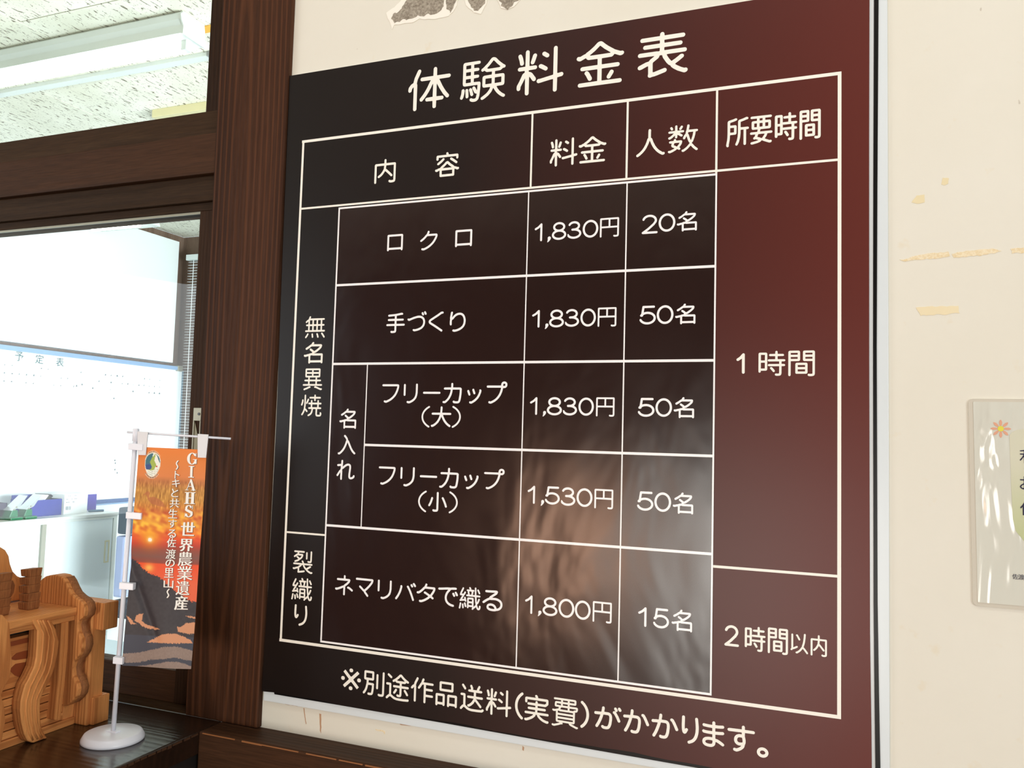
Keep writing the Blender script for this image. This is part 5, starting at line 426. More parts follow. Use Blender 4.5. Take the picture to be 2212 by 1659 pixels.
# office ceiling: a plank backing and separate mineral boards with open joints
cl = tag(obj('ceiling', B().box(XL, 1.5, 0.05, YB, ZC + 0.012, ZC + 0.1), mat('ceiling_batten', C3(120, 118, 108), 0.8)), kind='structure')
M_tile = mat('mineral_ceiling_tile', C3(228, 230, 220), 0.8, 0.2); nt = M_tile.node_tree
sp = noise_tex(nt, coords(nt, (88, 26, 1)), 1.0, 3.5, 0.62, 0.6); sm = noise_tex(nt, coords(nt, (150, 95, 1)), 1.0, 1.0, 0.5)
bg = ramp(nt, noise_tex(nt, coords(nt, (3, 3, 1)), 1.0, 3), [(0.35, C3(226, 224, 206)), (0.65, C3(242, 240, 226))])
c = mixc(nt, ramp(nt, sp, [(0.595, G4(0)), (0.625, G4(0.95))]), bg, C3(112, 104, 86))
c = mixc(nt, ramp(nt, sm, [(0.68, G4(0)), (0.71, G4(0.8))]), c, C3(110, 102, 86))
nt.links.new(c, P(M_tile).inputs['Base Color'])
tb = B().box(-0.2255, 0.2255, -0.453, 0.453, 0.0, 0.012); proto = None
k = 0
for i in range(14):
    xc = -2.38 - 0.455 * 4 + 0.455 * i
    y = (0.92 if i % 2 == 0 else 1.35) - 0.91 * 1.5
    while y < YB + 0.45:
        x0, x1, y0, y1 = max(xc - 0.2255, XL + 0.002), min(xc + 0.2255, 1.498), max(y - 0.453, 0.125), min(y + 0.453, YB - 0.002)
        if x1 - x0 > 0.03 and y1 - y0 > 0.03:
            full = (x1 - x0 > 0.45 and y1 - y0 > 0.9)
            if full and proto: o = bpy.data.objects.new('tile', proto); COL.objects.link(o); o.parent = cl; o.location = (xc, y, ZC)
            else:
                o = obj('tile', B().box(x0, x1, y0, y1, ZC, ZC + 0.012), M_tile, cl, loc=(xc, y, ZC))
                if full: proto = o.data
        y += 0.91

# ------------------------------------------------------------------ timber frame round the opening
pil = struct('trim_1', B().box(-0.902, -0.7706, -0.003, 0.12, -0.42, ZC), M_pillar, bevel=0.0025)
struct('trim_2', B().box(-2.3, -0.902, 0.0, 0.12, 0.402, 0.466), M_wdarkx, bevel=0.002)
s3 = struct('trim_3', B().box(-0.837, 2.5, -0.046, 0.008, -0.60, -0.4205), M_wdarkx, bevel=0.0025)
struct('trim_4', B().box(-2.42, -2.3, -0.008, 0.12, -0.42, ZC), M_wdark, bevel=0.004)
bb = B()
xs = -0.83
while xs < 1.0:
    L_ = random.uniform(0.03, 0.11); bb.box(xs, xs + L_, -0.0468, -0.0455, -0.4224 - random.uniform(0, 0.0009), -0.4212); xs += L_ + random.choice((0.0, 0.004, 0.012))
obj('worn_edge', bb, M_orange_edge, s3)
w2 = thing('window_2', (-1.6, 0.05, 0.49), kind='structure')
obj('sill_rail', B().box(-2.3, -0.902, 0.02, 0.10, 0.466, 0.512), M_wgrey, w2, bevel=0.0015)
obj('jamb', B().box(-0.953, -0.902, 0.028, 0.10, 0.512, ZC), M_wgreyz, w2, bevel=0.0015)
obj('jamb', B().box(-2.3, -2.25, 0.028, 0.10, 0.512, ZC), M_wgreyz, w2, bevel=0.0015)
obj('pane', B().box(-2.25, -0.953, 0.062, 0.066, 0.512, ZC), M_glass, w2)
w1 = thing('window_1', (-1.6, 0.03, -0.415), kind='structure')
obj('header_rail', B().box(-2.3, -0.902, 0.010, 0.10, 0.362, 0.402), M_wgrey, w1, bevel=0.002)
obj('top_rail', B().box(-2.3, -0.902, 0.018, 0.048, 0.349, 0.362), M_wgrey, w1, bevel=0.001)
obj('stile', B().box(-0.944, -0.902, 0.018, 0.048, -0.415, 0.349), M_wgreyz, w1, bevel=0.0015)
obj('stile', B().box(-2.3, -2.25, 0.018, 0.048, -0.415, 0.349), M_wgreyz, w1, bevel=0.0015)
obj('bottom_rail', B().box(-2.25, -0.944, 0.019, 0.046, -0.415, -0.366), M_wdarkx, w1, bevel=0.0015)
obj('track', B().box(-2.3, -0.902, 0.0, 0.11, -0.4195, -0.415), M_wgrey, w1)
obj('pane', B().box(-2.25, -0.944, 0.031, 0.034, -0.366, 0.349), M_glass, w1)
obj('glazing_bead', B().box(-2.25, -0.944, 0.0205, 0.0235, 0.3455, 0.349), M_alu, w1)
# recessed metal pull on the stile
hd = obj('pull_handle', B().box(-0.9335, -0.9185, 0.0155, 0.0185, 0.0165, 0.0365).box(-0.9335, -0.9185, 0.0155, 0.0185, -0.083, -0.063).box(-0.9335, -0.9315, 0.0155, 0.0185, -0.063, 0.0165).box(-0.9205, -0.9185, 0.0155, 0.0185, -0.063, 0.0165), M_alu, w1, bevel=0.0003)
obj('screw', B().tube([(-0.9225, 0.0158, 0.027), (-0.9225, 0.0148, 0.027)], 0.0022, 16), M_blackp, hd)
cp = B(); pts = [(-0.9315, 0.0165)] + [(-0.9315 + 0.009 * math.sin(t), 0.0165 - 0.0795 * t / math.pi) for t in np.linspace(0.2, math.pi, 14)]
cp.prism(pts, 'xz', 0.0168, 0.0179); obj('finger_cup', cp, mat('dull_metal_cup', C3(128, 122, 100), 0.45, metal=0.5), hd)

# ------------------------------------------------------------------ worn patches on the wall
def ragged(pts, amp, step, seed, sc=60):
    out = []
    n = len(pts)
    for i in range(n):
        p, q = Vector(pts[i]), Vector(pts[(i + 1) % n]); m_ = max(1, int((q - p).length / step))
        for j in range(m_):
            u = p.lerp(q, j / m_); d = mn.noise_vector(Vector((u.x * sc, u.y * sc, seed)))
            out.append((u.x + d.x * amp, u.y + d.y * amp))
    return out
Y0 = 0.006
def w2d(px, py):      # photo pixel -> metres on the sign plane (used once to place print and wear)
    r = R @ np.array([(px - PX) / F, (py - PY) / F, 1.0]); t = 1.0 / r[1]
    return (t * r[0], t * r[2])
def crop(o, s, pts): return [w2d(o[0] + x / s, o[1] + y / s) for x, y in pts]
M_mortar = mat('bare_grey_render', C3(164, 154, 140), 0.9, 0.2); nt = M_mortar.node_tree
nt.links.new(ramp(nt, noise_tex(nt, coords(nt), 260, 5, 0.7), [(0.35, C3(128, 118, 104)), (0.65, C3(188, 178, 162))]), P(M_mortar).inputs['Base Color'])
bump(nt, M_mortar, noise_tex(nt, coords(nt), 300, 4, 0.7), 0.8, 0.002)
M_torn = mat('torn_white_paint', C3(247, 242, 230), 0.6)
k_ = ((620, 0), 2.458)
for sd, rim, core in ((1, [(535, 100), (520, 62), (560, 30), (600, -20), (640, -60), (860, -60), (900, -10), (895, 20), (870, 55), (850, 75), (800, 84), (750, 92), (700, 92), (640, 108), (590, 118), (556, 128), (548, 152)], [(545, 95), (552, 70), (600, 40), (612, 8), (640, -40), (828, -40), (826, 8), (818, 30), (800, 50), (770, 68), (740, 62), (700, 75), (660, 85), (600, 100), (560, 110)]),
                      (2, [(820, -40), (905, -40), (893, 20), (875, 52), (852, 70), (822, 40)], [(840, -20), (893, -20), (885, 8), (872, 34), (856, 54), (840, 38), (834, 14)]),
                      (3, [(935, -30), (1065, -30), (1048, 18), (1022, 58), (985, 58), (945, 22)], [(950, -20), (1050, -20), (1030, 20), (1012, 46), (988, 48), (958, 18)]),
                      (4, [(1100, -30), (1245, -30), (1200, 25), (1160, 44), (1128, 34)], [(1115, -20), (1228, -20), (1190, 18), (1160, 34), (1135, 26)])):
    obj('torn_paint_rim', B().prism(ragged(crop(*k_, rim), 0.0030, 0.0012, sd, 90), 'xz', Y0 - 0.0008 - sd * 0.00005, Y0 + 0.0005), M_torn, wall, bevel=0)
    obj('bare_render', B().prism(ragged(crop(*k_, core), 0.0030, 0.0010, sd + 9, 170), 'xz', Y0 - 0.0012 - sd * 0.00005, Y0 + 0.0005), M_mortar, wall)
M_glue = mat('yellow_glue_residue', C3(230, 212, 172), 0.55); nt = M_glue.node_tree
nt.links.new(ramp(nt, noise_tex(nt, coords(nt), 420, 4, 0.7), [(0.4, C3(240, 226, 196)), (0.62, C3(228, 206, 162))]), P(M_glue).inputs['Base Color'])
bump(nt, M_glue, noise_tex(nt, coords(nt), 420, 4, 0.7), 0.4, 0.001)
k_ = ((1812, 500), 3.3175)
for sd, pts in ((5, [(440, 196), (560, 168), (640, 148), (790, 140), (800, 172), (700, 186), (560, 196), (470, 204)]), (6, [(815, 150), (920, 130), (1100, 112), (1170, 130), (1090, 154), (960, 168), (830, 180)]), (7, [(1240, 112), (1420, 100), (1430, 140), (1250, 148)]), (8, [(556, 535), (860, 528), (868, 580), (760, 590), (590, 596)])):
    q = B()
    tt = 0
    for poly_ in (crop(*k_, pts),):
        q.prism(ragged(poly_, 0.0011, 0.0012, sd, 240), 'xz', Y0 - 0.0004, Y0 + 0.0003)
    o = obj('glue_residue', q, M_glue if sd != 8 else mat('pale_tape_residue', C3(234, 219, 182), 0.6), wall)
k_ = ((1812, 0), 3.3175)
for sd, pts in ((11, [(738, 1310), (750, 1262), (795, 1265), (788, 1305), (762, 1318)]), (12, [(525, 1440), (560, 1390), (615, 1385), (620, 1440), (570, 1450)])):
    obj('glue_residue', B().prism(ragged(crop(*k_, pts), 0.0008, 0.002, sd, 200), 'xz', Y0 - 0.0003, Y0 + 0.0003), mat('faint_glue_mark', C3(231, 216, 176), 0.6), wall)
M_scuff = mat('brown_scuff', C3(188, 148, 116), 0.7)
k_ = ((560, 1380), 2.989)
for sd, pts in ((21, [(75, 410), (400, 463), (402, 470), (160, 432)]), (22, [(268, 455), (274, 455), (288, 555), (284, 560)]), (23, [(372, 490), (384, 495), (384, 620), (376, 600)]), (24, [(885, 553), (960, 562), (998, 572), (900, 566)]), (25, [(735, 590), (800, 605), (796, 628), (785, 612), (740, 600)]), (26, [(1690, 700), (1700, 712), (1696, 735), (1688, 728)])):
    obj('scuff_mark', B().prism(ragged(crop(*k_, pts), 0.0006, 0.002, sd, 200), 'xz', Y0 - 0.0002, Y0 + 0.0003), M_scuff if sd != 25 else M_glue, wall)

# ------------------------------------------------------------------ price sign
sign = thing('price_sign', (-0.37, 0.003, 0.08), 'dark brown price list board with white Japanese lettering and a ruled table', 'sign')
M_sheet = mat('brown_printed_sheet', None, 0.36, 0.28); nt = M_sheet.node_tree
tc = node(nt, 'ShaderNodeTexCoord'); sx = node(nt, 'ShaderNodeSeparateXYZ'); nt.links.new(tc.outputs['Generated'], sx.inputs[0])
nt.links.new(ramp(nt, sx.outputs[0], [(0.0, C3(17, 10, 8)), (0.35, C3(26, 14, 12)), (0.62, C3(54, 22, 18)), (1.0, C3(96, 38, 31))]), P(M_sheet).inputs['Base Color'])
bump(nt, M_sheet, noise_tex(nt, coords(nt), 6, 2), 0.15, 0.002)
M_over = mat('glossy_brown_overlay', C3(36, 20, 18), 0.2, 0.48); nt = M_over.node_tree
bump(nt, M_over, noise_tex(nt, coords(nt, (1, 1, 0.6)), 7, 3, 0.5, 0.4), 0.5, 0.006)
M_print = mat('cream_print', C3(248, 244, 233), 0.4); M_print2 = mat('white_print', C3(250, 248, 248), 0.3)
M_board = mat('white_board_edge', C3(222, 229, 232), 0.18, 0.5); M_bblack = mat('black_border', C3(8, 8, 9), 0.3, 0.25)
obj('backing_board', B().box(-0.7665, 0.0507, 0.0022, 0.0058, -0.3815, 0.5385), M_board, sign, bevel=0.0006)
rb = [(1889, -20), (1888, 0), (1886.5, 400), (1886, 750), (1887, 1300), (1889, 1500), (1891, 1659), (1892, 1800)]
re = [(1898.5, -20), (1898, 0), (1895.5, 400), (1894, 750), (1896, 1300), (1899, 1500), (1902, 1659), (1903, 1800)]
pr = [w2d(*p) for p in rb]; pe = [w2d(*p) for p in re]
top, bot = 0.5385, -0.3735
pr = [(x, z) for x, z in pr if bot < z < top]; pe = [(x, z) for x, z in pe if bot < z < top]
bl = [(pr[0][0], top)] + pr + [(pr[-1][0] + 0.001, bot)] + [(pe[-1][0] + 0.001, bot)] + pe[::-1] + [(pe[0][0], top)]
obj('black_border', B().prism(bl, 'xz', 0.0014, 0.0024), M_bblack, sign)
obj('black_border', B().prism([(-0.7485, -0.366), (0.04, -0.366), (0.04, -0.3735), (-0.16, -0.3730), (-0.33, -0.3720), (-0.48, -0.3705), (-0.65, -0.3700), (-0.7475, -0.3700)], 'xz', 0.0014, 0.0024), M_bblack, sign)
# brown sheet: a little wavy along its lower and right edges
n = 40
lower = [(-0.768 + 0.801 * i / n, -0.3683 + 0.0011 * math.sin(i * 0.55) + 0.0006 * math.sin(i * 1.7)) for i in range(n + 1)]
right = [(0.0325, -0.30), (0.0313, -0.2), (0.0309, 0.1), (0.0312, 0.35), (0.0318, 0.5)]
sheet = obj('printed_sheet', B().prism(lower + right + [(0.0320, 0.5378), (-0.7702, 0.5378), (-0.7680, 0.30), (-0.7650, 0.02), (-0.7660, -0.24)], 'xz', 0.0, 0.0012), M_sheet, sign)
ov = obj('overlay_sheet', B().prism([(-0.6728, 0.3283), (-0.1372, 0.3283), (-0.1372, -0.2884), (-0.6728, -0.2884)], 'xz', -0.0006, -0.0001), M_over, sign)
def ln(b, x0, z0, x1, z1, wd, y):
    h = wd / 2
    if abs(x1 - x0) > abs(z1 - z0): b.add([(x0, y, z0 - h), (x1, y, z1 - h), (x1, y, z1 + h), (x0, y, z0 + h)], [(0, 1, 2, 3)])
    else: y -= 0.00006; b.add([(x0 - h, y, z0), (x0 + h, y, z0), (x1 + h, y, z1), (x1 - h, y, z1)], [(0, 1, 2, 3)])
g = B(); y = -0.0002; W4 = 0.0040
ln(g, -0.742, 0.433, 0.002, 0.433, W4, y); ln(g, -0.742, -0.2929, 0.002, -0.2929, W4, y); ln(g, -0.7395, 0.433, -0.7395, -0.2929, 0.0036, y); ln(g, 0.0, 0.433, 0.0, -0.2929, W4, y)
ln(g, -0.7395, 0.3316, 0.0, 0.3312, 0.0028, y)
for x in (-0.3776, -0.2492): ln(g, x, 0.331, x, 0.433, 0.0026, y)
ln(g, -0.1385, 0.328, -0.1385, 0.433, 0.0026, y)
ln(g, -0.7395, -0.1405, -0.672, -0.1405, 0.0026, y); ln(g, -0.1375, -0.1407, 0.0, -0.1407, 0.0030, y)
obj('ruled_lines', g, M_print, sheet, recalc=False)
g = B(); y = -0.0008
ln(g, -0.6728, 0.3268, -0.1372, 0.3268, 0.0026, y); ln(g, -0.6728, -0.2871, -0.1372, -0.2871, 0.0026, y); ln(g, -0.6716, 0.328, -0.6716, -0.2884, 0.0024, y); ln(g, -0.1382, 0.328, -0.1382, -0.2884, 0.0020, y)
for z, x0 in ((0.2145, -0.6716), (0.1012, -0.6716), (-0.0122, -0.6140), (-0.1265, -0.6716)): ln(g, x0, z, -0.1382, z, 0.0032, y)
ln(g, -0.6143, 0.1012, -0.6143, -0.1265, 0.0016, y); ln(g, -0.3798, 0.327, -0.3798, -0.2871, 0.0016, y); ln(g, -0.2480, 0.327, -0.2480, -0.2871, 0.0017, y)
obj('ruled_lines', g, M_print2, ov, recalc=False)
M_gap = mat('sheet_edge_shadow_grey', C3(170, 164, 150), 0.5)
for part, items in D['p']:
    yy = -0.0003 if part == 'base' else -0.0009
    for i, x0, x1, z0, z1 in items:
        b = B(); text_to(b, [(i, x0 / 1e5, x1 / 1e5, z0 / 1e5, z1 / 1e5)], lambda u, v: (u, yy, v))
        obj('character', b, M_print if part == 'base' else M_print2, sheet if part == 'base' else ov, recalc=False)

# ------------------------------------------------------------------ laminated notice
nx0, nx1, nz0, nz1 = 0.1285, 0.425, -0.1605, 0.0575
nt_ = thing('laminated_notice', (0.27, 0.004, -0.05), 'laminated paper notice with an orange flower, stuck on the cream wall right of the sign', 'notice')
def rrect(x0, x1, z0, z1, r, n=8):
    o = []
    for cx, cz, a0 in ((x1 - r, z1 - r, 0), (x0 + r, z1 - r, 90), (x0 + r, z0 + r, 180), (x1 - r, z0 + r, 270)):
        for k in range(n + 1):
            a = math.radians(a0 + 90 * k / n); o.append((cx + r * math.cos(a), cz + r * math.sin(a)))
    return o
M_pouch = mat('clear_laminate', C3(210, 203, 188), 0.12, 0.6); nt = M_pouch.node_tree
M_paper = mat('grey_white_paper', C3(216, 215, 203), 0.12, 0.6); nt = M_paper.node_tree
bump(nt, M_paper, noise_tex(nt, coords(nt, (1, 1, 0.25)), 24, 2, 0.5, 0.7), 1.0, 0.009)
sk = lambda P_: [(x + (nz1 - z) * 0.012, z) for x, z in P_]
obj('laminate_pouch', B().prism(sk(rrect(nx0, nx1, nz0, nz1, 0.005)), 'xz', 0.0042, 0.0058), M_pouch, nt_, bevel=0)
pp = obj('paper', B().prism(sk(rrect(nx0 + 0.0045, nx1 - 0.0045, nz0 + 0.004, nz1 - 0.003, 0.0008, 2)), 'xz', 0.0037, 0.0045), M_paper, nt_)
gp = [(0.1663, 0.0195), (0.1690, 0.0230), (0.174, 0.0255), (0.18, 0.0262)] + [(0.415, 0.0262), (0.415, -0.096)] + [(0.187, -0.096), (0.178, -0.0895), (0.171, -0.080), (0.1685, -0.068), (0.1675, -0.04)]
M_gprint = mat('pale_green_print', C3(212, 212, 180), 0.14, 0.6); nt = M_gprint.node_tree
tc = node(nt, 'ShaderNodeTexCoord'); sx = node(nt, 'ShaderNodeSeparateXYZ'); nt.links.new(tc.outputs['Generated'], sx.inputs[0])
nt.links.new(ramp(nt, sx.outputs[2], [(0.0, C3(192, 200, 150)), (0.7, C3(216, 214, 192))]), P(M_gprint).inputs['Base Color'])
obj('green_panel', B().add([(x, 0.0035, z) for x, z in gp], [list(range(len(gp)))]), M_gprint, pp, recalc=False)
fx, fz = w2d(2163, 926)
M_pet = mat('orange_petal_print', C3(224, 166, 138), 0.3); M_cen = mat('yellow_centre_print', C3(226, 216, 80), 0.3)
pb = B()
for k in range(8):
    a = math.radians(k * 45 + 90); ca, sa = math.cos(a), math.sin(a)
    pt = [(0.0030, 0.0005), (0.0045, 0.0012), (0.0072, 0.0014), (0.0094, 0.0004), (0.0094, -0.0004), (0.0072, -0.0014), (0.0045, -0.0012), (0.0030, -0.0005)]
    pb.add([(fx + ca * u - sa * v_, 0.0034, fz + sa * u + ca * v_) for u, v_ in pt], [list(range(8))])
obj('flower_petals', pb, M_pet, pp, recalc=False)
obj('flower_centre', B().add([(fx + 0.0029 * math.cos(t), 0.0033, fz + 0.0029 * math.sin(t)) for t in np.linspace(0, 2 * math.pi, 21)[:-1]], [list(range(20))]), M_cen, pp, recalc=False)
M_ink = mat('dark_blue_ink', C3(32, 30, 62), 0.3)
Nn = D['n']
for ch, px, py, s_ in (('利', 2204, 985, 0.0145), ('お', 2204.5, 1043, 0.0135), ('付', 2205, 1098, 0.0145), ('佐', 2188, 1246, 0.0055), ('渡', 2201, 1247, 0.0055)):
    x, z = w2d(px, py); tb_ = B(); text_to(tb_, [(Nn[ch], x, x + s_, z - s_ / 2, z + s_ / 2)], lambda u, v: (u, 0.0032, v))
    obj('character', tb_, M_ink, pp, recalc=False)

# ------------------------------------------------------------------ counter
ct = thing('counter', (-1.55, -0.28, ZF), 'polished dark wooden counter below the office window', 'counter')
obj('counter_top', B().box(-2.4, -0.837, -0.62, 0.0, -0.452, -0.42), M_count, ct, bevel=0.002)
side = B(); side.box(-0.872, -0.842, -0.60, 0.0, ZF, -0.452); obj('side_panel', side, M_black, ct, bevel=0.001)
for i in range(9):
    obj('front_board', B().box(-2.38 + i * 0.1672, -2.38 + i * 0.1672 + 0.1652, -0.60, -0.58, ZF, -0.452), M_wdark, ct, bevel=0.001)
jb = B(); yv = -0.62
while yv < -0.03:
    L_ = random.uniform(0.008, 0.03); jb.box(-0.8375, -0.8362, yv, yv + L_ * 0.8, -0.4245 - random.uniform(0.0, 0.0018), -0.4222); yv += L_
obj('worn_edge', jb, mat('worn_counter_edge', C3(70, 46, 30), 0.4), ct)

# ------------------------------------------------------------------ desk banner
flag = thing('desk_banner', (-0.915, -0.122, -0.42), 'small orange and black banner with a sunset print hanging from a white desk stand', 'banner')
d_ = Vector((0.93, 0.3666, 0)).normalized(); n_ = Vector((d_.y, -d_.x, 0)); base = Vector((-0.909, -0.129, 0))
def fp(a, z, off=0.0): return base + d_ * a + n_ * off + Vector((0, 0, z))
bc = (-0.9155, -0.122, -0.42)
obj('round_base', B().lathe([(0.0385, 0.0), (0.0400, 0.0012), (0.0398, 0.004), (0.0365, 0.0098), (0.034, 0.0108), (0.012, 0.0112), (0.0001, 0.0112)], bc, 64), M_plast, flag, smooth=True)
obj('base_socket', B().add([], []).box(-0.9245, -0.9065, -0.1265, -0.1175, -0.4092, -0.4072), M_plast, flag, bevel=0.0008)
p0, p1 = Vector((-0.9155, -0.122, -0.4085)), fp(0.0075, -0.012)
obj('pole', B().tube([p0, p0.lerp(p1, 0.5), p1], 0.0031, 16), M_plast, flag, smooth=True)
obj('pole_top', B().tube([fp(0.0074, -0.022), fp(0.0074, -0.0165), fp(0.0075, -0.0155), fp(0.0076, 0.0008), fp(0.0076, 0.0018)], [0.0027, 0.0027, 0.0042, 0.0042, 0.0036], 20), M_plast, flag, smooth=True)
obj('crossbar', B().tube([fp(-0.0042, -0.0035), fp(0.139, -0.0088)], 0.0016, 14), M_plast, flag, smooth=True)
WAVE = lambda a, z: 0.0016 * math.sin(a * 60 + z * 9) + 0.0009 * math.sin(z * 38 + a * 20) - 0.0025 * math.exp(-(((a - 0.012) + (z + 0.19) * 0.42) / 0.006) ** 2) * (1 if -0.27 < z < -0.15 else max(0, 1 - 40 * min(abs(z + 0.27), abs(z + 0.15))))
cA, cB, cC, cD = [Vector(p) for p in D['flagc']]
NX, NZ = 150, 460
U, T = np.meshgrid(np.linspace(0, 1, NX + 1), np.linspace(0, 1, NZ + 1))
def inpoly(pl, s, t):
    ins = np.zeros(s.shape, bool); n = len(pl)
    for i in range(n):
        x0, y0 = pl[i]; x1, y1 = pl[(i + 1) % n]
        if y0 == y1: continue
        c = ((y0 <= t) & (y1 > t)) | ((y1 <= t) & (y0 > t)); ins ^= c & (s < x0 + (t - y0) / (y1 - y0) * (x1 - x0))
    return ins
rng = np.random.RandomState(3)
def vnoise(s, t, fx_, fy_, seed):
    r = np.random.RandomState(seed).rand(int(fy_ * 1.5) + 9, int(fx_ * 1.6) + 9); x = s * fx_; y = t * fy_; xi = x.astype(int); yi = y.astype(int); fx2 = x - xi; fy2 = y - yi
    fx2 = fx2 * fx2 * (3 - 2 * fx2); fy2 = fy2 * fy2 * (3 - 2 * fy2)
    return (r[yi, xi] * (1 - fx2) + r[yi, xi + 1] * fx2) * (1 - fy2) + (r[yi + 1, xi] * (1 - fx2) + r[yi + 1, xi + 1] * fx2) * fy2
keys_t = [0, .05, .13, .155, .19, .24, .28, .31, .35, .385, .42, .445, .47, .50, .527, .533, .56, .62, 1]
keys_c = [(238, 132, 56), (232, 134, 62), (226, 134, 74), (196, 122, 70), (192, 134, 66), (196, 138, 64), (212, 132, 58), (230, 138, 58), (240, 166, 58), (240, 130, 48), (230, 84, 44), (196, 66, 48), (150, 76, 62), (132, 84, 74), (150, 72, 58), (236, 82, 40), (238, 88, 48), (236, 104, 66), (236, 110, 74)]
img = np.stack([np.interp(T, keys_t, [c[i] for c in keys_c]) for i in range(3)], -1)
gr = (T > .14) & (T < .3); st = vnoise(U, T, 90, 40, 5) * 0.6 + vnoise(U, T, 140, 90, 6) * 0.4
img += np.where(gr, (st - .5) * 95 * np.clip((T - .14) / .03, 0, 1) * np.clip((.30 - T) / .03, 0, 1), 0)[..., None] * np.array([1, .95, .6])
cr_ = (T > .27) & (T < .42); sw = vnoise(U * .7 + T * .6, T - U * .12 + .2, 22, 70, 8)
img += np.where(cr_, (sw - .5) * 110 * np.clip((T - .27) / .03, 0, 1) * np.clip((.42 - T) / .03, 0, 1), 0)[..., None] * np.array([.5, 1, .25])
for pl in D['ibis']:
    m_ = inpoly(pl, U, T); img[m_] = img[m_] * .35 + np.array([186, 104, 66]) * .65
su, sv = D['sun']; rd = np.hypot((U - su) * .30, (T - sv + .012))
rd0 = np.hypot((U - su) * .31, (T - sv))
g1 = np.exp(-(rd / .045) ** 2)[..., None]; img = img * (1 - g1 * .8) + np.array([246, 176, 40]) * g1 * .8
g2 = np.exp(-(rd0 / .012) ** 2)[..., None]; img = img * (1 - g2) + np.array([255, 240, 190]) * g2
img[rd0 < .0085] = (255, 250, 232)
g3 = (np.exp(-((U - su - .01) / .07) ** 2) * np.exp(-((T - .552) / .018) ** 2))[..., None]; img = img * (1 - g3 * .9) + np.array([255, 200, 96]) * g3 * .9
tn = (vnoise(U, T, 70, 300, 9) - .5) * .014
hm = inpoly(D['hill'], U, T + tn); img[hm] = np.array([62, 58, 62]) + (vnoise(U, T, 30, 90, 10)[hm, None] - .5) * 8
lo_ = hm & (T > .86); img[lo_] = np.array([68, 70, 82])
jag = (vnoise(U, T, 110, 260, 12) - .5) * .006
for pl in D['fields']: img[inpoly(pl, U, T + jag)] = (214, 150, 112)
for pl in D['fields2']:
    m_ = inpoly(pl, U, T + jag); img[m_] = np.array([146, 126, 116]) + (vnoise(U, T, 60, 160, 14)[m_, None] - .5) * 10
ex, ey, erx, ery = D['emb']; eu, et = (U - ex) / erx, (T - ey) / ery
eg = np.hypot(eu * (1 + .16 * -et * -1), et)   # egg outline
ring = (np.hypot(eu, et) < 1.17) & ((np.abs(et) > .72)) & (np.abs(eu) < 1.0); img[ring] = img[ring] * .45 + np.array([250, 232, 214]) * .55
tk = ring & (eg > 1.02) & (np.sin(np.arctan2(et, eu) * 46) > -.1) & (np.hypot(eu, et) < 1.12); img[tk] = (96, 72, 66)
img[eg < 1.0] = (240, 238, 222)
ins = eg < .93
img[ins & (et < .35)] = (62, 116, 128); img[ins & (et < .35) & (et > -.1) & (eu < 0)] = (66, 108, 140)
img[ins & inpoly([(.05, -1), (.45, -.8), (.95, -.1), (.95, .3), (.3, .4), (.35, -.1), (-.2, -.2)], eu, et)] = (244, 243, 232)
img[ins & inpoly([(.35, -.95), (.2, -.35), (.5, .0), (.25, .42), (-.1, .5), (-.45, .45), (-.05, .2), (-.35, -.2), (-.1, -.6)], eu, et)] = (168, 186, 84)
img[ins & (np.hypot((eu + .5) / .42, (et - .22) / .22) < 1)] = (58, 84, 140)
lw = ins & (et > .46 - .12 * eu); img[lw] = (244, 243, 232)
img[lw & (np.abs(((et * 3.2 + eu * eu * .8 - eu * .6) % .5) - .25) < .05)] = (150, 160, 130)
img[ins & (np.hypot((eu - .55) / .12, (et - .12) / .06) < 1)] = (196, 66, 40)
img = np.clip(img, 0, 255) / 255.; imgl = np.where(img <= .04045, img / 12.92, ((img + .055) / 1.055) ** 2.4)
vs = []
for j in range(NZ + 1):
    for i in range(NX + 1):
        s, t = i / NX, j / NZ; q = (cA * (1 - s) + cB * s) * (1 - t) + (cC * (1 - s) + cD * s) * t
        vs.append(fp(q.x, q.y, WAVE(q.x, q.y)))
fs = [(j * (NX + 1) + i, j * (NX + 1) + i + 1, (j + 1) * (NX + 1) + i + 1, (j + 1) * (NX + 1) + i) for j in range(NZ) for i in range(NX)]
M_cloth = mat('printed_banner_cloth', None, 0.5, 0.3); nt = M_cloth.node_tree
at = node(nt, 'ShaderNodeAttribute'); at.attribute_name = 'print'; nt.links.new(at.outputs['Color'], P(M_cloth).inputs['Base Color'])
bn = obj('banner_cloth', B().add(vs, fs), M_cloth, flag, smooth=True, recalc=False)
ca_ = bn.data.color_attributes.new('print', 'FLOAT_COLOR', 'POINT')
rgba = np.ones((NZ + 1, NX + 1, 4), np.float32); rgba[..., :3] = imgl; ca_.data.foreach_set('color', rgba.ravel())
M_fl = mat('banner_white_lettering', C3(244, 240, 232), 0.4); M_fs = mat('banner_lettering_outline', C3(96, 62, 44), 0.5)
for part in ('c1', 'c2'):
    for off, dx, dz, m_ in ((0.0003, 0.0005, -0.0005, M_fs), (0.0007, 0, 0, M_fl)):
        for pt, i, x0, x1, z0, z1 in D['f']:
            if pt != part: continue
            b = B(); text_to(b, [(i, x0 / 1e5 + dx, x1 / 1e5 + dx, z0 / 1e5 + dz, z1 / 1e5 + dz)], lambda u, v: fp(u, v, WAVE(u, v) + off))
            obj('character' if m_ is M_fl else 'character_outline', b, m_, bn, recalc=False)
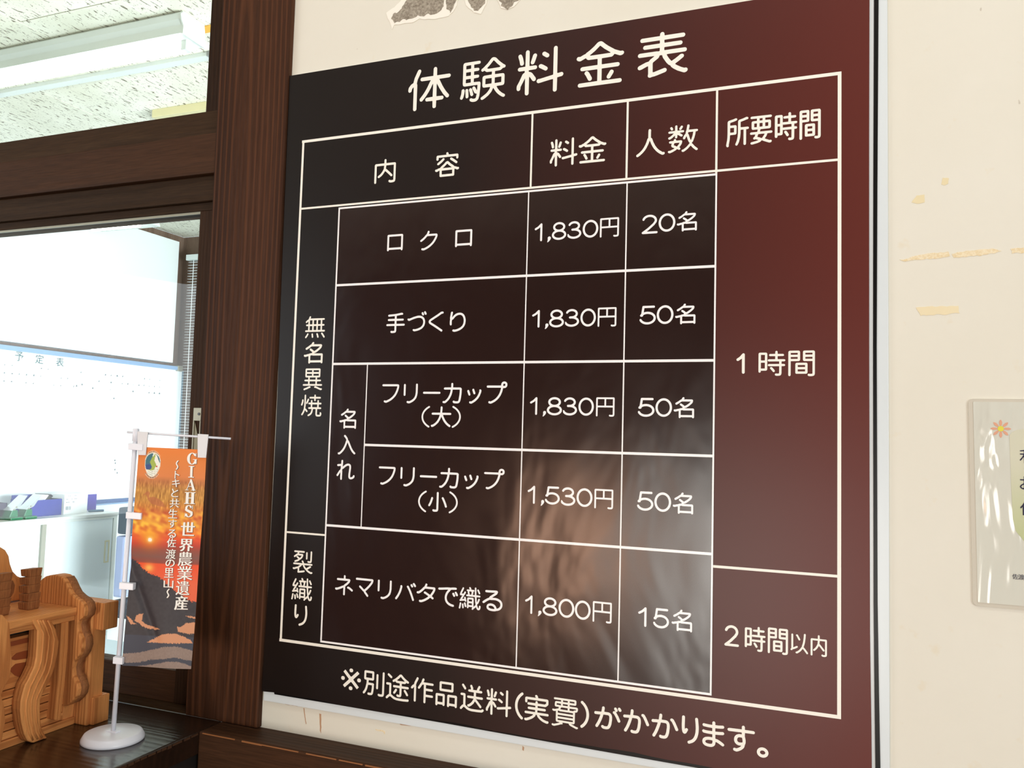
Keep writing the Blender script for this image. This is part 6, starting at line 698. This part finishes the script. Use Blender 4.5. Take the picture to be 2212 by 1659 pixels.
for a, z, w_ in ((0.0072, -0.0235, 0.021), (0.0095, -0.1172, 0.022), (0.006, -0.2123, 0.020), (0.0035, -0.3115, 0.014)):
    b = B(); q = [(-0.0072, -0.004), (w_ - 0.008, -0.005), (w_ - 0.008, 0.004), (-0.0072, 0.005)]
    b.add([fp(a + u, z + v, o_) for o_ in (0.0045, -0.0045) for u, v in q], [(0, 1, 2, 3), (7, 6, 5, 4), (0, 4, 5, 1), (1, 5, 6, 2), (2, 6, 7, 3), (3, 7, 4, 0)])
    obj('clip', b, M_plast, flag, bevel=0.0007)
M_tab = mat('translucent_tab', C3(222, 222, 226), 0.35)
for a, z0 in ((0.0185, -0.0065), (0.1015, -0.0078)):
    b = B(); q = [(-0.0075, 0.0045), (0.0075, 0.004), (0.0058, -0.018 - 0.01), (-0.0058, -0.018 - 0.01)]
    b.add([fp(a + u, z0 + v, o_) for o_ in (0.0034, 0.0016) for u, v in q], [(0, 1, 2, 3), (7, 6, 5, 4), (0, 4, 5, 1), (1, 5, 6, 2), (2, 6, 7, 3), (3, 7, 4, 0)])
    obj('hanging_tab', b, M_tab, flag, bevel=0.0004)

# ------------------------------------------------------------------ carved wooden box on the counter
bx = thing('carved_box', (-1.06, -0.2, -0.42), 'rustic carved pine box with wavy side boards, standing on the dark counter', 'wooden box')
pa = dict(dark=C3(200, 124, 68), mid=C3(230, 156, 92), light=C3(176, 102, 54))
M_pz = wood('pine_upright', axis='z', scale=1.6, rough=0.5, bstr=0.25, wave=0.9, contrast=0.5, **pa)
M_py = wood('pine_level', axis='y', scale=1.6, rough=0.5, bstr=0.25, wave=0.9, contrast=0.5, **pa)
M_pd = wood('pine_dark_cut', axis='z', scale=2.0, rough=0.6, bstr=0.4, wave=0.5, dark=C3(140, 88, 54), mid=C3(168, 108, 66), light=C3(134, 82, 48))
M_stain = mat('burnt_brown_inlay', C3(140, 66, 30), 0.5)
def onx(px, py, x=-1.0):
    r = R @ np.array([(px - PX) / F, (py - PY) / F, 1.0]); t = x / r[0]
    return (-1 + t * r[1], t * r[2])
obj('body', B().box(-1.11, -1.032, -0.34, -0.118, -0.42, -0.264), M_py, bx)
obj('front_panel', B().box(-1.032, -1.017, -0.34, -0.118, -0.345, -0.2795), M_py, bx)
obj('lid_gap_shade', B().box(-1.0335, -1.0305, -0.34, -0.118, -0.2792, -0.2712), M_black, bx)  # flat black strip painting the shadow gap under the lid
zz = -0.4195
for i in range(7):
    h_ = 0.0095; obj('batten', B().box(-1.032, -1.0155 + 0.001 * (i % 2), -0.34, -0.118, zz, zz + h_), M_py, bx, bevel=0.0009); zz += h_ + 0.0011
obj('base_rail', B().box(-1.03, -1.012, -0.345, -0.1, -0.42, -0.4095), M_py, bx, bevel=0.0012)
obj('lid', B().box(-1.112, -0.998, -0.345, -0.119, -0.263, -0.2515), M_py, bx, bevel=0.0018)
obj('lid_moulding', B().box(-1.02, -1.002, -0.345, -0.119, -0.270, -0.2635), M_py, bx, bevel=0.001)
# side board with a humped top and a wavy front edge
top_ = [(-1.13, -0.255), (-1.107, -0.245), (-1.09, -0.240), (-1.080, -0.230), (-1.073, -0.220), (-1.065, -0.2145), (-1.056, -0.212), (-1.046, -0.2105), (-1.037, -0.211), (-1.030, -0.2135), (-1.024, -0.219), (-1.018, -0.227), (-1.012, -0.234), (-1.003, -0.239), (-0.994, -0.242), (-0.987, -0.247)]
fr_ = [(-0.984, -0.256), (-0.986, -0.264), (-0.994, -0.270), (-0.997, -0.276), (-0.994, -0.285), (-0.987, -0.295), (-0.985, -0.305), (-0.989, -0.316), (-0.998, -0.326), (-1.001, -0.336), (-0.999, -0.346), (-0.992, -0.355), (-0.988, -0.364), (-0.990, -0.373), (-0.997, -0.381), (-1.004, -0.387), (-1.013, -0.391)]
sb = obj('side_board', B().prism(top_ + fr_ + [(-1.016, -0.42), (-1.13, -0.42)], 'xz', -0.119, -0.1), M_pz, bx, bevel=0.0022)
obj('side_board', B().prism(top_ + fr_ + [(-1.016, -0.42), (-1.13, -0.42)], 'xz', -0.366, -0.346), M_pz, bx, bevel=0.0022)
# darker rounded cut edge following the wave
eb = B(); path = [(-0.9995 + (x + 1.0) * 1.0, z) for x, z in top_[9:] + fr_[:-1]]
o_ = len(eb.v)
for x, z in path:
    eb.v += [(x - 0.004, -0.1135, z), (x + 0.0022, -0.112, z + 0.001), (x + 0.0022, -0.1022, z + 0.001), (x - 0.004, -0.1003, z)]
for i in range(len(path) - 1):
    for k in range(3): eb.f.append([o_ + 4 * i + k, o_ + 4 * i + k + 1, o_ + 4 * i + 4 + k + 1, o_ + 4 * i + 4 + k])
obj('cut_edge', eb, M_pd, bx, smooth=True)
obj('corner_post', B().box(-1.13, -0.990, -0.0995, -0.074, -0.42, -0.249), M_pz, bx, bevel=0.002)
obj('corner_block', B().box(-1.10, -0.976, -0.0935, -0.0675, -0.287, -0.2485), M_pz, bx, bevel=0.0015)
obj('foot_block', B().box(-1.10, -0.984, -0.0935, -0.0665, -0.42, -0.382), M_pz, bx, bevel=0.0015)
# curved carved strip across the front
Lp = [(65, 1338), (71, 1350), (77, 1362), (76, 1390), (74, 1420), (70, 1440), (60, 1461), (50, 1480), (45, 1497), (41, 1515), (40, 1533), (43, 1560), (49, 1585), (56, 1600), (68, 1606)]
Rp = [(84, 1605), (101, 1597), (96, 1590), (88, 1578), (84, 1556), (83, 1530), (84, 1510), (90, 1497), (96, 1486), (102, 1472), (110, 1455), (116, 1437), (121, 1412), (124, 1385), (118, 1360), (108, 1340)]
strip = [onx(*p) for p in Lp + Rp]
obj('curved_slat', B().prism([(y_, max(z_, -0.4195)) for y_, z_ in strip], 'yz', -1.014, -0.996), M_pz, bx, bevel=0.003, seg=3)
for f_ in (0.25, 0.5, 0.75):
    n_l = len(Lp); ridge = []
    for i in range(n_l - 1):
        l = onx(*Lp[i]); r_ = onx(*Rp[::-1][min(i, len(Rp) - 1)]); ridge.append((-0.9958, l[0] * (1 - f_) + r_[0] * f_, max(l[1] * (1 - f_) + r_[1] * f_, -0.416)))
    obj('carved_ridge', B().tube(ridge, 0.0013, 6), M_pz, bx, smooth=True)
m2 = [onx(*p) for p in ((134, 1346), (149, 1342), (147, 1400), (140, 1480), (131, 1556), (118, 1556), (126, 1480), (131, 1400))]
for k in range(2):
    q = [(y_ * 1.0, z_) for y_, z_ in m2]
    mid = [((q[i][0] + q[j][0]) / 2, (q[i][1] + q[j][1]) / 2) for i, j in ((0, 1), (7, 2), (6, 3), (5, 4))]
    L1 = [q[0], mid[0], mid[1], mid[2], mid[3], q[5], q[6], q[7]] if k == 0 else [mid[0], q[1], q[2], q[3], q[4], mid[3], mid[2], mid[1]]
    obj('moulding_strip', B().prism(L1, 'yz', -1.017, -1.000), M_pz, bx, bevel=0.0014)
ls = [onx(*p) for p in ((-120, 1300), (0, 1328), (14, 1345), (17, 1390), (20, 1430), (14, 1466), (4, 1482), (-4, 1500), (4, 1530), (5, 1560), (-3, 1600), (-30, 1640), (-140, 1660), (-160, 1450))]
obj('curved_slat', B().prism([(y_, max(z_, -0.4195)) for y_, z_ in ls], 'yz', -1.014, -0.9945), M_pz, bx, bevel=0.0012)
for pl in ([(22, 1424), (36, 1411), (54, 1406), (80, 1401), (82, 1418), (54, 1423), (32, 1426)], [(20, 1447), (34, 1434), (78, 1426), (76, 1446), (66, 1463), (50, 1465), (32, 1459)], [(12, 1389), (80, 1373), (80, 1383), (12, 1399)], [(106, 1458), (124, 1448), (124, 1456), (106, 1462)], [(122, 1366), (131, 1364), (131, 1373), (123, 1375)]):
    obj('dark_inlay', B().prism([onx(*p, x=-1.0165) for p in pl], 'yz', -1.0185, -1.0162), M_stain, bx)
# back board with its own hump and a carved heart
bk = [(-0.36, -0.25), (-0.36, -0.215), (-0.33, -0.21), (-0.30, -0.205), (-0.27, -0.198), (-0.245, -0.18), (-0.225, -0.168), (-0.20, -0.163), (-0.18, -0.164), (-0.165, -0.169), (-0.156, -0.175), (-0.150, -0.184), (-0.147, -0.196), (-0.142, -0.207), (-0.134, -0.215), (-0.12, -0.222), (-0.12, -0.25)]
obj('back_board', B().prism(bk, 'yz', -1.118, -1.100), M_pz, bx, bevel=0.003)
hp = [onx(*p, x=-1.1) for p in ((12, 1262), (16, 1248), (22, 1245), (30, 1249), (34, 1262), (31, 1280), (23, 1293), (17, 1293), (13, 1280))]
obj('carved_petal', B().prism(hp, 'yz', -1.101, -1.0965), M_pz, bx, bevel=0.0015)
hp = [onx(*p, x=-1.0965) for p in ((18, 1264), (21, 1254), (26, 1253), (30, 1264), (27, 1280), (21, 1290), (18, 1290))]
obj('carved_petal', B().prism(hp, 'yz', -1.0975, -1.0935), M_pd, bx, bevel=0.0015)
pz, ph = -0.2515, 0.0112
for yc, xc in ((-0.158, -1.045), (-0.205, -1.042)):
    for i in range(5):
        w0, w1 = 0.0088, 0.0098; b = B(); z0_, z1_ = pz + i * ph, pz + (i + 1) * ph - 0.0006; tw = 0.0008 * math.sin(i * 2.1)
        vsx = [(xc + sx_ * w0 + tw, yc + sy_ * w0, z0_) for sx_, sy_ in ((-1, -1), (1, -1), (1, 1), (-1, 1))] + [(xc + sx_ * w1 + tw, yc + sy_ * w1, z1_ + 0.001 * sx_) for sx_, sy_ in ((-1, -1), (1, -1), (1, 1), (-1, 1))]
        b.add(vsx, [(0, 3, 2, 1), (4, 5, 6, 7), (0, 1, 5, 4), (1, 2, 6, 5), (2, 3, 7, 6), (3, 0, 4, 7)])
        obj('carved_post_block', b, M_pd, bx, bevel=0.0012)

# ------------------------------------------------------------------ office behind the glass
M_tube = mat('lit_tube', C3(255, 255, 255), 0.3, emit=(1.0, 1.0, 0.95, 1), estr=12)
M_enam = mat('white_enamel', C3(214, 220, 216), 0.22, 0.5)
def batten_light(loc, label, L=1.25, zt=ZC):
    x0, y0, z0 = loc; t = thing('ceiling_light', (x0, y0, zt), label, 'ceiling light', 'tube lights on the office ceiling')
    pr_ = [(-0.052, zt), (-0.064, zt - 0.012), (-0.060, zt - 0.03), (-0.050, zt - 0.045), (-0.052, zt - 0.074), (0.050, zt - 0.078), (0.050, zt - 0.06), (0.040, zt)]
    obj('reflector', B().prism([(y0 + u, v) for u, v in pr_], 'yz', x0 - L / 2, x0 + L / 2), M_enam, t, bevel=0.0015)
    for s in (-1, 1):
        obj('end_cap', B().prism([(y0 + u * 1.03, v - 0.004) for u, v in pr_], 'yz', x0 + s * L / 2, x0 + s * (L / 2 + 0.006)), M_enam, t, bevel=0.001)
        obj('lamp_holder', B().box(x0 + s * (L / 2 - 0.03) - 0.012, x0 + s * (L / 2 - 0.03) + 0.012, y0 - 0.012, y0 + 0.016, zt - 0.108, zt - 0.074), M_enam, t, bevel=0.003)
    obj('tube', B().tube([(x0 - L / 2 + 0.04, y0 + 0.003, zt - 0.096), (x0 + L / 2 - 0.04, y0 + 0.003, zt - 0.096)], 0.0155, 18), M_tube, t, smooth=True)
    return t
batten_light((-2.635, 1.094, 0), 'tube light with a folded white reflector seen through the upper window pane')
def pendant(x0, x1, y0, y1, zt, label):
    t = thing('ceiling_light', ((x0 + x1) / 2, (y0 + y1) / 2, zt), label, 'ceiling light', 'tube lights on the office ceiling')
    b = B(); b.prism([(y0, zt), (y0 + 0.03, zt + 0.05), (y1 - 0.03, zt + 0.05), (y1, zt)], 'yz', x0, x1)
    obj('reflector', b, M_enam, t, bevel=0.002)
    obj('tube', B().tube([(x0 + 0.05, (y0 + y1) / 2 - 0.03, zt - 0.012), (x1 - 0.05, (y0 + y1) / 2 - 0.03, zt - 0.012)], 0.0145, 16), M_tube, t, smooth=True)
    for s in (x0 + 0.08, x1 - 0.08): obj('rod', B().tube([(s, (y0 + y1) / 2, zt + 0.048), (s, (y0 + y1) / 2, ZC)], 0.006, 10), M_enam, t, smooth=True)
pendant(-4.16, -3.70, 2.52, 2.68, 1.19, 'short hanging tube light near the far corner, above the whiteboard')
dct = thing('reflection_strip', (-2.6, 1.32, ZC), 'slim pale strip added along the office ceiling in place of a reflection in the glass', 'reflection strip')  # added strip, shaped after a reflection in the window pane
obj('strip_body', B().box(-3.6, -2.12, 1.30, 1.335, ZC - 0.016, ZC), M_enam, dct, bevel=0.0015)
obj('strip_end', B().box(-2.14, -2.09, 1.296, 1.339, ZC - 0.019, ZC), mat('grey_strip_end', C3(140, 142, 140), 0.4), dct, bevel=0.002)
ac = thing('ceiling_panel', (-2.3, 1.9, ZC), 'beige ceiling panel unit with a thick edge at the lower right of the upper pane', 'ceiling panel')
M_beige = mat('beige_panel', C3(214, 204, 160), 0.45)
obj('panel_box', B().box(-2.76, -1.9, 1.66, 2.46, ZC - 0.035, ZC), M_beige, ac, bevel=0.002)
obj('face_plate', B().box(-2.73, -1.93, 1.69, 2.43, ZC - 0.041, ZC - 0.035), mat('pale_panel_face', C3(228, 222, 192), 0.4), ac, bevel=0.002)
st_ = thing('ceiling_plate', (-2.03, 1.17, ZC), 'small orange plate on the office ceiling beside the pillar', 'tag'); obj('orange_plate', B().box(-2.06, -1.97, 1.145, 1.185, ZC - 0.003, ZC), mat('plain_orange', C3(240, 180, 70), 0.5), st_, bevel=0.0005)  # thin flat orange plate against the ceiling
# whiteboard on the left office wall
wb = thing('whiteboard', (-4.24, 2.4, 0.0), 'large whiteboard with a blue-grey frame and faint schedule writing, on the left office wall', 'whiteboard')
M_rail = mat('blue_grey_rail', C3(136, 168, 206), 0.3, metal=0.2); M_wbs = mat('whiteboard_surface', C3(236, 242, 244), 0.2, 0.5)
XW = -4.285
obj('panel', B().box(XL + 0.002, XW, 0.9, 3.53, -0.44, 0.42), M_wbs, wb)
obj('top_rail', B().box(XL + 0.002, XW + 0.018, 0.9, 3.47, 0.42, 0.446), M_rail, wb, bevel=0.003)
obj('rail_cap', B().box(XL + 0.002, XW + 0.021, 3.47, 3.515, 0.414, 0.452), M_alu, wb, bevel=0.003)
obj('side_rail', B().box(XL + 0.002, XW + 0.006, 3.53, 3.54, -0.44, 0.42), mat('thin_dark_rail', C3(92, 122, 140), 0.4), wb)
obj('bottom_rail', B().box(XL + 0.002, XW + 0.018, 0.9, 3.53, -0.468, -0.44), mat('dark_blue_rail', C3(70, 96, 140), 0.35), wb, bevel=0.003)
obj('pen_tray', B().box(XW, XW + 0.05, 2.2, 3.3, -0.47, -0.462), M_rail, wb, bevel=0.002)
def onx2(px, py): return onx(px, py, XW)
M_mk = mat('grey_green_marker', C3(30, 84, 88), 0.5)
for ch, px, py, s_ in (('予', 41, 770, 0.052), ('定', 85, 776, 0.052), ('表', 129, 782, 0.052)):
    y_, z_ = onx2(px, py); wt = B(); text_to(wt, [(Nn[ch], y_ - s_ / 2, y_ + s_ / 2, z_ - s_ / 2, z_ + s_ / 2)], lambda u, v: (XW + 0.002, u, v))
    obj('character', wt, M_mk, wb, recalc=False)
wt = B(); rr = random.Random(4)
for row in range(3):
    for k in range(26):
        y_ = 2.2 + k * 0.045; z_ = 0.335 - row * 0.045
        if rr.random() < 0.55: wt.add([(XW + 0.002, y_, z_), (XW + 0.002, y_ + rr.uniform(.006, .016), z_), (XW + 0.002, y_ + 0.008, z_ + rr.uniform(.006, .014))], [(0, 1, 2)])
for px, py in ((246, 996), (247, 1002), (246, 1016), (251, 1023), (163, 835), (175, 832), (244, 862)):
    y_, z_ = onx2(px, py); wt.add([(XW + 0.002, y_, z_), (XW + 0.002, y_ + 0.012, z_), (XW + 0.002, y_ + 0.006, z_ + 0.014)], [(0, 1, 2)])
obj('marker_notes', wt, mat('faint_marker', C3(84, 96, 104), 0.5), wb, recalc=False)['kind'] = 'stuff'
# far window with its venetian blind
w3 = thing('window_3', (-2.9, YB, 0.1), kind='structure')
obj('pane', B().box(-4.2, -1.6, YB + 0.04, YB + 0.046, -0.9, 1.12), mat('dark_blue_glass', C3(24, 40, 62), 0.08), w3)
bld = thing('venetian_blind', (-3.2, YB - 0.07, 1.2), 'white venetian blind hanging in front of the far office window', 'blind')
obj('head_rail', B().box(-4.23, -1.7, YB - 0.11, YB - 0.06, 1.185, 1.225), mat('pale_grey_head_rail', C3(206, 214, 212), 0.4), bld, bevel=0.003)
M_slat = mat('white_slat', C3(240, 244, 246), 0.35)
sl = None
for i in range(92):
    z = 1.172 - i * 0.0195
    if sl is None:
        b = B().prism([(YB - 0.097, z - 0.0008), (YB - 0.085, z + 0.0006), (YB - 0.073, z + 0.0008), (YB - 0.073, z + 0.0020), (YB - 0.085, z + 0.0019), (YB - 0.097, z + 0.0006)], 'yz', -4.22, -1.72)
        o = obj('slat', b, M_slat, bld); sl = o
    else:
        o = sl.copy(); COL.objects.link(o); o.location = (0, 0, -i * 0.0195)
for x in (-4.17, -4.06, -3.4, -2.6):
    obj('ladder_cord', B().box(x - 0.002, x + 0.002, YB - 0.099, YB - 0.0975, -0.62, 1.186), M_slat, bld)
obj('bottom_bar', B().box(-4.22, -1.72, YB - 0.098, YB - 0.072, -0.645, -0.622), M_enam, bld, bevel=0.002)
# low steel cabinet
cb = thing('storage_cabinet', (-4.1, 2.0, ZF), 'low cream steel cabinet with sliding doors below the whiteboard', 'cabinet')
M_steel = mat('cream_steel', C3(226, 232, 228), 0.3, 0.5); M_cabtop = mat('cabinet_top', C3(232, 236, 234), 0.35)
obj('cabinet_top', B().box(-4.3, -3.895, 0.9, 2.685, -0.498, -0.48), M_cabtop, cb, bevel=0.002)
obj('body', B().box(-4.3, -3.93, 0.9, 2.68, ZF, -0.498), M_steel, cb)
obj('frame', B().box(-3.93, -3.90, 2.655, 2.68, ZF, -0.498).box(-3.93, -3.90, 0.9, 2.655, ZF, -1.42).box(-3.93, -3.90, 0.9, 2.655, -0.512, -0.498), M_steel, cb, bevel=0.001)
M_door = mat('steel_door', C3(226, 236, 238), 0.28, 0.5)
for y0_, y1_, x_, hy in ((0.91, 2.19, -3.912, 1.0), (2.215, 2.652, -3.905, 2.62)):
    dr = obj('door', B().box(x_ - 0.012, x_, y0_, y1_, -1.42, -0.512), M_door, cb, bevel=0.001)
    obj('handle', B().box(x_, x_ + 0.003, hy - 0.017, hy - 0.009, -0.755, -0.645).box(x_, x_ + 0.003, hy + 0.009, hy + 0.017, -0.755, -0.645).box(x_, x_ + 0.003, hy - 0.017, hy + 0.017, -0.645, -0.637).box(x_, x_ + 0.003, hy - 0.017, hy + 0.017, -0.763, -0.755), mat('cream_plastic_pull', C3(226, 222, 190), 0.4), dr, bevel=0.001)
obj('centre_stile', B().box(-3.925, -3.897, 2.19, 2.215, -1.42, -0.512), mat('grey_stile', C3(160, 158, 146), 0.4), cb)
obj('wall_tag', B().box(-3.905, -3.898, 2.235, 2.27, -0.83, -0.785), M_enam, cb, bevel=0.002)
# things on the cabinet
ZT = -0.48
def onz(px, py, z=ZT):
    r = R @ np.array([(px - PX) / F, (py - PY) / F, 1.0]); t = z / r[2]; return (t * r[0], -1 + t * r[1])
M_green = mat('green_plastic', C3(34, 104, 70), 0.3); M_lever = mat('grey_steel_lever', C3(200, 206, 206), 0.3, metal=0.5)
def punch(yc, label):
    t = thing('hole_punch', (-3.97, yc, ZT), label, 'hole punch', 'hole punches on the cabinet')
    obj('base', B().box(-4.03, -3.93, yc - 0.028, yc + 0.04, ZT, ZT + 0.014), M_green, t, bevel=0.003)
    obj('punch_body', B().prism([(yc - 0.026, ZT + 0.014), (yc + 0.022, ZT + 0.014), (yc + 0.02, ZT + 0.05), (yc - 0.012, ZT + 0.05)], 'yz', -4.0, -3.945), M_green, t, bevel=0.003)
    obj('lever', B().prism([(yc - 0.022, ZT + 0.05), (yc - 0.012, ZT + 0.047), (yc + 0.028, ZT + 0.062), (yc + 0.072, ZT + 0.122), (yc + 0.064, ZT + 0.122), (yc + 0.012, ZT + 0.075)], 'yz', -4.005, -3.945), M_lever, t, bevel=0.0015)
    for s in (-0.002, 0.01): obj('rivet', B().tube([(-3.944, yc + s, ZT + 0.055 + s), (-3.941, yc + s, ZT + 0.055 + s)], 0.004, 12), M_alu, t)
punch(2.06, 'green hole punch with a raised grey lever, the left one on the steel cabinet')
punch(2.142, 'green hole punch with a raised grey lever, the right one beside the blue tray')
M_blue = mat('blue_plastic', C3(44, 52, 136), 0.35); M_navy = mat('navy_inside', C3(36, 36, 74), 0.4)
ft = thing('file_tray', (-4.08, 2.3, ZT), 'open blue file box filled with papers on the steel cabinet', 'file box')
x0, x1, y0, y1, h = -4.16, -4.0, 2.20, 2.385, 0.088
obj('base', B().box(x0, x1, y0, y1, ZT, ZT + 0.004), M_blue, ft)
obj('front_wall', B().box(x1 - 0.004, x1, y0, y1, ZT + 0.004, ZT + h), M_blue, ft, bevel=0.001)
obj('side_wall', B().box(x0, x1 - 0.004, y0, y0 + 0.004, ZT + 0.004, ZT + h), M_blue, ft)
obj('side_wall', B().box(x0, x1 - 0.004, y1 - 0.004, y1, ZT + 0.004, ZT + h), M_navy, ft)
obj('back_wall', B().box(x0, x0 + 0.004, y0 + 0.004, y1 - 0.004, ZT + 0.004, ZT + h + 0.02), M_blue, ft)
bkk = thing('binder', (-4.06, 2.3, ZT + 0.006), 'black binder leaning inside the blue file box', 'binder')
obj('cover', B().prism([(2.235, ZT + 0.006), (2.25, ZT + 0.006), (2.345, ZT + 0.105), (2.33, ZT + 0.115)], 'yz', -4.14, -4.02), mat('black_binder_cover', C3(24, 26, 30), 0.4), bkk, bevel=0.002)
obj('paper_block', B().prism([(2.222, ZT + 0.008), (2.233, ZT + 0.006), (2.326, ZT + 0.108), (2.315, ZT + 0.112)], 'yz', -4.135, -4.03), mat('paper_white', C3(235, 240, 242), 0.6), bkk)
M_card = mat('white_carton', C3(232, 236, 238), 0.5)
cz = thing('carton', (-4.02, 2.47, ZT), 'white carton with small print and a barcode beside the blue file box', 'carton')
obj('box_body', B().box(-4.1, -3.99, 2.392, 2.545, ZT, ZT + 0.112), M_card, cz, bevel=0.001)
bc_ = B(); yb = 2.402
while yb < 2.435:
    ww = rr.uniform(0.0015, 0.004); bc_.add([(-3.9892, yb, ZT + 0.025), (-3.9892, yb + ww, ZT + 0.025), (-3.9892, yb + ww, ZT + 0.045), (-3.9892, yb, ZT + 0.045)], [(0, 1, 2, 3)]); yb += ww + rr.uniform(0.002, 0.004)
for k in range(16):
    yk, zk = 2.402 + rr.random() * 0.07, ZT + rr.choice((0.065, 0.082, 0.1)); bc_.add([(-3.9892, yk, zk), (-3.9892, yk + 0.006, zk), (-3.9892, yk + 0.006, zk + 0.004), (-3.9892, yk, zk + 0.004)], [(0, 1, 2, 3)])
obj('printed_marks', bc_, mat('grey_print', C3(120, 130, 140), 0.5), cz, recalc=False)
pbk = thing('file_folder', (-4.09, 2.67, ZT), 'purple file folder standing upright on the cabinet', 'folder')
obj('cover', B().box(-4.16, -4.10, 2.632, 2.706, ZT, ZT + 0.093), mat('purple_cover', C3(74, 62, 160), 0.35), pbk, bevel=0.001)
obj('paper_block', B().box(-4.155, -4.105, 2.634, 2.70, ZT + 0.093, ZT + 0.097), mat('paper_edge', C3(230, 232, 236), 0.6), pbk)
lt = thing('desk_tray', (-4.12, 2.0, ZT), 'dark stacking tray at the left end of the steel cabinet', 'tray')
obj('tray_floor', B().box(-4.2, -4.0, 1.85, 2.06, ZT + 0.05, ZT + 0.056), mat('dark_tray_plastic', C3(48, 42, 60), 0.4), lt)
obj('tray_side', B().box(-4.004, -4.0, 1.85, 2.06, ZT + 0.056, ZT + 0.085), mat('dark_tray_rim', C3(58, 50, 72), 0.4), lt)
obj('tray_side', B().box(-4.2, -4.0, 2.056, 2.06, ZT, ZT + 0.085), mat('dark_tray_end', C3(46, 40, 62), 0.4), lt)
tbx = thing('envelope_box', (-4.02, 1.95, ZT), 'tan envelope box under the dark tray', 'box')
obj('box_body', B().box(-4.09, -3.98, 1.88, 2.0, ZT, ZT + 0.046), mat('tan_card', C3(206, 156, 96), 0.6), tbx, bevel=0.001)
for ya, yb in ((2.60, 2.72), (2.735, 2.81)):
    pass
pen = thing('marker_pen', (-4.0, 2.6, ZT + 0.006), 'dark blue pen lying on the cabinet below the purple folder', 'pen')
obj('barrel', B().tube([(-4.01, 2.575, ZT + 0.0065), (-3.985, 2.655, ZT + 0.0065)], 0.0065, 12), mat('dark_blue_pen', C3(66, 110, 140), 0.4), pen, smooth=True)
# office chair and desk beyond the sash
chair = thing('office_chair', (-3.35, 2.2, ZF), 'dark grey office chair standing past the cabinet, behind the banner pole', 'chair')
M_cg = mat('slate_fabric', C3(70, 82, 96), 0.7); M_lav = mat('lavender_grey_cover', C3(158, 168, 204), 0.6); M_dk = mat('dark_navy_fabric', C3(34, 38, 52), 0.7)
def onxp(px, py, x): return onx(px, py, x)
pA = onx(262, 1096, -3.45); pB = onx(262, 1158, -3.45)
obj('headrest', B().box(-3.47, -3.40, pA[0], pA[0] + 0.34, pB[1] + 0.01, pA[1]), M_cg, chair, bevel=0.012)
pC = onx(258, 1290, -3.45)
obj('backrest', B().box(-3.48, -3.42, pA[0] + 0.005, pA[0] + 0.34, pC[1], pB[1]), M_lav, chair, bevel=0.012)
obj('seat', B().box(-3.48, -3.02, pA[0] - 0.02, pA[0] + 0.36, pC[1] - 0.10, pC[1] - 0.01), M_dk, chair, bevel=0.03, seg=3)
cxx, cyy = -3.25, pA[0] + 0.17
obj('column', B().tube([(cxx, cyy, ZF + 0.06), (cxx, cyy, pC[1] - 0.1)], 0.028, 16), M_blackp, chair, smooth=True)
for k in range(5):
    a = k * 2 * math.pi / 5; e = Vector((cxx + 0.27 * math.cos(a), cyy + 0.27 * math.sin(a), ZF + 0.07))
    lg = obj('leg', B().tube([(cxx, cyy, ZF + 0.09), e], [0.022, 0.014], 10), M_blackp, chair, smooth=True)
    obj('castor', B().tube([e + Vector((0, -0.014, -0.042)), e + Vector((0, 0.014, -0.042))], 0.027, 16), M_blackp, lg)
zd = -0.66
f0 = onz(225, 1379, zd); f1 = onz(250, 1432, zd)
dk = thing('office_desk', (-2.2, f0[1] - 0.3, ZF), 'pale blue-grey desk just inside the office window', 'desk')
obj('desk_top', B().box(-3.0, -1.25, 0.2, f0[1], zd - 0.03, zd), mat('pale_blue_laminate', C3(188, 204, 216), 0.4), dk, bevel=0.003)
for x in (-2.95, -1.3):
    for y_ in (0.24, f0[1] - 0.05): obj('leg', B().box(x - 0.02, x + 0.02, y_ - 0.02, y_ + 0.02, ZF, zd - 0.03), M_alu, dk, bevel=0.002)
